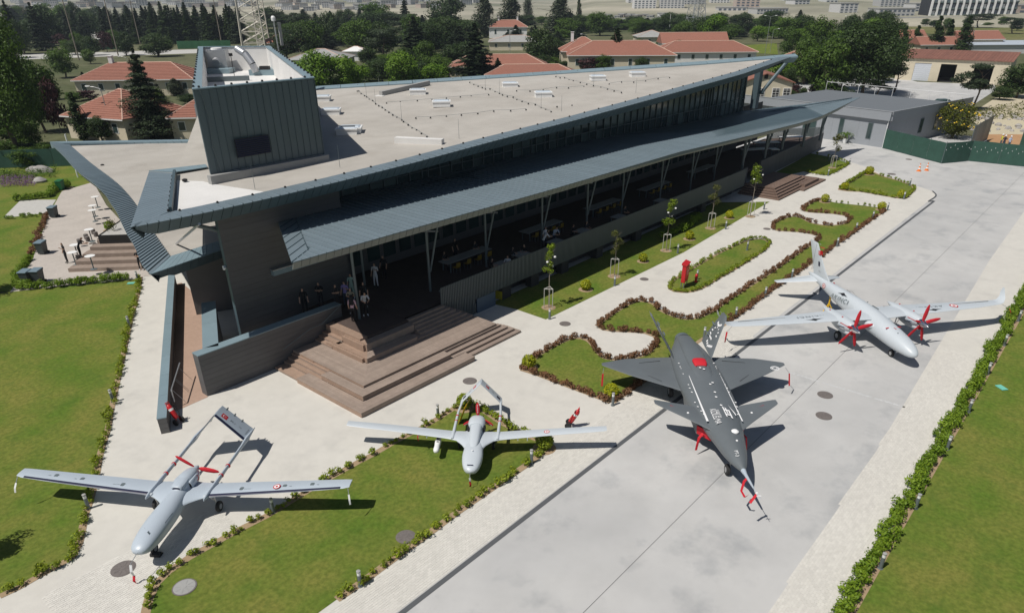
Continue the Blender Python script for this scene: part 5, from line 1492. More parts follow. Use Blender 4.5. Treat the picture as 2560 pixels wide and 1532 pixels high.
for x, y in ((1.75, .05), (1.62, -.12), (3.0, .2), (3.15, .05), (3.9, .1), (4.35, .05), (5.1, .1)):
    decal(f5, 'fastener_mark', [(-.07, -.04), (.03, -.06), (.08, .03), (-.02, .06)], (x, y, float(np.interp(x, [1.5, 2.6, 3.6, 5], [2.14, 2.03, 1.99, 1.96]))), (1, 0, 0), (0, 1, 0), M['decal'], .016)
def z5(x):
    return float(np.interp(x, [3.5, 4.2, 5.4, 6.4, 7.2, 8.2], [1.99, 1.965, 1.945, 1.925, 1.885, 1.77]))
lettering(f5, 'KIZILELMA', .42, (6.05, -.40, 1.925), (1, .0, -.02), (0, 1, .10), M['decal'], .02, .62)
lettering(f5, 'BAYRAKTAR', .15, (5.85, -.18, 1.94), (1, 0, -.02), (0, 1, .05), M['decal'], .02, .8)
for k, (x0, x1, y0, y1) in enumerate(((5.2, 6.15, .10, .15), (5.3, 5.9, .2, .25), (5.55, 6.3, .3, .36))):
    MB().add([(x0, y0, z5(x0) + .03), (x1 - .1, y0, z5(x1) + .03), (x1, y1, z5(x1) + .03), (x0 + .1, y1, z5(x0) + .03)], [(0, 1, 2, 3)]).build('emblem', M['decal'], f5)
for x0, x1, y in ((5.45, 5.55, .1), (5.85, 5.95, .1)):
    MB().add([(x0, y, z5(x0) + .032), (x1, y, z5(x1) + .032), (x1 + .12, y + .26, z5(x1) + .032), (x0 + .12, y + .26, z5(x0) + .032)], [(0, 1, 2, 3)]).build('emblem', M['decal'], f5)
MB().add([(5.1, .42, z5(5.1) + .0), (6.0, .56, z5(6.) - .03), (5.9, .60, z5(5.9) - .03), (5.7, .56, z5(5.7) - .02)], [(0, 1, 2, 3)]).build('emblem', M['decal'], f5).location = (0, 0, .03)
MB().lathe([(.17, -.02), (.17, .03), (.10, .08), (.0, .09)], 0, 0, 16).build('satcom_dome', M['decal'], f5).location = (7.2, .20, 1.84)
MB().lathe([(.06, 0), (.05, .04), (.0, .05)], 0, 0, 10).build('antenna', M['decal'], f5).location = (7.85, .12, 1.775)
roundel(W5, (.32, 4.28, 1.395), (1, 0, 0), (0, 1, .04), .23, [(1.0, M['decal']), (.80, M['kiz']), (.62, M['decal']), (.42, M['kiz'])], .014)
lettering(f5, 'PT-3', .22, (8.72, -.12, 1.70), (.9, .0, -.25), (0, 1, .15), M['decal'], .02, .8)
nb = MB().tube((9.5, 0, 1.38), (9.75, 0, 1.40), .11, .085, 14).tube((9.75, 0, 1.40), (10.9, 0, 1.53), .075, .035, 12).tube((10.9, 0, 1.53), (11.75, 0, 1.68), .014, .010, 8).build('pitot_boom', M['ac'], W5, True)
MB().tube((11.3, 0, 1.6), (11.38, .0, 1.61), .05, .05, 10).tube((11.55, -.09, 1.65), (11.55, .09, 1.65), .02, .02, 6).build('pitot_cap', M['decal'], nb)
ribbon(nb, [(10.1, 0, 1.45), (10.15, -.14, 1.3), (10.45, -.3, 1.05), (10.75, -.22, .95), (10.85, -.14, 1.15)], .10, M['redcloth'])
ribbon(nb, [(11.35, 0, 1.6), (11.4, -.12, 1.45), (11.55, -.3, 1.3)], .10, M['redcloth'])
gear(W5, 7.9, 0, 1.05, .26, .16)
# ------------------------------------------------------------------ plants: leaf clouds on twigs
def quads(cs, size, rng, up=.35, jit=.5, asp=.55):
    """one leaf (or leaf clump) per row of cs (x, y, z, outward x, y, z)"""
    n = len(cs)
    nrm = cs[:, 3:6] + rng.normal(0, jit, (n, 3)) + np.array([0, 0, up])
    nrm /= np.linalg.norm(nrm, axis=1)[:, None] + 1e-9
    t = np.cross(nrm, rng.normal(0, 1, (n, 3)))
    t /= np.linalg.norm(t, axis=1)[:, None] + 1e-9
    b_ = np.cross(nrm, t)
    s = size * rng.uniform(.65, 1.3, n)[:, None]
    c0 = cs[:, :3]
    v = np.stack([c0 - t * s * .5, c0 + b_ * s * asp * .5 + nrm * s * .06, c0 + t * s * .5, c0 - b_ * s * asp * .5 + nrm * s * .06], 1).reshape(-1, 3)
    return v

def leaf_mesh(name, parts_, m, seed=0):
    """parts_: list of (centres n x 6, leaf size, up, jitter, aspect)"""
    rng = np.random.default_rng(seed)
    v = np.concatenate([quads(p[0], p[1], rng, *(p[2:])) for p in parts_])
    nf = len(v) // 4
    me = bpy.data.meshes.new(name)
    me.vertices.add(len(v))
    me.vertices.foreach_set('co', v.astype(np.float32).ravel())
    me.loops.add(nf * 4)
    me.loops.foreach_set('vertex_index', np.arange(nf * 4, dtype=np.int32))
    me.polygons.add(nf)
    me.polygons.foreach_set('loop_start', np.arange(0, nf * 4, 4, dtype=np.int32))
    me.polygons.foreach_set('loop_total', np.full(nf, 4, dtype=np.int32))
    me.materials.append(m)
    me.update()
    me.validate()
    return me

def blob(rng, c_, r, n, fill=.45, squash=(1, 1, 1)):
    """leaf positions in the outer shell of an ellipsoid, with outward directions"""
    d = rng.normal(0, 1, (n, 3))
    d /= np.linalg.norm(d, axis=1)[:, None]
    q = (fill + (1 - fill) * rng.uniform(0, 1, n) ** .6)[:, None]
    s = np.array(squash) * r
    return np.concatenate([np.array(c_) + d * s * q, d], 1)

def crown_broad(seed, h=8.0, wd=7.0, base=.12, n=5200, lobes=22, leaf=.40, m=None, name='crown'):
    rng = np.random.default_rng(seed)
    cs = []
    for k in range(lobes):
        z = rng.uniform(base + .12, .86)
        rmax = math.sin(math.pi * min(1, (z - base * .6) / (1.06 - base * .6))) ** .7 * wd / 2
        a = rng.uniform(0, 2 * math.pi) if k else 0
        rr_ = rmax * rng.uniform(.25, .72)
        r = wd * rng.uniform(.16, .27)
        cs.append(blob(rng, (math.cos(a) * rr_, math.sin(a) * rr_, z * h), r, int(n / lobes), .35, (1, 1, rng.uniform(.65, .95))))
    cs.append(blob(rng, (0, 0, h * .84), wd * .2, n // lobes, .3))
    return leaf_mesh(name, [(np.concatenate(cs), leaf)], m, seed)

def crown_column(seed, h=12.0, wd=2.4, n=4200, leaf=.36, m=None, base=.06, name='crown'):
    rng = np.random.default_rng(seed)
    cs = []
    k = 26
    for i in range(k):
        t = i / (k - 1)
        z = base * h + (1 - base) * h * t * .96
        prof = (min(1, t / .18 + .45)) * (1 - t ** 2.2 * .88)
        a = rng.uniform(0, 6.28)
        r = wd / 2 * prof
        cs.append(blob(rng, (math.cos(a) * r * .4, math.sin(a) * r * .4, z), max(.2, r * .78), n // k, .3, (1, 1, 1.5)))
    return leaf_mesh(name, [(np.concatenate(cs), leaf)], m, seed)

def crown_conifer(seed, h=12.0, wd=7.0, tiers=14, n=7500, leaf=.58, m=None, droop=.18, base=.10, name='crown', ragged=.35):
    rng = np.random.default_rng(seed)
    cs = []
    for i in range(tiers):      # dense inner sprays round the stem
        t = i / (tiers - 1)
        z = h * (base + (.95 - base) * t)
        rc = wd * .27 * (1 - t) ** .8 + .1
        cs.append(blob(rng, (0, 0, z), rc, int(n * .35 / tiers * (1.5 - t)), .35, (1, 1, .7)))
    for i in range(tiers):
        t = i / (tiers - 1)
        z = h * (base + (.97 - base) * t)
        R_ = wd / 2 * (1 - t) ** .85 + .12
        nb = max(3, int(9 - 5 * t))
        for j in range(nb):
            a = 6.283 * (j + rng.uniform(-.3, .3)) / nb + i * .9
            rl = R_ * rng.uniform(1 - ragged, 1.08)
            m_ = max(6, int(n / tiers / nb * (1.5 - t)))
            s_ = rng.uniform(.08, 1, m_) ** .8
            spread = rng.normal(0, .13, m_) * rl * (.4 + s_)
            x = np.cos(a) * s_ * rl - np.sin(a) * spread
            y = np.sin(a) * s_ * rl + np.cos(a) * spread
            zz = z - droop * rl * s_ ** 1.6 + rng.normal(0, .07 * h / tiers + .05, m_)
            cs.append(np.stack([x, y, zz, np.cos(a) * np.ones(m_) * .3, np.sin(a) * np.ones(m_) * .3, np.ones(m_) * .9], 1))
    return leaf_mesh(name, [(np.concatenate(cs), leaf, .3, .35, .5)], m, seed)

def crown_pine(seed, h=9.0, wd=8.0, n=4600, leaf=.42, m=None, name='crown'):
    rng = np.random.default_rng(seed)
    cs = []
    for k in range(13):
        a = rng.uniform(0, 6.28)
        rr_ = wd / 2 * rng.uniform(.1, .8)
        z = h * rng.uniform(.52, .95) - rr_ * .25
        cs.append(blob(rng, (math.cos(a) * rr_, math.sin(a) * rr_, z), wd * rng.uniform(.13, .2), n // 13, .3, (1.25, 1.25, .45)))
    return leaf_mesh(name, [(np.concatenate(cs), leaf, .5, .5, .35)], m, seed)

def trunk_mesh(seed, h, r, limbs=5, m=None, lh=.35, spread=.25, top=.75):
    rr_ = random.Random(seed)
    b = MB()
    p = Vector((0, 0, -.1))
    pts = [p]
    for k in range(4):
        p = p + Vector((rr_.uniform(-.04, .04) * h, rr_.uniform(-.04, .04) * h, h * top / 4))
        pts.append(p)
    for k in range(4):
        b.tube(pts[k], pts[k + 1], r * (1 - k * .2), r * (1 - (k + 1) * .2), 7)
    for k in range(limbs):
        z = lh + (top - lh - .05) * k / max(1, limbs - 1)
        i = min(3, int(z / top * 4))
        q = pts[i].lerp(pts[i + 1], z / top * 4 - i)
        a = k * 2.4 + rr_.uniform(-.4, .4)
        e = q + Vector((math.cos(a) * h * spread, math.sin(a) * h * spread, h * rr_.uniform(.08, .2)))
        b.tube(q, e, r * .4, r * .1, 5)
    return b.mesh('trunk', m or M['bark'], True)

# proto crowns: (crown mesh, trunk mesh, height, width)
PT = {}
def proto(key, crowns, trunk, h, wd):
    PT[key] = (crowns, trunk, h, wd)
proto('round', [crown_broad(s, m=L['mid']) for s in (1, 2, 3)], trunk_mesh(1, 8, .2), 8, 7)
proto('dark', [crown_broad(s, n=6000, lobes=26, m=L['dark']) for s in (4, 5)], trunk_mesh(2, 8, .22), 8, 7)
proto('bright', [crown_broad(s, h=7, wd=7, base=.1, m=L['bright']) for s in (6, 7)], trunk_mesh(3, 7, .16), 7, 7)
proto('poplar', [crown_column(s, m=L['dark']) for s in (8, 9)], trunk_mesh(4, 12, .14, 0), 12, 2.4)
proto('greypoplar', [crown_column(s, h=14, wd=5, n=4600, leaf=.5, m=L['greygreen'], base=.12) for s in (10, 11)], trunk_mesh(5, 14, .2, 3), 14, 5)
proto('conifer', [crown_conifer(s, m=L['conifer']) for s in (12, 13)], trunk_mesh(6, 12, .2, 0, top=.92), 12, 7)
proto('fir', [crown_conifer(s, h=12, wd=5, tiers=18, n=8000, leaf=.52, droop=.35, m=L['dark'], ragged=.2) for s in (14, 15)], trunk_mesh(7, 12, .18, 0, top=.92), 12, 5)
proto('pine', [crown_pine(s, m=L['conifer']) for s in (16, 17)], trunk_mesh(8, 9, .2, 6, lh=.35, spread=.2, top=.8), 9, 8)
proto('plum', [crown_broad(18, h=4, wd=4, base=.1, n=1500, m=L['plum'])], trunk_mesh(9, 4, .08), 4, 4)
big_crown = crown_broad(21, h=17, wd=12, base=.15, n=22000, lobes=56, leaf=.36, m=L['mid'])
big_dark = crown_broad(22, h=15, wd=13, base=.12, n=20000, lobes=50, leaf=.42, m=L['dark'])
cedar_big = crown_conifer(23, h=13, wd=9.5, tiers=15, n=16000, leaf=.34, droop=.12, base=.10, m=L['conifer'], ragged=.45)

tree_rng = random.Random(77)
def tree(key, x, y, h, wd, label, group=None, name='tree', var=None, crown=None, trunk=None, z=0.0, size=None):
    cr, tr, h0, w0 = PT[key]
    if size:
        h0, w0 = size
    t = thing(name, label, 'tree', (x, y, z), tree_rng.uniform(0, 6.28), group)
    sx, sz = wd / w0, h / h0
    c_ = link('crown', crown or cr[tree_rng.randrange(len(cr)) if var is None else var], t)
    k_ = link('trunk', trunk or tr, t)
    t.scale = (sx, sx, sz)
    return t

# ------------------------------------------------------------------ hedges along the beds: every shrub a part of its hedge
def shrub_meshes(m, n=3, r=.30, leaf=.13, cnt=95, squash=.85, tall=1.0):
    out = []
    for k in range(n):
        rng = np.random.default_rng(100 + k + int(r * 1000))
        c0 = [blob(rng, (rng.uniform(-.3, .3) * r, rng.uniform(-.3, .3) * r, r * tall * rng.uniform(.7, 1.05)), r * rng.uniform(.6, .85), cnt // 3, .3, (1, 1, squash * tall)) for _ in range(3)]
        out.append(leaf_mesh('shrub', [(np.concatenate(c0), leaf, .5, .6, .5)], m, k))
    return out
SHB = {'box': shrub_meshes(L['box'], r=.24, leaf=.13, cnt=80), 'brown': shrub_meshes(L['brown'], r=.24, leaf=.12, cnt=100), 'full': shrub_meshes(L['hedge'], r=.34, leaf=.13, cnt=170),
       'yellowbox': shrub_meshes(L['box'], r=.22, leaf=.11, cnt=90), 'trim': shrub_meshes(L['hedge'], r=.36, leaf=.12, cnt=200)}
hr_ = random.Random(5)
def hedge(line, kind, sp, label, s0=.8, s1=1.15, gaps=0.0, wid=.06, closed=False, zs=1.0):
    pts = smooth_line(line, .12, closed) if len(line) > 2 else [lerp(line[0], line[1], i / max(1, int(math.dist(*line) / .12))) for i in range(int(math.dist(*line) / .12) + 1)]
    t = thing('hedge', label, 'hedge', (*pts[len(pts) // 2], .016), 0, 'planted edging of the lawns')
    ox, oy = pts[len(pts) // 2]
    acc, last = 0.0, pts[0]
    k = 0
    for p in pts:
        acc += math.dist(p, last)
        last = p
        if acc >= sp:
            acc = 0
            if hr_.random() < gaps or k > 297:
                continue
            k += 1
            o = link('shrub', hr_.choice(SHB[kind]), t, (p[0] - ox + hr_.gauss(0, wid), p[1] - oy + hr_.gauss(0, wid), 0), hr_.uniform(0, 6.28))
            s = hr_.uniform(s0, s1)
            o.scale = (s, s, s * zs * hr_.uniform(.85, 1.15))
    return t
hedge(left_hedge, 'yellowbox', .26, 'low yellow green shrub row between the left lawn and the left walkway', .7, 1.2, .06, .08)
hedge(tb_left, 'box', .34, 'sparse row of small shrubs along the left curve of the middle lawn', .55, 1.0, .06, .06)
hedge(tb_back, 'box', .30, 'short shrub row behind the white middle drone at the lawn end', .9, 1.25, 0, .06)
hedge(tb_right, 'box', .33, 'small shrub row between the middle lawn and the paved apron edge', .7, 1.2, .08, .06)
hedge(bed_sw, 'brown', .24, 'reddish brown shrub row on the front edge of the keyhole bed', .85, 1.25, 0, .07)
hedge(bed_back[:10], 'brown', .26, 'brown shrub row wrapping the first round paved bay', .8, 1.2, 0, .07)
hedge(bed_back[9:18], 'brown', .26, 'brown shrub row from the first paved bay to the bed tip', .8, 1.2, 0, .07)
hedge(bed_back[17:34], 'brown', .27, 'long brown shrub row facing the oval island bed', .8, 1.2, 0, .07)
hedge(bed_back[33:], 'brown', .28, 'brown shrub row round the farthest small paved bay', .8, 1.15, .05, .07)
hedge(bed_ne, 'box', .5, 'patchy row of little shrubs on the far end of the keyhole bed', .5, .9, .15, .05)
hedge(bed_front[:9], 'brown', .30, 'brown shrub row along the apron beside the twin propeller drone', .8, 1.2, .03, .08)
hedge(bed_front[9:], 'brown', .26, 'brown shrub row under the left wing of the dark jet', .8, 1.2, 0, .07)
hedge([P(*p) for p in isl], 'yellowbox', .27, 'yellow green shrub ring round the oval island bed with the red cabinet', .75, 1.1, .04, .05, True)
hedge(far_bed[:3], 'box', .35, 'shrub row on the walk side of the last garden bed', .9, 1.3, 0, .06)
hedge(far_bed[2:6], 'box', .5, 'gappy shrub row on the far side of the last garden bed', .7, 1.1, .12, .06)
hedge(far_bed[5:] + far_bed[:1], 'box', .35, 'shrub row on the near rounded side of the last garden bed', .8, 1.2, 0, .06)
hedge(SL(3, [(885, 1228), (1055, 1250), (1208, 1168)]), 'box', .32, 'shrub row in front of the lawn patch by the far steps', .8, 1.2, 0, .06)
hedge(SL(3, [(1208, 1168), (1090, 1128), (940, 1098)]), 'box', .5, 'thin shrub row behind the lawn patch by the far steps', .7, 1.0, .1, .06)
rh = [(-6, 2.75), (20, 2.78), (40, 2.85), (60, 3.0)]
hedge([(8, 2.75), (34, 2.82)], 'full', .20, 'thick leafy hedge by the right lawn, nearest stretch', .75, 1.2, 0, .12)
hedge([(34, 2.82), (70, 3.05)], 'full', .24, 'thick leafy hedge by the right lawn, stretch beside the drone wing tip', .8, 1.2, 0, .12)
hedge(SL(5, [(2290, 285), (2330, 265), (2400, 235), (2454, 225)]), 'trim', .28, 'clipped green hedge on the strip by the terrace', 1.0, 1.3, 0, .1)
hedge([S(6, 5, 235), S(6, 150, 135)], 'trim', .26, 'clipped green hedge further along the strip by the terrace', 1.0, 1.4, 0, .1)
hedge(SL(4, [(110, 640), (400, 620), (700, 590), (910, 570)]), 'trim', .15, 'clipped hedge between the bins and the left lawn', 1.0, 1.3, 0, .16)
hedge(SL(4, [(110, 640), (130, 560), (210, 430)]), 'trim', .26, 'dark clipped hedge beside the bins on the far left', .9, 1.1, 0, .1)
hedge(SL(4, [(215, 400), (260, 300), (300, 200), (330, 110)]), 'brown', .30, 'mixed red and green shrub row by the upper left lawn', .9, 1.3, 0, .12)
hedge(SL(4, [(0, 140), (120, 130), (300, 115)]), 'trim', .35, 'low hedge along the back of the upper left lawn', .6, .9, 0, .1)
hedge(SL(1, [(70, 1440), (250, 1420), (370, 1400), (410, 1340)]), 'trim', .32, 'clipped hedge in front of the garden with purple flowers', 1.2, 1.6, 0, .15)

def ball(x, y, r, label, m='yellow'):
    rng = np.random.default_rng(int(x * 10) + 5)
    cs = np.concatenate([blob(rng, (0, 0, r * .95), r, 420, .75), blob(rng, (.1 * r, 0, r * 1.0), r * .96, 200, .6)])
    t = thing('topiary_bush', label, 'bush', (x, y, .014), rng.uniform(0, 6), 'clipped round bushes')
    link('foliage', leaf_mesh('foliage', [(cs, r * .34, .3, .5, .5)], L[m], 3), t)
    MB().tube((0, 0, 0), (0, 0, r * .8), .04, .03, 6).build('stem', M['bark'], t)
    MB().disc(0, 0, .006, r * 1.35, 18).build('soil_disc', M['soil'], t)
for k, x, y, r, lab in ((5, 1345, 1195, .42, 'bright round bush at the near left tip of the keyhole bed'), (5, 1935, 1405, .42, 'bright round bush beside the lamp by the jet wing'), (5, 1752, 640, .40, 'round golden bush on the terrace strip between the first two young trees'),
                        (5, 2160, 440, .36, 'round golden bush on the terrace strip beyond the second young tree'), (6, 65, 280, .40, 'round bush near the start of the clipped terrace hedge'), (6, 350, 130, .38, 'round bush by the last tree on the terrace strip'),
                        (6, 1032, 15, .42, 'round green bush at the far tip of the keyhole bed'), (6, 1435, 72, .42, 'round bush in the far apron corner of the keyhole bed'), (3, 1345, 1245, .50, 'round bush at the left back corner of the last garden bed'),
                        (3, 1170, 1352, .42, 'round bush at the near left corner of the last garden bed'), (3, 1575, 1410, .42, 'round bush at the near right corner of the last garden bed'), (4, 787, 215, .42, 'round dark bush in the white gravel planter')):
    p = S(k, x, y, 1.0 if k == 4 else 0)
    ball(p[0], p[1], r, lab, 'hedge' if k == 4 else 'yellow')
    if k == 4:
        bpy.data.objects[[o.name for o in bpy.data.objects if o.get('label') == lab][0]].location.z = 1.0
ball(*S('B3', 520, 455), .42, 'yellow green corner bush behind the white middle drone', 'box')
ball(*S('B3', 1540, 975), .42, 'round bush in the shadow of the white drone wing', 'box')
ball(*S(1, 480, 1340), .5, 'small round bush beside the green garden bin', 'hedge')

# young staked trees on the terrace strip
def young(x, y, h, cr_r, m, label, fl=False, dense=1.0):
    rng = np.random.default_rng(int(x * 7))
    t = thing('young_tree', label, 'tree', (x, y, .012), 0, 'young staked trees')
    cs = []
    for k in range(9):
        a, z = rng.uniform(0, 6.28), rng.uniform(.50, .95)
        q = cr_r * rng.uniform(.1, .62) * (1.15 - abs(z - .68) * 1.6)
        cs.append(blob(rng, (math.cos(a) * q, math.sin(a) * q, z * h), cr_r * rng.uniform(.30, .5), int(60 * dense), .2))
    link('crown', leaf_mesh('crown', [(np.concatenate(cs), .17 if dense < 1.6 else .10, .2, .7, .45)], L[m], 2), t)
    b = MB().tube((0, 0, 0), (.02, 0, h * .5), .032, .026, 7).tube((.02, 0, h * .5), (0, .02, h * .92), .026, .01, 6)
    for k in range(6):
        a = k * 2.3
        z = h * (.48 + .07 * k)
        b.tube((0, 0, z), (math.cos(a) * cr_r * .6, math.sin(a) * cr_r * .6, z + .35), .014, .006, 5)
    b.build('trunk', M['barkpale'], t, True)
    MB().disc(0, 0, .006, .5, 18).build('soil_disc', M['soil'], t)
    st = MB()
    for a in (30, 150, 270):
        st.tube((.34 * math.cos(rad(a)), .34 * math.sin(rad(a)), 0), (.34 * math.cos(rad(a)), .34 * math.sin(rad(a)), 1.45), .025, .025, 6)
    for a in (30, 150, 270):
        st.tube((.34 * math.cos(rad(a)), .34 * math.sin(rad(a)), 1.42), (.34 * math.cos(rad(a + 120)), .34 * math.sin(rad(a + 120)), 1.42), .025, .025, 6)
    st.build('support_frame', M['kerb'], t)
    if fl:
        for k in range(3):
            MB().lathe([(.02, 0), (.09, .04), (.07, .11), (.01, .12)], 0, 0, 8).build('blossom', M['white'], t, True).location = (cr_r * .5 * math.cos(k * 2 + .5), cr_r * .5 * math.sin(k * 2 + .5) - .2, h * (.62 + .09 * k))
for k, bx, by, ty, r, m, lab, fl, dn in (('A1', 1352, 1340, 590, .62, 'magnolia', 'young magnolia with white blossoms nearest to the wooden steps', True, 1.0), (5, 1955, 545, 205, .62, 'olive', 'young thin leaved tree second from the wooden steps', False, 1.8),
                            (5, 2325, 362, -15, .66, 'magnolia', 'young magnolia with white blossoms beside the clipped terrace hedge', True, 1.1), (6, 217, 203, -100, .7, 'olive', 'young olive toned tree at the end of the clipped hedge', False, 1.8),
                            (3, 500, 1545, 1180, .85, 'magnolia', 'young magnolia with white blossoms in front of the far steps', True, 1.1), (3, 1085, 1198, 975, .85, 'olive', 'sparse young tree in the lawn patch by the grey annex', False, 1.5)):
    u, v = SH[k][0] + bx * SH[k][2], SH[k][1] + by * SH[k][2]
    x, y = P(u, v)
    h = top_height(u, SH[k][1] + ty * SH[k][2], x, y)
    young(x, y, max(3.0, h), r, m, lab, fl, dn)

# ------------------------------------------------------------------ bollard lamps
def bollard():
    t = thing('bollard_lamp', '', 'bollard light', (0, 0, 0), 0, 'bollard lights along the lawns and walks')
    MB().lathe([(.105, 0), (.105, .025), (.075, .03), (.072, .56)], 0, 0, 14).build('post', M['slat'], t, True)
    MB().lathe([(.068, .56), (.068, .70)], 0, 0, 14).build('lamp_glass', M['white'], t, True)
    MB().lathe([(.078, .70), (.078, .755), (.05, .765)], 0, 0, 14).build('cap', M['greyroof'], t, True)
    return t
b0 = bollard()
bl_pts = [('B1', 1100, 1340, 'lamp under the left wing of the grey drone'), (7, 1885, 775, 'lamp under the right wing of the grey drone'), (4, 925, 905, 'lamp half way up the left walkway hedge'), (4, 808, 1440, 'lamp on the left walkway hedge, nearest the grey drone'), (4, 985, 575, 'lamp at the top end of the left walkway hedge'),
          (8, 605, 278, 'lamp behind the left wing of the white drone'), (8, 1180, 562, 'lamp on the apron side of the white drone'), (8, 127, 1318, 'lamp at the bottom of the middle lawn by the apron paving'), (5, 1495, 850, 'lamp by the first young magnolia'), (5, 1958, 612, 'lamp by the second young tree'),
          (5, 2408, 380, 'lamp by the third young tree'), (5, 1945, 1465, 'lamp at the corner of the keyhole bed by the jet wing'), (6, 170, 985, 'lamp behind the right tail fin of the jet'), (6, 395, 840, 'lamp by the left wing tip of the twin propeller drone'), (6, 605, 692, 'lamp left of the tailplane of the twin propeller drone'),
          (6, 795, 560, 'lamp behind the tailplane of the twin propeller drone'), (6, 1118, 332, 'lamp right of the tall tail fin'), (6, 1253, 222, 'lamp on the brown hedge far beyond the tail fin'), (6, 1372, 138, 'lamp near the far end of the brown apron hedge'), (6, 1478, 75, 'lamp in the far apron corner of the keyhole bed'),
          (6, 325, 208, 'lamp opposite the clipped terrace hedge'), (6, 598, 68, 'lamp near the far young magnolia'), (6, 478, 358, 'lamp in the far half of the oval island bed'), (6, 120, 568, 'lamp by the red hydrant in the oval bed'), (3, 1055, 1255, 'lamp at the corner of the lawn patch by the far steps'),
          (3, 1060, 1150, 'lamp behind the lawn patch by the grey annex'), (3, 1207, 1175, 'lamp at the road corner of the far lawn patch'), (3, 1638, 1325, 'lamp on the road side of the last garden bed'), (3, 1595, 1422, 'lamp at the near corner of the last garden bed'),
          (9, 1395, 1172, 'lamp in the right hedge, nearest one at the bottom'), (9, 1640, 755, 'lamp in front of the right hedge, second from the bottom'), (9, 1860, 345, 'lamp in the right hedge, third from the bottom'), (9, 2010, 85, 'lamp in the right hedge, fourth from the bottom'), (6, 2190, 1245, 'lamp in the right hedge, fifth from the bottom'), (6, 2310, 1040, 'lamp in the right hedge below the twin propeller drone wing'), (6, 2410, 865, 'lamp in the right hedge by the winglet')]
for i, (k, x, y, lab) in enumerate(bl_pts):
    o = b0 if i == 0 else dup(b0)
    o.location = (*S(k, x, y), .01)
    o['label'] = 'grey bollard ' + lab
# ------------------------------------------------------------------ surroundings: yards, gardens, neighbouring houses
CAMR = -YAW                                   # heading of a front that faces the viewer squarely
def ppm(x, y, z=0.0):
    X, Y = x * _c - y * _s, x * _s + y * _c
    return FPX / (Y * math.cos(PITCH) - (z - CAM_H) * math.sin(PITCH))

struct('garden_ground', MB().sheet([P(-700, 705), P(-700, 415), P(220, 400), (32, 96), (30.4, 92.1), (26.3, 90.2), (21.6, 80.5), (15.5, 66.2), (12.2, 59.7)], .008), M['grass'])
struct('terrace_paving', MB().sheet([(12.0, 59.9), (15.5, 66.2), (21.6, 80.5), (26.3, 90.2), (30.4, 92.1), (27, 80), (24, 66), (22, 57), (20.6, 55.2), (19.2, 55.9)], .018), mat('pinkpaving', (.50, .455, .41), .85, var=.15, vscale=4, var2=.2, v2scale=.5))
struct('paved_path', MB().sheet([S(4, 20, 130), S(4, 340, 95), S(4, 400, 0), S(4, 150, 0)], .024), M['kerb'])
struct('yard', MB().sheet([S(3, 800, 600), S(3, 1100, 560), S(3, 1600, 560), S(3, 1690, 585), S(3, 2240, 605), S(3, 2260, 640), S(3, 2060, 770), S(3, 1900, 790), (112, 45), (106, 36), S(3, 900, 720)], .008), M['concrete'])
struct('yard', MB().sheet([S(1, 400, 240), S(1, 960, 210), S(1, 1000, 300), S(1, 720, 300)], .01), M['kerb'])
struct('road', MB().sheet([S(1, -200, 400), S(1, 1450, 352), S(1, 1450, 380), S(1, -200, 440)], .012), M['kerb'])
struct('clay_ground', MB().sheet([S(3, 2190, 960), S(3, 2700, 960), S(3, 2700, 1100), S(3, 2190, 1060)], .012), M['clay'])
struct('earth_bank', MB().sheet([S(3, 2050, 830), S(3, 2250, 700), S(3, 2700, 640), S(3, 2700, 960), S(3, 2200, 960)], .010), M['dirt'])
struct('lawn', MB().sheet([S(3, 380, 330), S(3, 690, 310), S(3, 700, 390), S(3, 420, 375)], .012), M['grass'])
struct('field', MB().sheet([S(3, 1460, 215), S(3, 1470, 160), S(3, 2800, 150), S(3, 2800, 300), S(3, 2350, 290)], .012), M['fieldgrass'])

def roof_pts(L_, D, h, rh, hip, ov=.5):
    a, b_ = L_ / 2 + ov, D / 2 + ov
    r = (L_ / 2 - (D / 2 if hip else -ov))
    return a, b_, max(.3, r)

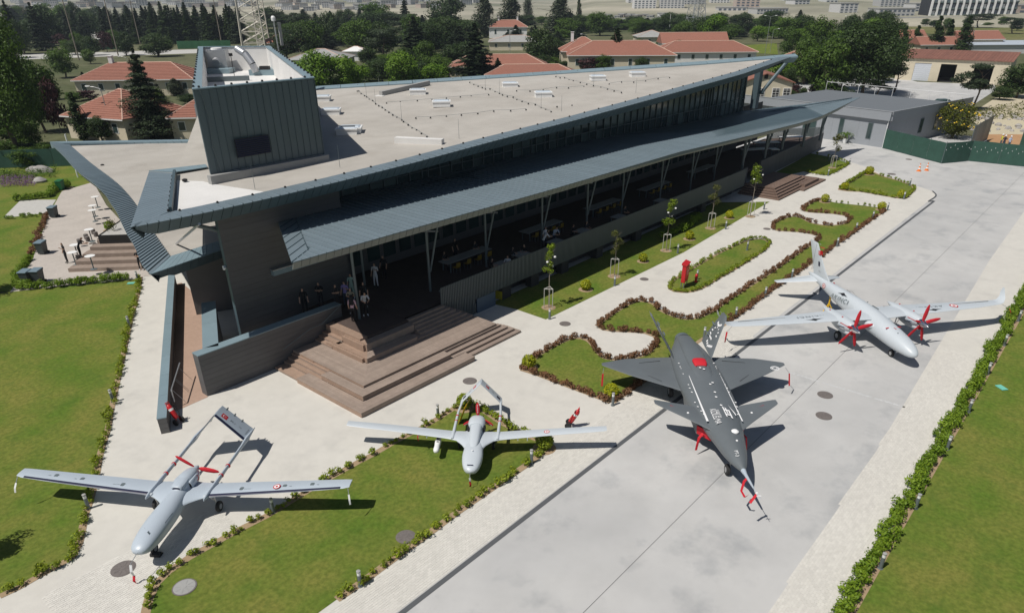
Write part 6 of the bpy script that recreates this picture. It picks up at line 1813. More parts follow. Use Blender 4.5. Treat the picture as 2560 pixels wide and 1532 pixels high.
def house(u, v, wpx, D, h, rh, label, hip=True, rot=0.0, wall='cream', chim=0, wins=4, tiles=0, group='red roofed houses around the site', name='house', roofm='terracotta', door=False, cat='house'):
    """front eave centre seen at (u, v), wpx wide in the photograph"""
    x, y = P(u, v, h)
    L_ = wpx / ppm(x, y, h) - 1.0
    rz = CAMR + rot
    fx, fy = math.sin(rz) * -1 * 0 + -math.sin(rz), math.cos(rz)      # away from the viewer
    cx, cy = x + fx * (D / 2 + .5), y + fy * (D / 2 + .5)
    t = thing(name, label, cat, (cx, cy, 0), rz, group)
    w_ = MB().box(-L_ / 2, L_ / 2, -D / 2, D / 2, -.05, h)
    if not hip:
        w_.add([(-L_ / 2, -D / 2, h), (-L_ / 2, D / 2, h), (-L_ / 2, 0, h + rh * .9), (L_ / 2, -D / 2, h), (L_ / 2, D / 2, h), (L_ / 2, 0, h + rh * .9)], [(0, 2, 1), (3, 4, 5)])
    w_.build('wall', M[wall], t)
    a, b_, r = roof_pts(L_, D, h, rh, hip)
    z0, z1 = h - .12, h + rh
    rf = MB()
    q = [(-a, -b_, z0), (a, -b_, z0), (a, b_, z0), (-a, b_, z0), (-r, 0, z1), (r, 0, z1)]
    rf.add(q, [(0, 1, 5, 4), (2, 3, 4, 5), (1, 2, 5), (3, 0, 4), (3, 2, 1, 0)])
    ro = rf.build('roof', M[roofm], t)
    # ridge and hip caps
    cap = MB().tube(q[4], q[5], .13, .13, 6)
    if hip:
        for i, j in ((0, 4), (3, 4), (1, 5), (2, 5)):
            cap.tube(q[i], q[j], .11, .11, 6)
    cap.build('ridge_tiles', M['ridge'], ro)
    if tiles:
        for k in range(tiles):       # courses of tiles on the slope towards the viewer
            t0, t1 = k / tiles, (k + 1) / tiles
            def sl(t_, dz):
                s_ = a + (r - a) * t_
                return [(-s_, -b_ * (1 - t_), z0 + (z1 - z0) * t_ + dz), (s_, -b_ * (1 - t_), z0 + (z1 - z0) * t_ + dz)]
            lo_, hi_ = sl(t0, .10), sl(t1, .03)
            MB().add(lo_ + hi_[::-1] + sl(t0, .0), [(0, 1, 2, 3), (4, 5, 1, 0)]).build('tile_course', M[roofm], ro)
            def sr(t_, dz):
                s_ = a + (r - a) * t_
                return [(s_, -b_ * (1 - t_), z0 + (z1 - z0) * t_ + dz), (s_, b_ * (1 - t_), z0 + (z1 - z0) * t_ + dz)]
            if hip:
                lo_, hi_ = sr(t0, .10), sr(t1, .03)
                MB().add(lo_ + hi_[::-1] + sr(t0, .0), [(0, 1, 2, 3), (4, 5, 1, 0)]).build('tile_course', M[roofm], ro)
    MB().box(-a, a, -b_ - .08, -b_ - .002, z0 - .14, z0 + .02).build('gutter', M['white'], ro)
    for k in range(wins):
        wx = -L_ / 2 + L_ * (k + .5) / wins
        f = MB().box(wx - .55, wx + .55, -D / 2 - .05, -D / 2 - .002, h * .35, h * .78).build('window', M['white'], t)
        MB().box(wx - .45, wx + .45, -D / 2 - .07, -D / 2 - .051, h * .35 + .1, h * .78 - .1).build('pane', M['glass'], f)
    if not hip:
        MB().box(L_ / 2 + .002, L_ / 2 + .05, -.4, .4, h * .9, h * .9 + .6).build('attic_window', M['black'], t)
    for k in range(chim):
        px_ = (-.25 + .5 * k) * L_
        MB().box(px_ - .4, px_ + .4, -.5, .5, z1 - 1.2, z1 + 1.3).box(px_ - .5, px_ + .5, -.6, .6, z1 + 1.302, z1 + 1.42).build('chimney', M['white'], ro)
    return t
M['ridge'] = mat('ridge', (.62, .42, .33), .85, var=.3, vscale=3)
house(330, 199, 300, 12, 3.4, 2.9, 'long hipped red tile house on the left behind the big cedar', chim=1, wins=7, tiles=12, rot=.06)
house(225, 293, 215, 12, 3.4, 3.2, 'orange tiled house on the left close behind the lower roof', rot=-.38, wins=3, tiles=14, hip=True)
house(500, 292, 170, 10, 3.2, 2.6, 'red tiled house half hidden behind the metal tower', rot=.1, wins=3, tiles=10)
house(1245, 166, 255, 10, 3.2, 2.4, 'low red roofed house right behind the dark cedar at the roof edge', wins=6)
house(1330, 186, 240, 9, 2.2, 1.8, 'red roof showing just above the long flat roof edge', wins=4)
house(1555, 138, 275, 14, 4.2, 3.2, 'big yellowish house with broad red hipped roof', wins=6, rot=-.05)
house(1462, 128, 120, 12, 4.4, 3.4, 'red roofed wing with chimney left of the big yellowish house', wins=2, chim=1)
house(1770, 130, 255, 12, 3.2, 2.7, 'white walled house with low red hipped roof beyond the roof tip', wins=7, wall='white')
house(1740, 108, 170, 10, 4.2, 3.0, 'white gabled house behind the low red hipped one', wins=3, wall='white', hip=False)
house(2010, 158, 110, 9, 3.4, 2.6, 'red roofed house partly behind the dark tree clump', wins=3)
house(1270, 68, 100, 10, 5.0, 3.0, 'white house with two white chimneys among the poplars', wins=3, wall='white', chim=2)
house(1635, 92, 85, 12, 4.0, 2.0, 'brown roofed hall among the far trees', wins=4, roofm='greyroof')
house(2285, 96, 75, 9, 3.6, 2.6, 'small red roofed house behind the first poplar on the right', wins=3, hip=False)
house(2352, 112, 100, 8, 3.4, 2.2, 'red roofed house between the right poplars', wins=3, hip=False)
house(2460, 98, 110, 10, 4.4, 2.4, 'red gabled store with two wide openings near the right edge', wins=2, hip=False)
house(790, 148, 150, 14, 3.2, 2.2, 'pale grey roofed long shed behind the tower', wins=6, roofm='greyroof', wall='white', hip=True, group='sheds and halls', cat='shed')
house(1290, 104, 140, 14, 3.2, 1.8, 'flat grey roofed shed below the white chimney house', wins=4, roofm='greyroof', group='sheds and halls', cat='shed')
house(885, 128, 62, 6, 3.0, 1.2, 'small white canopy tent among trees right of the tower', wins=0, roofm='white', wall='white', group='sheds and halls', name='pavilion_tent', cat='tent')
house(700, 108, 110, 10, 3.4, 2.5, 'dark red roof beside the lattice mast', wins=3)

# gabled cream house at the roof tip
gx, gy = P(1912, 262)
gt = thing('house', 'cream gabled house with three barred windows under the roof tip', 'house', (gx, gy, 0), CAMR - .12, 'red roofed houses around the site')
gs = 1 / ppm(gx, gy)
GW = 118 * gs
gh = top_height(1850, 205, *P(1850, 258))
gr = top_height(1905, 190, gx, gy)
MB().prism([(-GW / 2, 0), (GW / 2, 0), (GW / 2, 14), (-GW / 2, 14)], 0, gh).add([(-GW / 2, 0, gh), (GW / 2, 0, gh), (-GW * .06, 0, gr)], [(0, 1, 2)]).build('wall', M['cream'], gt)
for s_, xe in ((-1, -GW / 2 - .4), (1, GW / 2 + .4)):
    MB().hexa([(xe, -.4, gh - .3), (-GW * .06, -.4, gr), (-GW * .06, 14, gr), (xe, 14, gh - .3), (xe, -.4, gh - .12), (-GW * .06, -.4, gr + .2), (-GW * .06, 14, gr + .2), (xe, 14, gh - .12)] if s_ < 0 else
              [(-GW * .06, -.4, gr), (xe, -.4, gh - .3), (xe, 14, gh - .3), (-GW * .06, 14, gr), (-GW * .06, -.4, gr + .2), (xe, -.4, gh - .12), (xe, 14, gh - .12), (-GW * .06, 14, gr + .2)]).build('roof', M['terracotta'], gt)
for k, fx in enumerate((-.12, .18, .40)):
    f = MB().box(fx * GW - .7, fx * GW + .7, -.10, -.002, gh * .25, gh * .72).build('window', M['white'], gt)
    MB().box(fx * GW - .58, fx * GW + .58, -.13, -.101, gh * .27, gh * .70).build('pane', M['black'], f)
    br = MB()
    for i in range(4):
        br.box(fx * GW - .58, fx * GW + .58, -.16, -.135, gh * (.30 + .11 * i), gh * (.30 + .11 * i) + .06)
    br.box(fx * GW - .03, fx * GW + .03, -.17, -.162, gh * .27, gh * .70)
    br.build('window_bars', M['white'], f)
MB().box(-GW * .06 - .35, -GW * .06 + .35, -.06, -.002, gh + (gr - gh) * .35, gh + (gr - gh) * .35 + .9).build('attic_opening', M['black'], gt)

# garage with three openings
ga, gb = P(2236, 199), P(2512, 214)
gd = Vector((gb[0] - ga[0], gb[1] - ga[1]))
GL = gd.length
gz = top_height(2380, 158, *P(2380, 206))
gg = thing('garage_building', 'cream garage block with rusty red roof and three vehicle doors', 'garage', (*ga, 0), math.atan2(gd.y, gd.x))
xs_ = [0, .16, .315, .40, .545, .70, .865, 1.0]
for i in range(7):
    if i in (1, 3, 5):
        MB().box(xs_[i] * GL, xs_[i + 1] * GL, 0, .3, gz * .80, gz).build('lintel_wall', M['cream'], gg)
    else:
        MB().box(xs_[i] * GL, xs_[i + 1] * GL, 0, .3, 0, gz).build('wall', M['cream'], gg)
MB().box(GL - .3, GL, .31, 12, 0, gz).build('wall', M['cream'], gg)
MB().box(0, GL - .31, 11.7, 12, 0, gz).box(.0, .3, .31, 11.69, 0, gz).build('wall', M['dark'], gg)
MB().box(.31, GL - .31, .31, 11.6, .0, .03).build('floor', M['dark'], gg)
dr = MB()
for k in range(9):
    dr.box(xs_[1] * GL + .02, xs_[2] * GL - .02, .10 + .01 * (k % 2), .16, gz * .8 * k / 9, gz * .8 * (k + .96) / 9)
dr.build('roller_door', mat('rollerdoor', (.60, .63, .68), .5, var=.05), gg)
nst = 36
for k in range(nst):
    a, c_ = -.4 + (GL + .8) * k / nst, -.4 + (GL + .8) * (k + .93) / nst
    MB().hexa([(a, -.4, gz + .02), (c_, -.4, gz + .02), (c_, 12.4, gz + 1.3), (a, 12.4, gz + 1.3), (a, -.4, gz + .12), (c_, -.4, gz + .12), (c_, 12.4, gz + 1.4), (a, 12.4, gz + 1.4)]).build('roof_sheet', M['rust'] if 'rust' in M else M.setdefault('rust', mat('rust', (.27, .12, .085), .8, var=.5, vscale=1.5, objrand=.3)), gg)
lx = P(2480, 135)
lt = thing('long_shed', 'long pale blue metal roofed shed above the garage on the right', 'shed', (*lx, 0), CAMR - .02, 'sheds and halls')
MB().box(-16, 22, 0, 8, 0, 2.6).build('wall', M['cityA'], lt)
MB().hexa([(-16.5, -.5, 2.7), (22.5, -.5, 2.7), (22.5, 8.5, 3.6), (-16.5, 8.5, 3.6), (-16.5, -.5, 2.85), (22.5, -.5, 2.85), (22.5, 8.5, 3.75), (-16.5, 8.5, 3.75)]).build('roof', mat('palezinc', (.45, .50, .56), .5, var=.1), lt)

# grey annex
ac_ = S(3, 1440, 1055)
an = rad(78)
ax = thing('annex_building', 'low grey annex with overhanging roof and dark tall windows', 'building', (*ac_, 0), an)
ae = top_height(SH[3][0] + 1482 * .35045, 880 * .35045, *ac_)
ap = top_height(SH[3][0] + 1490 * .35045, 815 * .35045, *ac_)
LA, DA = 24.0, 24.0          # local x runs along the long front (to the left in the photograph), local -y is into the building
def awall(x0, x1, name='facade_panel'):
    MB().box(x0, x1 - .012, -.2, 0, 0, ae).build(name, M['annex'], ax)
for k in range(12):
    awall(LA * k / 12, LA * (k + 1) / 12)
for k in range(10):
    MB().box(-.2, 0, -DA * (k + 1) / 10 + .012, -DA * k / 10 - (.2 if k == 0 else 0), 0, ae).build('facade_panel', M['annex'], ax)
MB().box(.01, LA, -DA, -.21, 0, ae - .05).build('core', M['annex'], ax)
for f in (MB().box(-.35, LA, .0, .35, ae, ap), MB().box(-.5, -.2, -DA, -.001, ae, ap)):
    f.build('roof_band', M['annex'], ax)
MB().box(-.2, LA, -DA, -.01, ae + .01, ae + .2).build('roof', mat('annexdark', (.15, .165, .18), .7, var=.1), ax)
MB().box(-.55, LA, .30, .40, ap, ap + .06).box(-.55, -.45, -DA, .299, ap, ap + .06).build('roof_cap', M['annexroof'], ax)
for k, (xm, wd, z0, z1) in enumerate(((2.3, .75, .9, ae * .85), (6.6, .75, 1.0, ae * .88), (11.6, 2.2, .0, ae * .82), (16.6, .75, .9, ae * .88), (20.5, .75, 1.0, ae * .88))):
    f = MB().box(xm - wd / 2, xm + wd / 2, .002, .05, z0, z1).build('window' if k != 2 else 'door', M['steel'], ax)
    MB().box(xm - wd / 2 + .08, xm + wd / 2 - .08, .052, .07, z0 + .08, z1 - .08).build('pane', M['glass'], f)
for ym in (-9.5, -14.0):
    f = MB().box(-.26, -.202, ym - .5, ym + .5, 1.0, ae * .85).build('window', M['steel'], ax)
    MB().box(-.29, -.262, ym - .42, ym + .42, 1.1, ae * .82).build('pane', M['glass'], f)
for ring_ in range(9):
    MB().tube((LA * ring_ / 8, -DA + .3, ae + .2), (LA * ring_ / 8, -DA + .3, ap + .35), .035, .035, 6).build('rail_post', M['white'], ax)
MB().path([(0, -DA + .3, ap + .35), (LA, -DA + .3, ap + .35)], .035, 6).build('roof_rail', M['white'], ax)
MB().tube((-.1, .1, 0), (-.1, .1, ae), .06, .06, 8).build('downpipe', M['white'], ax)

# screens of dark green mesh round the works on the right, panel by panel
def screen(pts, hgt_, label, m='meshgreen', pw=2.6, name='screen_fence', posts=True, group='mesh screens'):
    t = thing(name, label, 'fence', (*pts[0], 0), 0, group)
    ox, oy = pts[0]
    for (a, c_) in zip(pts, pts[1:]):
        n = max(1, int(math.dist(a, c_) / pw))
        for k in range(n):
            p, q = lerp(a, c_, k / n), lerp(a, c_, (k + .99) / n)
            md = lerp(p, q, .5)
            d = Vector((q[0] - p[0], q[1] - p[1])).normalized()
            bu = tree_rng.uniform(-.10, .10)
            pts3 = [(p[0] - ox, p[1] - oy), (md[0] - ox - d.y * bu, md[1] - oy + d.x * bu), (q[0] - ox, q[1] - oy)]
            b = MB()
            for (e0, e1) in zip(pts3, pts3[1:]):
                b.hexa([(*e0, .05), (*e1, .05), (e1[0] - d.y * .02, e1[1] + d.x * .02, .05), (e0[0] - d.y * .02, e0[1] + d.x * .02, .05), (*e0, hgt_ * tree_rng.uniform(.97, 1.02)), (*e1, hgt_), (e1[0] - d.y * .02, e1[1] + d.x * .02, hgt_), (e0[0] - d.y * .02, e0[1] + d.x * .02, hgt_)])
            b.build('mesh_panel', M[m], t)
            if posts:
                MB().tube((p[0] - ox - d.y * .06, p[1] - oy + d.x * .06, 0), (p[0] - ox - d.y * .06, p[1] - oy + d.x * .06, hgt_ + .15), .035, .035, 6).build('post', M['steel'], t)
    return t
screen([S(3, 1442, 1058), S(3, 1865, 1168)], 2.5, 'dark green mesh screen in front of the grey annex side')
screen([S(3, 1866, 1168), S(3, 2055, 1150), S(3, 2700, 1215)], 2.5, 'dark green mesh screen with pale ties along the far apron edge')
screen([S(3, 2055, 1085), S(3, 2190, 1000)], 3.4, 'grey sheet fence behind the round citrus tree', 'steel')
screen([S(3, 2420, 1045), S(3, 2600, 1055)], 2.4, 'green mesh screen on the clay ground near the workers')
screen([S(1, 590, 362), S(1, 900, 352)], 3.0, 'bright green screen left of the garden houses far behind', 'meshfar')
screen([S(1, 1270, 352), S(1, 1650, 345)], 3.0, 'bright green screen behind the tower far off', 'meshfar')
screen([S(1, -60, 1205), S(1, 620, 1180)], 2.2, 'see through green wire fence behind the left garden', 'meshgreen', 3.2)
for k in range(60):
    pass
pb = MB()
for k in range(34):
    a = lerp(S(3, 1870, 1168), S(3, 2700, 1215), k / 34) if k > 6 else lerp(S(3, 1866, 1168), S(3, 2055, 1150), k / 7)
    pb.obox(a[0] - .1, a[1] - .12, 1.7 + .25 * (k % 3), .05, .03, .12)
ps = [o for o in bpy.data.objects if str(o.get('label', '')).startswith('dark green mesh screen with pale')][0]
pb.v = [(x - ps.location.x, y - ps.location.y, z) for x, y, z in pb.v]
pb.build('tie', M['white'], ps)['kind'] = 'stuff'

# lattice mast of pale steel, electricity pylon, poles and lamps
def lattice(x, y, w0, w1, h, label, m, secs=9, name='lattice_mast', r=.09):
    t = thing(name, label, 'tower', (x, y, 0), CAMR + .3)
    cn = [(-1, -1), (1, -1), (1, 1), (-1, 1)]
    for i in range(4):
        MB().tube((cn[i][0] * w0, cn[i][1] * w0, 0), (cn[i][0] * w1, cn[i][1] * w1, h), r * 1.4, r, 6).build('leg', m, t)
    for k in range(secs):
        b = MB()
        f0, f1 = k / secs, (k + 1) / secs
        a0, a1 = w0 + (w1 - w0) * f0, w0 + (w1 - w0) * f1
        for i in range(4):
            j = (i + 1) % 4
            b.tube((cn[i][0] * a0, cn[i][1] * a0, h * f0), (cn[j][0] * a1, cn[j][1] * a1, h * f1), r * .7, r * .7, 5)
            b.tube((cn[j][0] * a0, cn[j][1] * a0, h * f0), (cn[i][0] * a1, cn[i][1] * a1, h * f1), r * .7, r * .7, 5)
            b.tube((cn[i][0] * a1, cn[i][1] * a1, h * f1), (cn[j][0] * a1, cn[j][1] * a1, h * f1), r * .6, r * .6, 5)
        b.build('bracing', m, t)
    return t
mx, my = P(638, 135)
M['mast'] = mat('mast', (.62, .58, .50), .6)
lattice(mx, my, 4.2, 3.2, 34, 'broad pale steel lattice mast rising behind the roof tower', M['mast'], 9, r=.24)
m2 = P(668, 128)
lattice(m2[0] + 2, m2[1] + 5, 2.4, 1.7, 36, 'slimmer pale lattice mast right of the broad one', M['mast'], 11, r=.20)
pxx, pyy = P(1735, 88)
lattice(pxx, pyy, 4.2, 1.0, 36, 'grey electricity pylon standing among far trees', M['galv'], 9, 'electricity_pylon', r=.12)
lattice(*P(1745, 62), 3.5, .9, 34, 'second fainter pylon farther behind the first', M['galv'], 7, 'electricity_pylon', r=.12)
pole_rows = [(198, 151, 'leftmost tall wooden pole by the far green screen'), (297, 144, 'tall wooden pole second from the left edge trees'), (351, 112, 'tall wooden pole beside the round green tree'), (555, 114, 'tall wooden pole just left of the lattice mast')]
for u, v, lab in pole_rows:
    x, y = P(u, v)
    t = thing('utility_pole', lab, 'pole', (x, y, 0), 0, 'tall wooden poles on the left')
    MB().tube((0, 0, 0), (0, 0, 24), .24, .15, 8).build('shaft', M['pole'], t)
    MB().tube((-.8, 0, 23.2), (.8, 0, 23.2), .06, .06, 6).build('crossarm', M['pole'], t)
def lamp(u, v, vt, side, label, double=False, arm=1.6):
    x, y = P(u, v)
    h = max(4, top_height(u, vt, x, y))
    t = thing('street_lamp', label, 'street lamp', (x, y, 0), CAMR, 'street lamps')
    MB().tube((0, 0, 0), (0, 0, h), .09, .055, 8).build('pole', M['galv'], t)
    for s in ((-1, 1) if double else (side,)):
        MB().path([(0, 0, h - .05), (s * arm * .6, 0, h + .25), (s * arm, 0, h + .3)], .04, 6).build('arm', M['galv'], t)
        MB().loft([[(s * (arm + q), y_ * f, h + .3 + zz) for y_, zz in ((-.16, 0), (.16, 0), (.12, .13), (-.12, .13))] for q, f in ((-.1, .6), (.2, 1), (.6, .8))]).build('lamp_head', M['white'], t)
for u, v, vt, s, lab, db in ((285, 345, 215, -1, 'street lamp in front of the orange tiled house', 0), (327, 190, 138, -1, 'street lamp before the long hipped house', 0), (948, 212, 175, 1, 'street lamp behind the long roof near the bright trees', 0),
                             (1465, 150, 90, -1, 'street lamp in front of the big yellowish house', 0), (1275, 135, 78, 1, 'street lamp by the grey roofed shed', 0), (1114, 100, 62, 1, 'street lamp left of the white chimney house', 0), (1912, 138, 47, 1, 'double headed street lamp beyond the roof tip', 1), (2113, 104, 48, 1, 'double headed street lamp above the dark tree clump', 1), (2420, 135, 72, 1, 'street lamp beside the right poplars', 0), (1925, 132, 80, 1, 'second lamp just right of the double headed one', 0)):
    lamp(u, v, vt, s, lab, bool(db))
for k, (u, v, vt) in enumerate(((952, 95, 55), (1107, 100, 77), (1782, 90, 32), (1672, 90, 38))):
    x, y = P(u, v)
    tag(MB().tube((0, 0, 0), (0, 0, max(5, top_height(u, vt, x, y))), .12, .08, 8).build('post', M['white']), ['thin white post among trees right of the tower', 'thin white post below the poplars', 'thin white post left of the double headed lamp', 'thin white post by the brown roofed hall'][k], 'post').location = (x, y, 0)

# ------------------------------------------------------------------ trees around the site
KN = {'round': 'broadleaf_tree', 'dark': 'dark_tree', 'bright': 'bright_tree', 'poplar': 'cypress_tree', 'greypoplar': 'poplar_tree', 'conifer': 'cedar_tree', 'fir': 'fir_tree', 'pine': 'pine_tree', 'plum': 'plum_tree'}
def tpx(key, u, vb, vt, wpx, label, group=None, **kw):
    x, y = P(u, vb)
    h = max(2.0, top_height(u, vt, x, y))
    return tree(key, x, y, h, max(1.2, wpx / ppm(x, y, h * .5)), label, group, name=KN[key], **kw)
G1 = 'trees around the houses'
tpx('round', 60, 395, -20, 190, 'huge leafy tree filling the left edge beside the lower roof', size=(17, 12), crown=big_crown, trunk=trunk_mesh(31, 17, .4, 8))
tpx('conifer', 385, 345, 112, 175, 'big spreading cedar in front of the red houses on the left', size=(13, 9.5), crown=cedar_big, trunk=trunk_mesh(32, 13, .25, 0, top=.9))
for key, u, vb, vt, wp, lab in (('poplar', 210, 352, 222, 45, 'slim dark cypress by the orange tiled house'), ('dark', 258, 355, 282, 70, 'dark bushy tree at the foot of the left street lamp'), ('round', 115, 330, 130, 120, 'yellow green tree beside the huge left tree'),
                                ('round', 165, 195, 110, 75, 'thin leafy tree left of the long hipped house'), ('round', 228, 160, 115, 40, 'small round tree in the yard by the poles'), ('dark', 395, 142, 75, 95, 'round green tree between the poles and the chimney'), ('conifer', 440, 230, 170, 60, 'dark shrub like conifer beside the long hipped house'), ('greypoplar', 442, 240, 190, 45, 'flowering pale tree between the house and the tower'),
                                ('dark', 30, 370, 200, 130, 'dark tree behind the garden on the far left'), ('mid' if False else 'round', 70, 380, 290, 90, 'low bushy tree by the left wire fence'),
                                ('bright', 800, 245, 122, 115, 'bright green tree just right of the roof tower'), ('bright', 870, 240, 138, 130, 'bright green tree second right of the tower'), ('bright', 745, 215, 150, 80, 'bright tree hugging the tower wall'), ('bright', 1010, 225, 126, 105, 'bright spring green tree behind the roof in the middle'), ('bright', 1085, 220, 158, 95, 'lower bright green tree right of the street lamp'),
                                ('conifer', 1190, 205, 58, 130, 'tall dark cedar in front of the low red houses'), ('conifer', 1245, 200, 145, 60, 'small dark conifer at the cedar foot'), ('conifer', 1040, 165, 40, 120, 'drooping blue cedar right of centre left'), ('pine', 960, 160, 60, 120, 'wide dark cedar behind the bright trees'), ('dark', 1345, 165, 68, 95, 'round dark tree beside the grey shed'), ('dark', 1390, 158, 95, 55, 'smaller dark tree next to the round one'),
                                ('fir', 1538, 172, 72, 95, 'dark fir standing before the big yellowish house'), ('conifer', 1595, 165, 125, 50, 'small conifer right of the dark fir'), ('plum', 1470, 178, 142, 75, 'dark red plum tree by the roof edge'), ('dark', 1360, 186, 165, 60, 'dark bush showing above the roof edge'),
                                ('greypoplar', 1210, 95, -18, 62, 'left of two tall grey green poplars'), ('greypoplar', 1275, 90, -25, 66, 'right of two tall grey green poplars'), ('greypoplar', 1395, 92, -25, 75, 'broad tall poplar right of the white chimney house'), ('greypoplar', 1320, 60, -30, 30, 'slender poplar between the tall ones'), ('poplar', 1446, 70, -15, 16, 'thin dark cypress right of the broad poplar'), ('dark', 1120, 90, -15, 110, 'big dark tree left of the two tall poplars'), ('round', 940, 85, 0, 90, 'bright leafy tree above the cedar left of centre'), ('conifer', 1015, 80, -12, 45, 'dark conifer tip left of the big dark tree'),
                                ('round', 1500, 90, 30, 80, 'leafy tree behind the red roofed wing'), ('round', 1420, 95, 45, 80, 'leafy tree right of the broad poplar'),
                                ('round', 2047, 245, 100, 130, 'round leafy tree with clear trunk by the yard'), ('bright', 1948, 215, 150, 85, 'bright green tree behind the gabled cream house'), ('dark', 1972, 225, 172, 36, 'small dark tree at the corner of the gabled house'),
                                ('pine', 2235, 232, 140, 95, 'spreading dark pine on the right side of the clump'), ('pine', 2190, 242, 200, 80, 'low spreading conifer at the foot of the clump'), ('dark', 2080, 245, 215, 90, 'low dark bush under the round leafy tree'),
                                ('poplar', 2253, 130, 72, 26, 'first dark poplar by the garage'), ('poplar', 2282, 135, 70, 34, 'second dark poplar by the garage'), ('poplar', 2330, 138, 46, 40, 'tall poplar left of the pair above the garage'), ('poplar', 2360, 136, 55, 32, 'tall poplar right of the pair above the garage'), ('poplar', 2400, 140, 48, 44, 'broad dark poplar right of the pair above the garage'),
                                ('pine', 2425, 278, 162, 120, 'bare stemmed pine leaning in the right yard'), ('dark', 2540, 245, 165, 105, 'dark tree at the right picture edge'), ('dark', 2500, 250, 225, 60, 'bush at the foot of the right edge tree'), ('pine', 2445, 70, 40, 85, 'dark umbrella pine on the slope'), ('pine', 2530, 85, 50, 70, 'umbrella pine by the right picture edge'), ('dark', 2200, 100, 32, 60, 'dark tree behind the garage poplars'), ('dark', 2168, 80, 30, 40, 'dark treetop above the clump')):
    tpx(key, u, vb, vt, wp, lab, G1)
tpx('dark', 2155, 240, 48, 190, 'largest dark tree of the clump by the yard', G1, size=(15, 13), crown=big_dark, trunk=trunk_mesh(33, 15, .3, 7))
tpx('round', 2100, 225, 95, 110, 'mid green tree left in the dark clump', G1)
oc = tpx('round', 2378, 345, 255, 105, 'round citrus tree with yellow fruit behind the green screen', G1, crown=crown_broad(40, h=8, wd=7, base=.05, n=3600, lobes=24, leaf=.34, m=L['orange']))
for k in range(60):
    a, z = k * 2.4, (.25 + .65 * ((k * 7) % 60) / 60)
    q = 3.3 * math.sin(math.pi * min(.95, z)) ** .5
    if k == 0:
        fr_me = MB().lathe([(.05, -.12), (.16, 0), (.05, .12)], 0, 0, 6).mesh('fruit', mat('fruit', (.62, .42, .02), .5), True)
    o = link('fruit', fr_me, oc, (math.cos(a) * q, math.sin(a) * q, z * 8))

r6 = random.Random(21)
ORD = 'first second third fourth fifth sixth seventh eighth ninth tenth eleventh twelfth thirteenth fourteenth fifteenth sixteenth seventeenth eighteenth nineteenth twentieth'.split()
ORD += ['twenty ' + o for o in ORD[:9]]
def row(u0, u1, n, vb0, vb1, vt0, vt1, keys, wr, label, group):
    label0 = label
    for k in range(n):
        label = ORD[k] + ' from left, ' + label0
        u = u0 + (u1 - u0) * (k + r6.uniform(.1, .9)) / n
        tpx(r6.choice(keys), u, r6.uniform(vb0, vb1), r6.uniform(vt0, vt1), r6.uniform(*wr), label, group)
row(-60, 140, 9, 112, 150, -10, 40, ['dark', 'conifer', 'round'], (50, 90), 'dark tree in the wood at the upper left corner', 'trees of the upper left wood')
row(140, 330, 12, 88, 108, 5, 30, ['conifer', 'fir', 'dark'], (34, 60), 'dark conifer in the row behind the left poles', 'conifers behind the poles')
row(330, 610, 26, 104, 112, 4, 34, ['fir', 'poplar', 'fir', 'conifer'], (36, 58), 'dark cypress in the long row left of the lattice mast', 'cypress row left of the mast')
row(330, 610, 12, 84, 98, -4, 14, ['fir', 'conifer'], (34, 56), 'dark conifer behind the long cypress row', 'conifers behind the cypress row')
row(690, 1130, 16, 86, 130, 22, 62, ['dark', 'conifer', 'round', 'pine'], (60, 105), 'tree in the mixed wood right of the lattice mast', 'mixed wood right of the mast')
row(640, 980, 12, 60, 82, 8, 30, ['conifer', 'dark', 'fir'], (36, 66), 'far dark tree above the mixed wood right of the mast', 'far trees right of the mast')
row(900, 1180, 8, 150, 196, 95, 140, ['dark', 'conifer', 'round'], (60, 90), 'tree in the thicket behind the roof left of the cedar', 'thicket behind the roof')
row(1260, 1480, 9, 96, 126, 62, 92, ['dark', 'round', 'conifer'], (45, 75), 'tree between the grey shed and the red roofs', 'trees by the grey shed')
row(1380, 1720, 16, 72, 92, 34, 62, ['dark', 'round', 'conifer', 'round'], (40, 70), 'tree in the belt beyond the red roofed houses', 'tree belt beyond the red roofs')
row(1650, 2010, 20, 78, 118, 34, 74, ['dark', 'round', 'bright', 'conifer'], (45, 80), 'tree in the belt beyond the roof tip', 'tree belt beyond the roof tip')
row(1960, 2240, 16, 92, 150, 40, 88, ['dark', 'round', 'dark', 'bright'], (50, 90), 'tree in the belt behind the dark clump', 'tree belt behind the clump')
row(1590, 1720, 6, 118, 160, 88, 140, ['dark', 'round'], (26, 40), 'small garden tree by the red roofed houses', 'small garden trees')
row(1880, 2060, 9, 235, 252, 222, 240, ['plum', 'dark'], (24, 40), 'low shrub behind the far canopy tip', 'shrubs behind the canopy tip')
row(-80, 330, 22, 60, 86, -8, 16, ['dark', 'conifer', 'round', 'fir'], (40, 70), 'dark treetop in the wood far behind the left poles', 'far wood behind the left poles')
row(140, 330, 10, 112, 140, 60, 100, ['dark', 'round', 'plum'], (36, 60), 'leafy tree in the yard behind the left poles', 'yard trees behind the poles')
row(690, 1180, 22, 100, 150, 40, 92, ['dark', 'conifer', 'round', 'dark', 'pine'], (70, 110), 'dark tree filling the wood behind the bright green trees', 'wood behind the bright green trees')
row(900, 1130, 9, 190, 215, 130, 165, ['dark', 'round'], (60, 90), 'leafy tree along the back edge of the long roof', 'trees along the back of the roof')
row(1420, 2010, 26, 58, 82, 30, 56, ['dark', 'round', 'conifer'], (36, 66), 'far dark tree at the edge of the open slope', 'trees at the edge of the open slope')
row(1960, 2230, 18, 130, 215, 70, 140, ['dark', 'round', 'dark', 'conifer'], (60, 100), 'tree in the thick stand behind the round leafy tree', 'thick stand behind the round leafy tree')
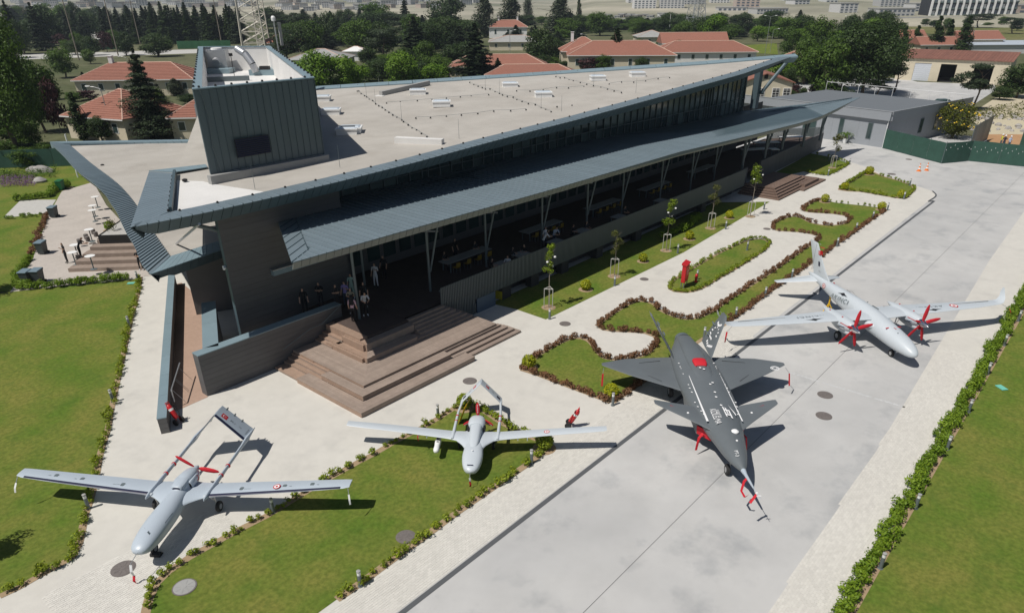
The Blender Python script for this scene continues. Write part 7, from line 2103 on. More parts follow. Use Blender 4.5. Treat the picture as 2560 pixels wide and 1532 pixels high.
row(1250, 1480, 10, 60, 84, 24, 52, ['dark', 'round', 'greypoplar'], (40, 70), 'tree behind the white chimney house', 'trees behind the white chimney house')
row(2200, 2560, 9, 62, 80, 48, 66, ['dark', 'round'], (22, 40), 'small tree along the foot of the right slope', 'small trees on the right slope')
row(20, 140, 5, 395, 420, 330, 372, ['dark', 'round'], (50, 80), 'bush along the left wire fence', 'bushes along the wire fence')
row(100, 480, 16, 215, 335, 165, 290, ['dark', 'round', 'conifer', 'plum'], (34, 60), 'bushy tree in the gardens round the left houses', 'bushy trees round the left houses')
row(1230, 1620, 12, 160, 190, 128, 168, ['dark', 'round', 'conifer'], (30, 52), 'bushy tree by the low red houses behind the roof', 'bushy trees behind the roof')
row(430, 480, 3, 190, 200, 150, 170, ['dark'], (40, 50), 'bush behind the long hipped house', 'bushes behind the long house')
# weeds, flower bed and rock garden
def scatter(name, pts, size, m, label, up=.5):
    cs = np.array([[x, y, z, 0, 0, 1] for x, y, z in pts], float)
    return link(name, leaf_mesh(name, [(cs, size, up, .8, .5)], L[m], 9), None, None, None, label, None, None, 'stuff')
def in_quad(k, quad, n, zmax):
    out = []
    for _ in range(n):
        a, c_ = r6.random(), r6.random()
        p0, p1 = lerp(quad[0], quad[1], a), lerp(quad[3], quad[2], a)
        p = lerp(p0, p1, c_)
        q = S(k, *p)
        out.append((q[0], q[1], r6.uniform(.02, zmax)))
    return out
scatter('flowers', in_quad(1, [(0, 1270), (260, 1265), (250, 1330), (0, 1340)], 1500, .45), .16, 'purple', 'purple flower bed in the left garden')
scatter('ground_cover', in_quad(1, [(0, 1230), (420, 1200), (400, 1270), (0, 1280)], 1200, .6), .22, 'mid', 'green ground cover along the wire fence')
scatter('weeds', in_quad(3, [(2080, 790), (2700, 700), (2700, 860), (2100, 850)], 1500, .5), .4, 'olive', 'scrubby weeds on the stony ground at right')
scatter('undergrowth', in_quad(2, [(0, 600), (800, 560), (800, 520), (0, 480)], 2600, 1.6), .6, 'mid', 'undergrowth behind the long roof')
rocks = MB()
for k in range(60):
    p = S(3, r6.uniform(2090, 2560), r6.uniform(810, 945))
    s = r6.uniform(.15, .6)
    rocks.loft([[(p[0] + s * q * math.cos(i * 1.05 + k) * r6.uniform(.8, 1.2), p[1] + s * q * math.sin(i * 1.05 + k) * r6.uniform(.8, 1.2), z * s) for i in range(6)] for q, z in ((1, 0), (.9, .5), (.4, .9))])
rocks.build('rubble', M['rock'], label='grey stones heaped on the ground at right', kind='stuff')
for k, (x, y, s, lab) in enumerate(((285, 1300, .7, 'pale boulder in the flower bed of the left garden'), (300, 1230, 1.0, 'brown boulder behind the flower bed of the left garden'), (250, 1225, .8, 'smaller brown boulder beside it'))):
    p = S(1, x, y)
    tag(MB().loft([[(s * q * math.cos(i * .785 + k) * r6.uniform(.85, 1.15), s * q * math.sin(i * .785) * r6.uniform(.85, 1.15), z * s) for i in range(8)] for q, z in ((1, -.1), (1.0, .3), (.7, .65), (.25, .85))]).build('boulder', M['rock'], None, True), lab, 'rock').location = (*p, 0)

# hills behind the town: one terrain sheet that rises to the skyline
hv, hf = [], []
NU, ND = 60, 14
def hill_h(d, u_i):
    t = max(0, (d - 700) / 5800)
    return -.5 + 55 * t ** .9 + 22 * t * math.sin(u_i * .55 + 0) + 14 * t * math.sin(u_i * 1.3 + 2) + (max(0, min(1, (d - 520) / 900)) * 14 if u_i > NU * 2900 / 5600 else 0)
for i in range(NU + 1):
    u = -1500 + 5600 * i / NU
    ang = math.atan2(*ray(u, 20)[:2])
    for j in range(ND + 1):
        d = 520 * (13.0 ** (j / ND))
        hv.append((d * math.sin(ang), d * math.cos(ang), hill_h(d, i)))
for i in range(NU):
    for j in range(ND):
        a = i * (ND + 1) + j
        hf.append((a, a + 1, a + ND + 2, a + ND + 1))
hb_ = MB().add(hv, hf)
hl = hb_.build('hills', M['hill'] if 'hill' in M else M.setdefault('hill', mat('hill', (.50, .46, .36), .95, var=.5, vscale=.012, var2=.9, v2scale=.004, tint=(.10, .12, .06))), None, 'all', kind='structure')
def PH(u, v):
    """where the sight line meets the rising ground"""
    r = ray(u, v)
    q = math.hypot(r[0], r[1])
    ui = (u + 1500) / 5600 * NU
    d = 60.0
    while d < 7000:
        z = CAM_H + r[2] / q * d
        g_ = max(0, hill_h(d, ui)) if d > 520 else 0
        if z <= g_:
            return (r[0] / q * d, r[1] / q * d, g_)
        d *= 1.01
    return (r[0] / q * d, r[1] / q * d, 40)

# ------------------------------------------------------------------ the far town
def flats(u, v, wpx, hpx, dep, label, m='cityA', rows=4, cols=5, group='hazy town blocks', rot=0.0, name='apartment_block', cat='apartment block'):
    x, y, z_ = PH(u, v)
    k = 1 / ppm(x, y, z_)
    W, H = wpx * k, hpx * k
    t = thing(name, label, cat, (x, y, z_ - .5), CAMR + rot, group)
    MB().box(-W / 2, W / 2, 0, dep, 0, H).build('wall', M[m], t)
    MB().box(-W / 2 - .3, W / 2 + .3, -.3, dep + .3, H + .01, H + .6).build('roof', M['greyroof'], t)
    if rows:
        b = MB()
        for r_ in range(rows):
            for c__ in range(cols):
                x0 = -W / 2 + W * (c__ + .22) / cols
                b.box(x0, x0 + W / cols * .56, -.12, -.01, H * (r_ + .25) / rows, H * (r_ + .75) / rows)
        b.build('windows', M['cityglass'], t)['kind'] = 'stuff'
    return t
zones = [(0, 330, 22, 4, 26, 'far left above the wood'), (330, 640, 22, 3, 22, 'behind the cypress row'), (690, 900, 24, 3, 28, 'just right of the lattice mast'), (900, 1150, 24, 3, 26, 'left of the poplars'), (1130, 1200, 3, 6, 16, 'beside the poplars')]
for u0, u1, n, v0, v1, place in zones:
    for k in range(n):
        u = u0 + (u1 - u0) * (k + r6.random()) / n
        v = r6.uniform(v0, v1)
        flats(u, v, r6.uniform(12, 34), r6.uniform(6, 14), r6.uniform(12, 30), ORD[k] + ' from left, pale block in the hazy town ' + place, r6.choice(['cityA', 'cityA', 'cityB']), r6.choice([3, 4]), r6.choice([4, 6]), 'hazy town blocks ' + place, r6.uniform(-.5, .5))
for k in range(22):
    u = 1500 + 8 * k + 6 * r6.random()
    v = r6.uniform(42, 60)
    flats(u, v, r6.uniform(8, 16), r6.uniform(5, 9), 8, (ORD + ['last'])[k] + ' from left, small house in the cluster at the foot of the bare slope', r6.choice(['cityA', 'cityB']), 2, 2, 'houses at the foot of the bare slope', r6.uniform(-.6, .6), 'town_house', 'house')
for (u, v, wp, hp, m, rw, cl, lab) in ((1612, 22, 55, 28, 'cityA', 6, 6, 'tall unfinished concrete frame block on the bare slope'), (1680, 22, 60, 24, 'cityA', 5, 7, 'second pale frame block right of the unfinished one'), (1590, 8, 40, 22, 'cityA', 5, 5, 'pale block behind the unfinished frame'), (1735, 12, 55, 20, 'cityA', 4, 6, 'wide pale block left of the pink one'), (1868, 24, 58, 24, 'cityB', 4, 5, 'pink beige block above the tree belt'), (1800, 8, 46, 14, 'cityA', 3, 6, 'bluish block left above the pink one'),
                                       (1930, 38, 80, 14, 'cityA', 2, 10, 'long low hall with pale curved roof'), (2120, 34, 46, 22, 'cityA', 4, 4, 'white office block on the slope right of centre'), (2235, 18, 70, 24, 'cityA', 6, 7, 'tall grey flats left of the black and white terrace'), (2240, 42, 90, 18, 'cityA', 2, 8, 'long low white building below the grey flats'), (2310, 30, 50, 18, 'cityA', 3, 4, 'pale houses beside the black and white terrace'), (1830, 28, 70, 8, 'cityA', 1, 6, 'low blue roofed hall left of the pink block'), (2005, 12, 40, 10, 'cityA', 2, 4, 'small pale block on the far hillside'), (2080, 6, 30, 10, 'cityA', 2, 3, 'white block high on the far hillside'), (1990, 2, 60, 6, 'cityA', 1, 8, 'distant long block on the hill crest')):
    flats(u, v, wp, hp, 20, lab, m, rw, cl, 'town blocks on the far slope', r6.uniform(-.15, .15))
# black and white terrace at the top right
bx_, by_, bz_ = PH(2428, 40)
kk = 1 / ppm(bx_, by_)
bt = thing('apartment_terrace', 'dark apartment terrace with white vertical fins at the top right', 'apartment block', (bx_, by_, bz_ - .5), CAMR - .02)
WB, HB = 215 * kk, 42 * kk
MB().box(-WB / 2, WB / 2, 0, 16, 0, HB).build('wall', mat('anthracite', (.03, .032, .036), .7), bt)
for k in range(14):
    x0 = -WB / 2 + WB * k / 14
    MB().box(x0 + .2, x0 + WB / 14 * .30, -1.6, -.02, 0, HB * .97).build('fin', M['white'], bt)
    for r_ in range(3):
        f = MB().box(x0 + WB / 14 * .38, x0 + WB / 14 * .92, -.3, -.02, HB * (r_ + .12) / 3, HB * (r_ + .85) / 3).build('window', M['cityA'] if (k + r_) % 3 == 0 else M['cityglass'], bt)
        MB().box(x0 + WB / 14 * .36, x0 + WB / 14 * .94, -1.4, -.31, HB * (r_ + .08) / 3, HB * (r_ + .30) / 3).build('balcony', M['glasspale'], f)
flats(2555, 34, 70, 18, 14, 'house with brown roof right of the dark terrace', 'cityB', 2, 3, 'town blocks on the far slope')
wa, wb_ = P(2210, 54), P(2700, 46)
wt = thing('retaining_wall', 'long pale retaining wall above the green slope at right', 'wall', (*wa, 0))
for k in range(30):
    a, c_ = lerp(wa, wb_, k / 30), lerp(wa, wb_, (k + .99) / 30)
    MB().hexa([(a[0] - wa[0], a[1] - wa[1], 0), (c_[0] - wa[0], c_[1] - wa[1], 0), (c_[0] - wa[0] + .5, c_[1] - wa[1] + .5, 0), (a[0] - wa[0] + .5, a[1] - wa[1] + .5, 0), (a[0] - wa[0], a[1] - wa[1], 2.6), (c_[0] - wa[0], c_[1] - wa[1], 2.6), (c_[0] - wa[0] + .5, c_[1] - wa[1] + .5, 2.6), (a[0] - wa[0] + .5, a[1] - wa[1] + .5, 2.6)]).build('wall_panel', M['cityA'], wt)
# ------------------------------------------------------------------ people
SK = {'skin': mat('skin', (.50, .31, .22), .55), 'hair': mat('hair', (.018, .013, .010), .6)}
def body_mesh(pose):
    V, E_, R_, B_ = [], [], [], []
    def v(p, r):
        V.append(p); R_.append(r)
        return len(V) - 1
    def e(a, b, tag_):
        E_.append((a, b)); B_.append(tag_)
    sit = pose == 'sit'
    pz = .50 if sit else .93
    lean = {'sit': -.08, 'lean': -.34, 'bend': -.55}.get(pose, 0)
    pel = v((0, 0, pz), .115)
    ab = v((0, lean * .25, pz + .18), .115)
    ch = v((0, lean * .7, pz + .40), .135)
    nk = v((0, lean * 1.05, pz + .57), .052)
    hd = v((0, lean * 1.25 - .02, pz + .68), .088)
    tp = v((0, lean * 1.30 - .015, pz + .79), .070)
    e(pel, ab, 'shirt'); e(ab, ch, 'shirt'); e(ch, nk, 'shirt'); e(nk, hd, 'skin'); e(hd, tp, 'hair')
    ns = v((0, lean * 1.25 - .115, pz + .675), .016)
    e(hd, ns, 'skin')
    for s in (-1, 1):
        sh = v((s * .175, lean * .85, pz + .50), .062)
        e(ch, sh, 'shirt')
        if pose == 'stand':
            el, wr = (s * .235, lean * .8 + .03, pz + .22), (s * .25, lean - .06, pz - .02)
        elif pose == 'cross':
            el, wr = (s * .25, -.06, pz + .26), (s * -.02, -.22, pz + .29 + s * .02)
        elif pose == 'phone':
            el, wr = ((s * .24, -.02, pz + .24), (s * .14, -.24, pz + .40)) if s > 0 else ((s * .235, .03, pz + .22), (s * .25, -.06, pz - .02))
        elif pose == 'walk':
            el, wr = (s * .23, s * .10, pz + .22), (s * .24, s * .16 - .1, pz + .02)
        else:
            el, wr = (s * .24, lean - .12, pz + .28), (s * .12, lean - .36, pz + .26)
        el_, wr_ = v(el, .045), v(wr, .034)
        e(sh, el_, 'shirt'); e(el_, wr_, 'skin')
        d = (Vector(wr) - Vector(el)).normalized()
        pm_ = v(tuple(Vector(wr) + d * .075), .032)
        e(wr_, pm_, 'skin')
        sd = d.cross(Vector((0, 1, .2))).normalized()
        for k in range(4):
            q = Vector(wr) + d * (.155 - .012 * abs(k - 1.3)) + sd * (.018 * (k - 1.5)) + Vector((0, -.012, 0))
            e(pm_, v(tuple(q), .0085), 'skin')
        e(wr_, v(tuple(Vector(wr) + d * .075 + sd * -.05 + Vector((0, -.02, 0))), .010), 'skin')
        hp = v((s * .085, 0, pz - .05), .098)
        e(pel, hp, 'trousers')
        if sit:
            kn, an_ = (s * .11, -.42, pz), (s * .11, -.40, .09)
        elif pose == 'walk':
            kn, an_ = (s * .09, -.12 * s - .05, .50), (s * .09, .20 * -s + .08, .09)
        else:
            kn, an_ = (s * .105, -.02, .50), (s * .12, .01, .09)
        kn_, an__ = v(kn, .066), v(an_, .043)
        to = v((an_[0] + s * .02, an_[1] - .17, .035), .033)
        e(hp, kn_, 'trousers'); e(kn_, an__, 'trousers'); e(an__, to, 'shoes')
    me = bpy.data.meshes.new('body')
    me.from_pydata(V, E_, [])
    ob = bpy.data.objects.new('body', me)
    COL.objects.link(ob)
    md = ob.modifiers.new('skin', 'SKIN')
    md.use_smooth_shade = True
    for i, r in enumerate(R_):
        me.skin_vertices[0].data[i].radius = (r, r * (.72 if i in (ab, ch, pel) else 1))
        me.skin_vertices[0].data[i].use_root = i == 0
    ss = ob.modifiers.new('sub', 'SUBSURF')
    ss.levels = ss.render_levels = 1
    dg = C.evaluated_depsgraph_get()
    out = bpy.data.meshes.new_from_object(ob.evaluated_get(dg))
    bpy.data.objects.remove(ob)
    order = ['skin', 'shirt', 'trousers', 'shoes', 'hair']
    segs = [(Vector(V[a]), Vector(V[b]), t) for (a, b), t in zip(E_, B_)]
    idx = []
    for p in out.polygons:
        c_ = p.center
        best, bt = 9, 'skin'
        for a, b, t in segs:
            d = b - a
            k = max(0, min(1, (c_ - a).dot(d) / max(1e-9, d.dot(d))))
            q = (c_ - (a + d * k)).length
            if q < best:
                best, bt = q, t
        hc = Vector(V[hd])
        if (c_ - hc).length < .16 and c_.z > hc.z - .06:
            bt = 'hair' if (c_.y > hc.y + .0 or c_.z > hc.z + .065) else 'skin'
        idx.append(order.index(bt))
    out.materials.clear()
    for _ in range(5):
        out.materials.append(SK['skin'])
    out.polygons.foreach_set('material_index', idx)
    return out
BODY = {p: body_mesh(p) for p in ('stand', 'cross', 'phone', 'walk', 'sit', 'lean')}
CL = {'black': (.012, .012, .014), 'dark': (.03, .03, .035), 'white': (.72, .72, .74), 'mint': (.42, .58, .50), 'purple': (.30, .25, .55), 'pink': (.60, .40, .46), 'khaki': (.28, .26, .20), 'blue': (.45, .52, .66), 'jeans': (.05, .07, .11), 'navy': (.02, .025, .05), 'orange': (.75, .20, .03), 'yellow': (.6, .6, .05)}
CM = {k: mat('cloth_' + k, c_, .85) for k, c_ in CL.items()}
def person(x, y, z, rz, pose, shirt, trousers, shoes, label, hair=None, scarf=None, helmet=False):
    me = BODY[pose].copy()
    for i, m in enumerate((SK['skin'], CM[shirt], CM[trousers], CM[shoes], hair or SK['hair'])):
        me.materials[i] = m
    o = link('person', me, None, (x, y, z), rz, label, 'person')
    if scarf:
        MB().lathe([(.14, 1.42), (.135, 1.52), (.115, 1.62), (.10, 1.72), (.03, 1.755)], 0, .02, 12).hexa([(-.12, .06, 1.15), (.12, .06, 1.15), (.14, .12, 1.46), (-.14, .12, 1.46), (-.10, .16, 1.15), (.10, .16, 1.15), (.13, .15, 1.46), (-.13, .15, 1.46)]).build('headscarf', CM[scarf], o, True)
    if helmet:
        MB().lathe([(.13, 1.66), (.115, 1.70), (.10, 1.76), (.03, 1.80)], 0, 0, 12).build('helmet', M['white'], o, True)
    return o
F0 = 1.65
def face(x, y):      # heading that looks from x, y towards the viewer (bodies face -y)
    return math.atan2(y, x) - math.pi / 2
for a in [(21.8, 36.2, 'stand', 'black', 'black', 'black', 'person in black standing behind the parapet, nearest the wall corner'), (23.05, 36.3, 'cross', 'black', 'dark', 'black', 'person in black with folded arms by the dark wall'), (23.5, 35.2, 'cross', 'dark', 'dark', 'black', 'person in dark clothes with folded arms beside the purple shirt'),
          (24.2, 35.2, 'phone', 'purple', 'jeans', 'black', 'person in a purple shirt at the entrance'), (25.3, 36.0, 'stand', 'mint', 'mint', 'white', 'person in pale green clothes at the entrance'), (27.6, 36.4, 'phone', 'white', 'white', 'black', 'person in white trousers standing on the dark terrace'), (29.0, 37.2, 'stand', 'black', 'black', 'black', 'person in a dark jacket deep under the canopy'),
          (24.05, 33.1, 'lean', 'white', 'black', 'white', 'person in a white shirt behind the first column'), (23.75, 34.0, 'cross', 'khaki', 'jeans', 'white', 'person in a khaki shirt and jeans by the first column'), (24.9, 34.2, 'stand', 'black', 'black', 'white', 'person in black behind the white shirt by the column')]:
    person(a[0], a[1], F0, face(a[0], a[1]) + tree_rng.uniform(-.5, .5), *a[2:])
person(23.0, 32.9, F0, face(23, 32.9) + 2.8, 'stand', 'pink', 'black', 'black', 'woman in pink top and black headscarf at the top of the steps', scarf='black')
# terrace guests at the tables
def ltable(x, y, L_, D, label, m='greyroof', rz=0.0, group='long terrace tables'):
    t = thing('terrace_table', label, 'table', (x, y, F0), rz, group)
    MB().box(-L_ / 2, L_ / 2, -D / 2, D / 2, .71, .75).build('tabletop', M[m], t)
    for sx in (-1, 1):
        for sy in (-1, 1):
            MB().box(sx * L_ * .42 - .04, sx * L_ * .42 + .04, sy * D * .38 - .04, sy * D * .38 + .04, 0, .709).build('leg', M['steel'], t)
    return t
tabs = [(34.8, 34.9, 4.6, 1.0, 'long pale table under the canopy nearest the steps'), (44.0, 35.2, 4.6, 1.0, 'long pale table second from the steps'), (53.0, 35.3, 4.8, 1.0, 'long pale table third from the steps'), (62.0, 35.3, 5.0, 1.0, 'long pale table fourth from the steps'), (72, 35.4, 5, 1.0, 'long pale table fifth from the steps')]
for a in tabs:
    ltable(*a)
for k, (x, y, lab) in enumerate(((37.6, 32.0, 'small square table by the slats with two dark guests'), (41.6, 31.9, 'small square table with guests in white'), (45.2, 32.0, 'small square table just right of the young magnolia'), (50.5, 32.0, 'small square table farther along the slats'), (35.0, 31.7, 'small square table where a guest in white leans'), (57.5, 32.0, 'small square table half way along the slats'))):
    ltable(x, y, 1.3, .8, lab, 'greyroof', 0, 'small terrace tables')
for k, (x, y, lab) in enumerate(((86.0, 35.6, 'white round edged table near the far end of the terrace'), (91.2, 36.4, 'long white table near the far end of the terrace'), (97.0, 35.4, 'white table at the end of the terrace by the pickets'), (87.5, 33.8, 'small white table by the far wall'))):
    ltable(x, y, 3.4 if k != 3 else 1.0, 1.2, lab, 'white', -.75 if k else -.6, 'white tables at the far end')
ch0 = thing('chair', '', 'chair', (0, 0, F0), 0, 'yellow terrace chairs')
M['chairyellow'] = mat('chairyellow', (.32, .20, .015), .5)
MB().box(-.2, .2, -.2, .2, .43, .46).build('seat', M['chairyellow'], ch0)
MB().box(-.2, .2, .18, .21, .5, .8).build('backrest', M['chairyellow'], ch0)
for sx in (-1, 1):
    for sy in (-1, 1):
        MB().tube((sx * .17, sy * .17, 0), (sx * .17, sy * .17, .43), .015, .015, 5).build('leg', M['steel'], ch0)
chn = 0
for ti, (x, y, L_, D, lab) in enumerate(tabs[:4]):
    for k in range(4):
        o = ch0 if chn == 0 else dup(ch0)
        chn += 1
        o.location, o.rotation_euler = (x - 1.7 + k * 1.1, y - .75, F0), (0, 0, math.pi)
        o['label'] = ('%s yellow chair from left at the long table %s' % (('first', 'second', 'third', 'fourth')[k], ('nearest the steps', 'second from the steps', 'third from the steps', 'fourth from the steps')[ti]))
for a in [(33.2, 35.6, 0, 'sit', 'black', 'dark', 'black', 'seated guest in black at the near end of the first long table'), (34.9, 36.1, 0, 'stand', 'black', 'black', 'black', 'guest in black standing behind the first long table'), (36.4, 35.6, 0, 'sit', 'dark', 'dark', 'black', 'seated dark guest at the far end of the first long table'),
          (34.2, 31.9, .8, 'sit', 'black', 'dark', 'black', 'seated guest in black close behind the slats'), (35.6, 31.45, -1.2, 'sit', 'white', 'dark', 'black', 'seated guest in a white shirt resting head on hand behind the slats'), (37.0, 32.4, 1.2, 'sit', 'dark', 'dark', 'black', 'seated guest in grey at the small table by the slats'), (38.3, 32.2, -1.2, 'sit', 'black', 'dark', 'black', 'seated guest in black opposite at the small table by the slats'),
          (40.6, 32.3, 1.2, 'lean', 'white', 'dark', 'black', 'guest in white bending over the table behind the magnolia'), (41.5, 32.8, 0, 'stand', 'white', 'navy', 'black', 'guest in a white shirt standing at the table right of the magnolia'), (42.2, 32.5, -.4, 'lean', 'blue', 'navy', 'black', 'guest in pale blue leaning in beside the white shirts'), (44.6, 32.5, 0, 'sit', 'black', 'dark', 'black', 'guest in black seated with arms folded by the slats'), (46.0, 32.2, 0, 'sit', 'dark', 'dark', 'black', 'dark guest seated alone by the slats'), (52.0, 32.4, 0, 'sit', 'dark', 'dark', 'black', 'lone guest far along the slats')]:
    person(a[0], a[1], F0 if a[3] != 'sit' else F0, a[2], *a[3:])
# left terrace: steps, planter, bar tables, people, bins
TS = thing('terrace_steps', 'brown wooden steps and deck on the left terrace beside the planter', 'steps', (16.5, 61.1, 0), CAMR + .08)
for k in range(5):
    z1 = .30 * (k + 1)
    x0 = -.0 + .28 * k
    y0 = .85 * k
    MB().box(x0, 7.2, y0, y0 + .05, .30 * k, z1 - .04).build('riser', M['wood'], TS)
    for j in range(5):
        MB().box(x0, 7.2, y0 + .17 * j, y0 + .17 * j + .155, z1 - .04, z1).build('plank', M['wood'], TS)
for j in range(16):
    MB().box(-.3 + .18 * j - .2, -.3 + .18 * j - .04, 2.2 + .0 * j, 24, .02, .25 + .02 * (j > 8)).build('plank', M['wood'], TS)
MB().box(1.3, 7.2, 4.25, 24, 0, 1.46).build('deck_base', M['wood'], TS)
PL = thing('planter', 'black walled planter with white gravel and grasses on the left terrace', 'planter', (19.8, 62.6, 0), CAMR + .08)
MB().box(0, 3.3, 0, .12, .2, 1.9).box(0, .12, .12, 14, .2, 1.9).build('planter_wall', M['black'], PL)
MB().box(.12, 3.3, .12, 14, .2, 1.86).build('gravel_bed', M['gravel'], PL)
for k in range(7):
    rng = np.random.default_rng(k)
    n = 90
    a = rng.uniform(0, 6.28, n)
    cs = np.stack([rng.normal(0, .18, n), rng.normal(0, .18, n), rng.uniform(.1, .9, n), np.cos(a), np.sin(a), np.zeros(n)], 1)
    o = link('plant', leaf_mesh('plant', [(cs, .35, 0, .4, .15)], L['mid' if k % 2 else 'olive'], k), PL, (.6 + .7 * (k % 3), 1.5 + 1.7 * k, 1.86))
bare = tpx('round', 285, 545, 470, 26, 'thin bare branched little tree in the gravel planter', crown=leaf_mesh('crown', [(blob(np.random.default_rng(4), (0, 0, 5.5), 2.4, 160, .2), .3)], L['mid'], 4), trunk=trunk_mesh(44, 8, .12, 9, lh=.4, spread=.3))
bare.location.z = 1.8
def bar_table(x, y, z, label):
    t = thing('bar_table', label, 'bar table', (x, y, z), CAMR, 'white bar tables on the left terrace')
    MB().lathe([(.36, 1.06), (.38, 1.075), (.38, 1.09), (.36, 1.10)], 0, 0, 20).build('tabletop', M['white'], t)
    MB().lathe([(.045, .03), (.045, 1.059)], 0, 0, 10).build('column', M['steel'], t)
    MB().lathe([(.26, 0), (.26, .02), (.06, .05)], 0, 0, 16).build('base', M['steel'], t)
for (px_, py_, z, lab) in ((535, 592, .30, 'farthest white bar table on the left terrace'), (510, 677, .30, 'second farthest white bar table, left of the planter'), (508, 722, .30, 'third white bar table, beside the planter tree'), (475, 910, .30, 'white bar table by the planter corner'), (335, 1060, .26, 'white bar table behind the bending person in black'), (312, 1133, .0, 'white bar table between the two people in black'), (485, 1168, .45, 'white bar table standing on the wooden steps')):
    p = S('A8', px_, py_, z + 1.1)
    bar_table(p[0], p[1], z, lab)
for k, (px_, py_) in enumerate(((515, 920), (540, 945), (445, 968), (380, 1015), (370, 1170), (460, 990))):
    p = S('A8', px_, py_, .6)
    tag(MB().lathe([(.17, 0), (.19, .02), (.19, .40), (.17, .43)], 0, 0, 12).build('stool', M['cover']), ['brown stool right of the planter corner table', 'brown stool nearest the planter wall', 'brown stool left of the planter corner table', 'brown stool alone on the deck', 'brown stool beside the bending person', 'brown stool in front of the planter corner table'][k], 'stool', 'brown stools on the left terrace').location = (*p, .26)
person(17.3, 63.5, .02, face(17.3, 63.5) - 1.3, 'phone', 'black', 'black', 'black', 'person in black standing at a bar table on the left terrace')
person(18.3, 63.2, .27, face(18.3, 63.2) + 1.2, 'lean', 'black', 'black', 'black', 'person in black bending over a bar table on the left terrace')
person(*S('A8', 995, 1312), .02, face(20.5, 57) - .3, 'cross', 'black', 'black', 'white', 'person in black with white shoes under the low roof edge')
def wheelie(x, y, rz, label, m='bin', lid='binlid'):
    t = thing('wheelie_bin', label, 'bin', (x, y, .018), rz, 'wheeled bins')
    MB().loft([[(-.25, -.30, .06), (.25, -.30, .06), (.25, .30, .06), (-.25, .30, .06)], [(-.32, -.38, 1.0), (.32, -.38, 1.0), (.32, .38, 1.0), (-.32, .38, 1.0)]]).build('body', M[m], t)
    MB().loft([[(-.35, -.42, 1.0), (.35, -.42, 1.0), (.35, .42, 1.0), (-.35, .42, 1.0)], [(-.33, -.40, 1.05), (.33, -.40, 1.05), (.33, .42, 1.10), (-.33, .42, 1.10)]]).build('lid', M[lid], t)
    MB().tube((-.3, .44, .95), (.3, .44, .95), .025, .025, 6).build('handle', M[m], t)
    for s in (-1, 1):
        MB().tube((s * .26, .32, .1), (s * .34, .32, .1), .1, .1, 12).build('wheel', M['rubber'], t)
wheelie(*S('A8', 145, 795), CAMR, 'grey wheeled bin alone on the upper left paving')
wheelie(*S('A8', 35, 1150), CAMR, 'dark wheeled bin by the shrub row left of the two people')
wheelie(*S(4, 205, 600), CAMR, 'left one of the paired wheeled bins behind the clipped hedge')
wheelie(*S(4, 285, 592), CAMR, 'right one of the paired wheeled bins behind the clipped hedge')
wheelie(*S('A8', 212, 528), CAMR, 'green wheeled bin beside the garden hedge', 'bingreen', 'bingreen')

# far steps of the terrace
FD = thing('deck_steps', 'brown wooden platform steps at the far end of the terrace', 'steps', (73.2, 27.0, 0))
for k in range(5):
    z1 = .17 * (k + 1)
    x0, y0, x1 = .15 + .38 * k, -.1 + .30 * k, 10.2 - .25 * k
    n = 4 if k < 4 else 14
    y1 = y0 + .34 if k < 4 else 4.4
    for j in range(n):
        MB().box(x0, x1, y0 + (y1 - y0) * j / n, y0 + (y1 - y0) * (j + .92) / n, z1 - .04, z1).build('plank', M['deckbrown'] if 'deckbrown' in M else M.setdefault('deckbrown', mat('deckbrown', (.20, .135, .105), .8, var=.25, vscale=3, objrand=.25)), FD)
    MB().box(x0 + .01, x1 - .01, y0 + .02, 4.5, z1 - .168, z1 - .042).build('riser', M['deckbrown'], FD)
for j in range(8):
    MB().box(7.0, 11.2, -.2 + .26 * j, .04 + .26 * j, .42, .46).build('plank', M['deckbrown'], FD)
MB().box(7.0, 11.2, -.19, 1.9, .17, .415).build('bench_base', M['deckbrown'], FD)
MB().box(5.8, 12.4, -.6, 1.85, .0, .168).build('step_base', M['deckbrown'], FD)

# small objects
def trolley(x, y, rz, label):
    t = thing('wheeled_extinguisher', label, 'fire extinguisher', (x, y, .01), rz, 'wheeled fire extinguishers')
    b = MB()
    prof = [(.02, -.0), (.11, .02), (.13, .08), (.13, .70), (.09, .80), (.04, .84), (.035, .92)]
    b.lathe(prof, 0, 0, 14)
    o = b.build('cylinder', M['red'], t, True)
    o.location, o.rotation_euler = (0, .08, .30), (rad(-28), 0, 0)
    MB().lathe([(.133, .48), (.133, .60)], 0, 0, 14).build('label_band', M['white'], o)
    MB().path([(-.10, .0, .25), (-.10, .50, 1.15), (.10, .50, 1.15), (.10, .0, .25)], .016, 6).build('frame', M['redcloth'], t)
    for s in (-1, 1):
        w_ = MB().loft([[(s * zz, math.cos(2 * math.pi * i / 14) * q, math.sin(2 * math.pi * i / 14) * q) for i in range(14)] for q, zz in (((.06, .0), (.17, .0), (.18, .03), (.17, .06), (.06, .06)))]).build('wheel', M['rubber'], t, True)
        w_.location = (s * .18, 0, .18)
    MB().path([(.05, .35, 1.05), (.22, .25, .9), (.24, .1, .5), (.12, .05, .35)], .02, 6).build('hose', M['black'], t, True)
trolley(*S('A6', 250, 1372), rad(20), 'red wheeled fire extinguisher in the shade of the ramp wall')
trolley(*S(8, 1408, 338), rad(-150), 'red wheeled fire extinguisher beside the white drone right wing')
cb = thing('hose_cabinet', 'red fire hose cabinet on legs in the oval island bed', 'cabinet', (*S(6, 26, 618), .012), rad(12))
MB().box(-.45, .45, -.14, .14, .45, 1.75).build('case', M['red'], cb)
MB().box(-.40, .40, -.165, -.142, .55, 1.60).build('door', mat('redpaint', (.62, .025, .03), .35), cb)
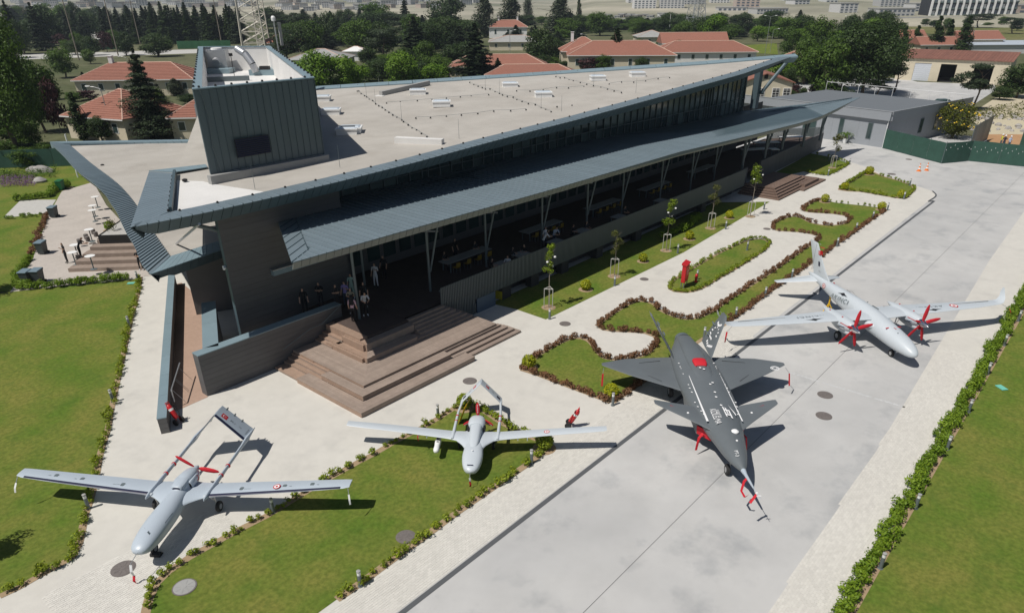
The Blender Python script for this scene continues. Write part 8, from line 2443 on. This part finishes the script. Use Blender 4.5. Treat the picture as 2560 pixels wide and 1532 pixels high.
MB().hexa([(-.5, -.2, 1.752), (.5, -.2, 1.752), (.5, .2, 1.752), (-.5, .2, 1.752), (-.5, -.2, 1.80), (.5, -.2, 1.80), (.5, .2, 1.92), (-.5, .2, 1.92)]).build('roof', M['red'], cb)
lettering(cb, 'YANGIN', .16, (0, -.168, 1.22), (1, 0, 0), (0, 0, 1), M['decal'], .004)
lettering(cb, 'DOLABI', .12, (0, -.168, 1.02), (1, 0, 0), (0, 0, 1), M['decal'], .004)
for sx in (-1, 1):
    for sy in (-1, 1):
        MB().box(sx * .38 - .03, sx * .38 + .03, sy * .1 - .025, sy * .1 + .025, 0, .449).build('leg', M['steel'], cb)
hy = thing('fire_hydrant', 'small red fire hydrant beside the lamp in the oval bed', 'hydrant', (*S(6, 112, 585), .012))
MB().lathe([(.14, 0), (.14, .04), (.09, .05), (.09, .45), (.12, .47), (.12, .52), (.08, .60), (.03, .65)], 0, 0, 14).build('barrel', M['red'], hy, True)
for s in (-1, 1):
    MB().tube((s * .08, 0, .36), (s * .17, 0, .36), .05, .055, 10).build('outlet', M['red'], hy)
for k, (x, y) in enumerate(((1703, 1222), (1758, 1217))):
    t = thing('traffic_cone', ['left orange and white traffic cone on the far apron', 'right orange and white traffic cone on the far apron'][k], 'traffic cone', (*S(3, x, y), .004), 0, 'traffic cones')
    MB().box(-.24, .24, -.24, .24, 0, .04).build('base', CM['orange'], t)
    for j, (r0, z0, r1, z1) in enumerate(((.18, .04, .145, .25), (.145, .25, .115, .42), (.115, .42, .085, .60), (.085, .60, .06, .75), (.06, .75, .03, .95))):
        MB().tube((0, 0, z0), (0, 0, z1), r0, r1, 14).build('cone_band', M['white'] if j % 2 else CM['orange'], t, True)
yx_ = thing('storage_box', 'yellow box with dark lid in the shade under the slatted balustrade', 'box', (*S('A1', 812, 1215), .012), rad(8))
MB().box(-.5, .5, -.35, .35, 0, .62).build('body', mat('yellowbox', (.62, .55, .03), .6), yx_)
MB().box(-.53, .53, -.38, .38, .622, .70).build('lid', M['dark'], yx_)
person(*S(3, 2278, 1052), .012, .4, 'stand', 'yellow', 'jeans', 'black', 'worker in yellow vest and white helmet on the clay ground', helmet=True)
person(*S(3, 2298, 1060), .012, 1.6, 'cross', 'navy', 'navy', 'black', 'worker in dark blue with white helmet on the clay ground', helmet=True)
person(*S(3, 2336, 1066), .012, 2.4, 'stand', 'blue', 'jeans', 'black', 'worker in pale blue right of the pair on the clay ground', helmet=True)
tag(MB().obox(0, 0, .03, .55, .35, .04, rad(50)).build('drain_lid', mat('turquoise', (.16, .50, .40), .6)), 'turquoise plastic lid lying on the right lawn', 'lid').location = (*S(6, 2292, 1342), .02)
tag(MB().obox(0, 0, .03, .55, .35, .04, rad(-40)).build('drain_lid', bpy.data.materials['turquoise']), 'turquoise plastic lid by the end of the clipped left hedge', 'lid').location = (*S(4, 938, 597), .02)
# potted palms, bench and planter by the annex
def palm(x, y, label, pot):
    t = thing('potted_palm', label, 'palm', (x, y, .01), 0, 'potted palms by the annex')
    MB().lathe([(.30, 0), (.38, .55), (.40, .58)], 0, 0, 14).build('pot', M['white'] if pot else M['black'], t)
    MB().lathe([(.12, .5), (.10, 1.0)], 0, 0, 8).build('trunk', M['bark'], t)
    for k in range(13):
        a = k * 2.4
        b = MB()
        pts_ = [(0, 0, 1.0), (math.cos(a) * .45, math.sin(a) * .45, 1.45 - .02 * k), (math.cos(a) * .95, math.sin(a) * .95, 1.35 - .03 * k), (math.cos(a) * 1.2, math.sin(a) * 1.2, 1.05 - .03 * k)]
        s = (-math.sin(a) * .10, math.cos(a) * .10)
        vv = []
        for i, p in enumerate(pts_):
            f = (.4, 1, .8, .1)[i]
            vv += [(p[0] - s[0] * f, p[1] - s[1] * f, p[2] - .02), (p[0], p[1], p[2] + .03), (p[0] + s[0] * f, p[1] + s[1] * f, p[2] - .02)]
        b.add(vv, [(3 * i + j, 3 * i + j + 1, 3 * i + j + 4, 3 * i + j + 3) for i in range(3) for j in range(2)])
        b.build('frond', L['mid'], t)
palm(*S(3, 1172, 1020), 'potted palm in a white pot by the annex door', True)
palm(*S(3, 1012, 958), 'potted palm in a dark pot by the annex corner', False)
bn = thing('sofa', 'dark outdoor sofa with pale cushion against the annex wall', 'sofa', (*S(3, 1045, 965), .01), rad(78) + math.pi)
MB().box(-.9, .9, -.4, .4, .05, .42).build('seat', M['dark'], bn)
MB().box(-.9, .9, .3, .42, .42, .85).build('backrest', M['binlid'], bn)
# parked car in the yard
cx_, cy_ = S(3, 1868, 765)
car = thing('parked_car', 'silver blue parked car in the yard behind the annex roof', 'car', (cx_, cy_, .01), CAMR + .1)
MB().loft([[(x, y, z) for y, z in ((-.85, .3), (.85, .3), (.9, .6), (.85, zt), (-.85, zt), (-.9, .6))] for x, zt in ((-2.1, .7), (-2.0, .9), (-.9, .95), (1.1, .95), (2.0, .8), (2.15, .65))]).build('body', mat('carpaint', (.35, .42, .48), .25, metal=.5, coat=.5), car, True)
MB().loft([[(-1.5 + a, -.78 + b, z) for a, b in ((0, 0), (2.9 - 2 * i * .45 - i * .3, 0), (2.9 - 2 * i * .45 - i * .3, 1.56 - i * .3), (0, 1.56 - i * .3))] if i == 0 else [(-1.0, -.62, z), (.6, -.62, z), (.6, .62, z), (-1.0, .62, z)] for i, z in ((0, .951), (1, 1.42))]).build('cabin', M['glass'], car)
for sx in (-1.3, 1.3):
    for sy in (-.8, .8):
        MB().tube((sx, sy - .1, .32), (sx, sy + .1, .32), .32, .32, 14).build('wheel', M['rubber'], car)
# shadow-casting trees just left of the frame
tree('round', .6, 29.6, 4.2, 2.0, 'leafy tree beyond the left picture edge near the grey drone wing', G1)
tree('round', 8.5, 61.5, 6, 4, 'leafy tree beyond the left picture edge by the bins', G1)
# ------------------------------------------------------------------ air over the far land
hz = bpy.data.materials.new('haze')
hz.use_nodes = True
hn = hz.node_tree
hn.nodes.remove(hn.nodes['Principled BSDF'])
pv = hn.nodes.new('ShaderNodeVolumePrincipled')
pv.inputs['Color'].default_value = (.75, .87, 1.0, 1)
pv.inputs['Density'].default_value = .00016
pv.inputs['Anisotropy'].default_value = .2
hn.links.new(pv.outputs[0], hn.nodes['Material Output'].inputs['Volume'])
MB().box(-3200, 9200, -3200, 9200, -3, 190).build('haze', hz, kind='stuff')
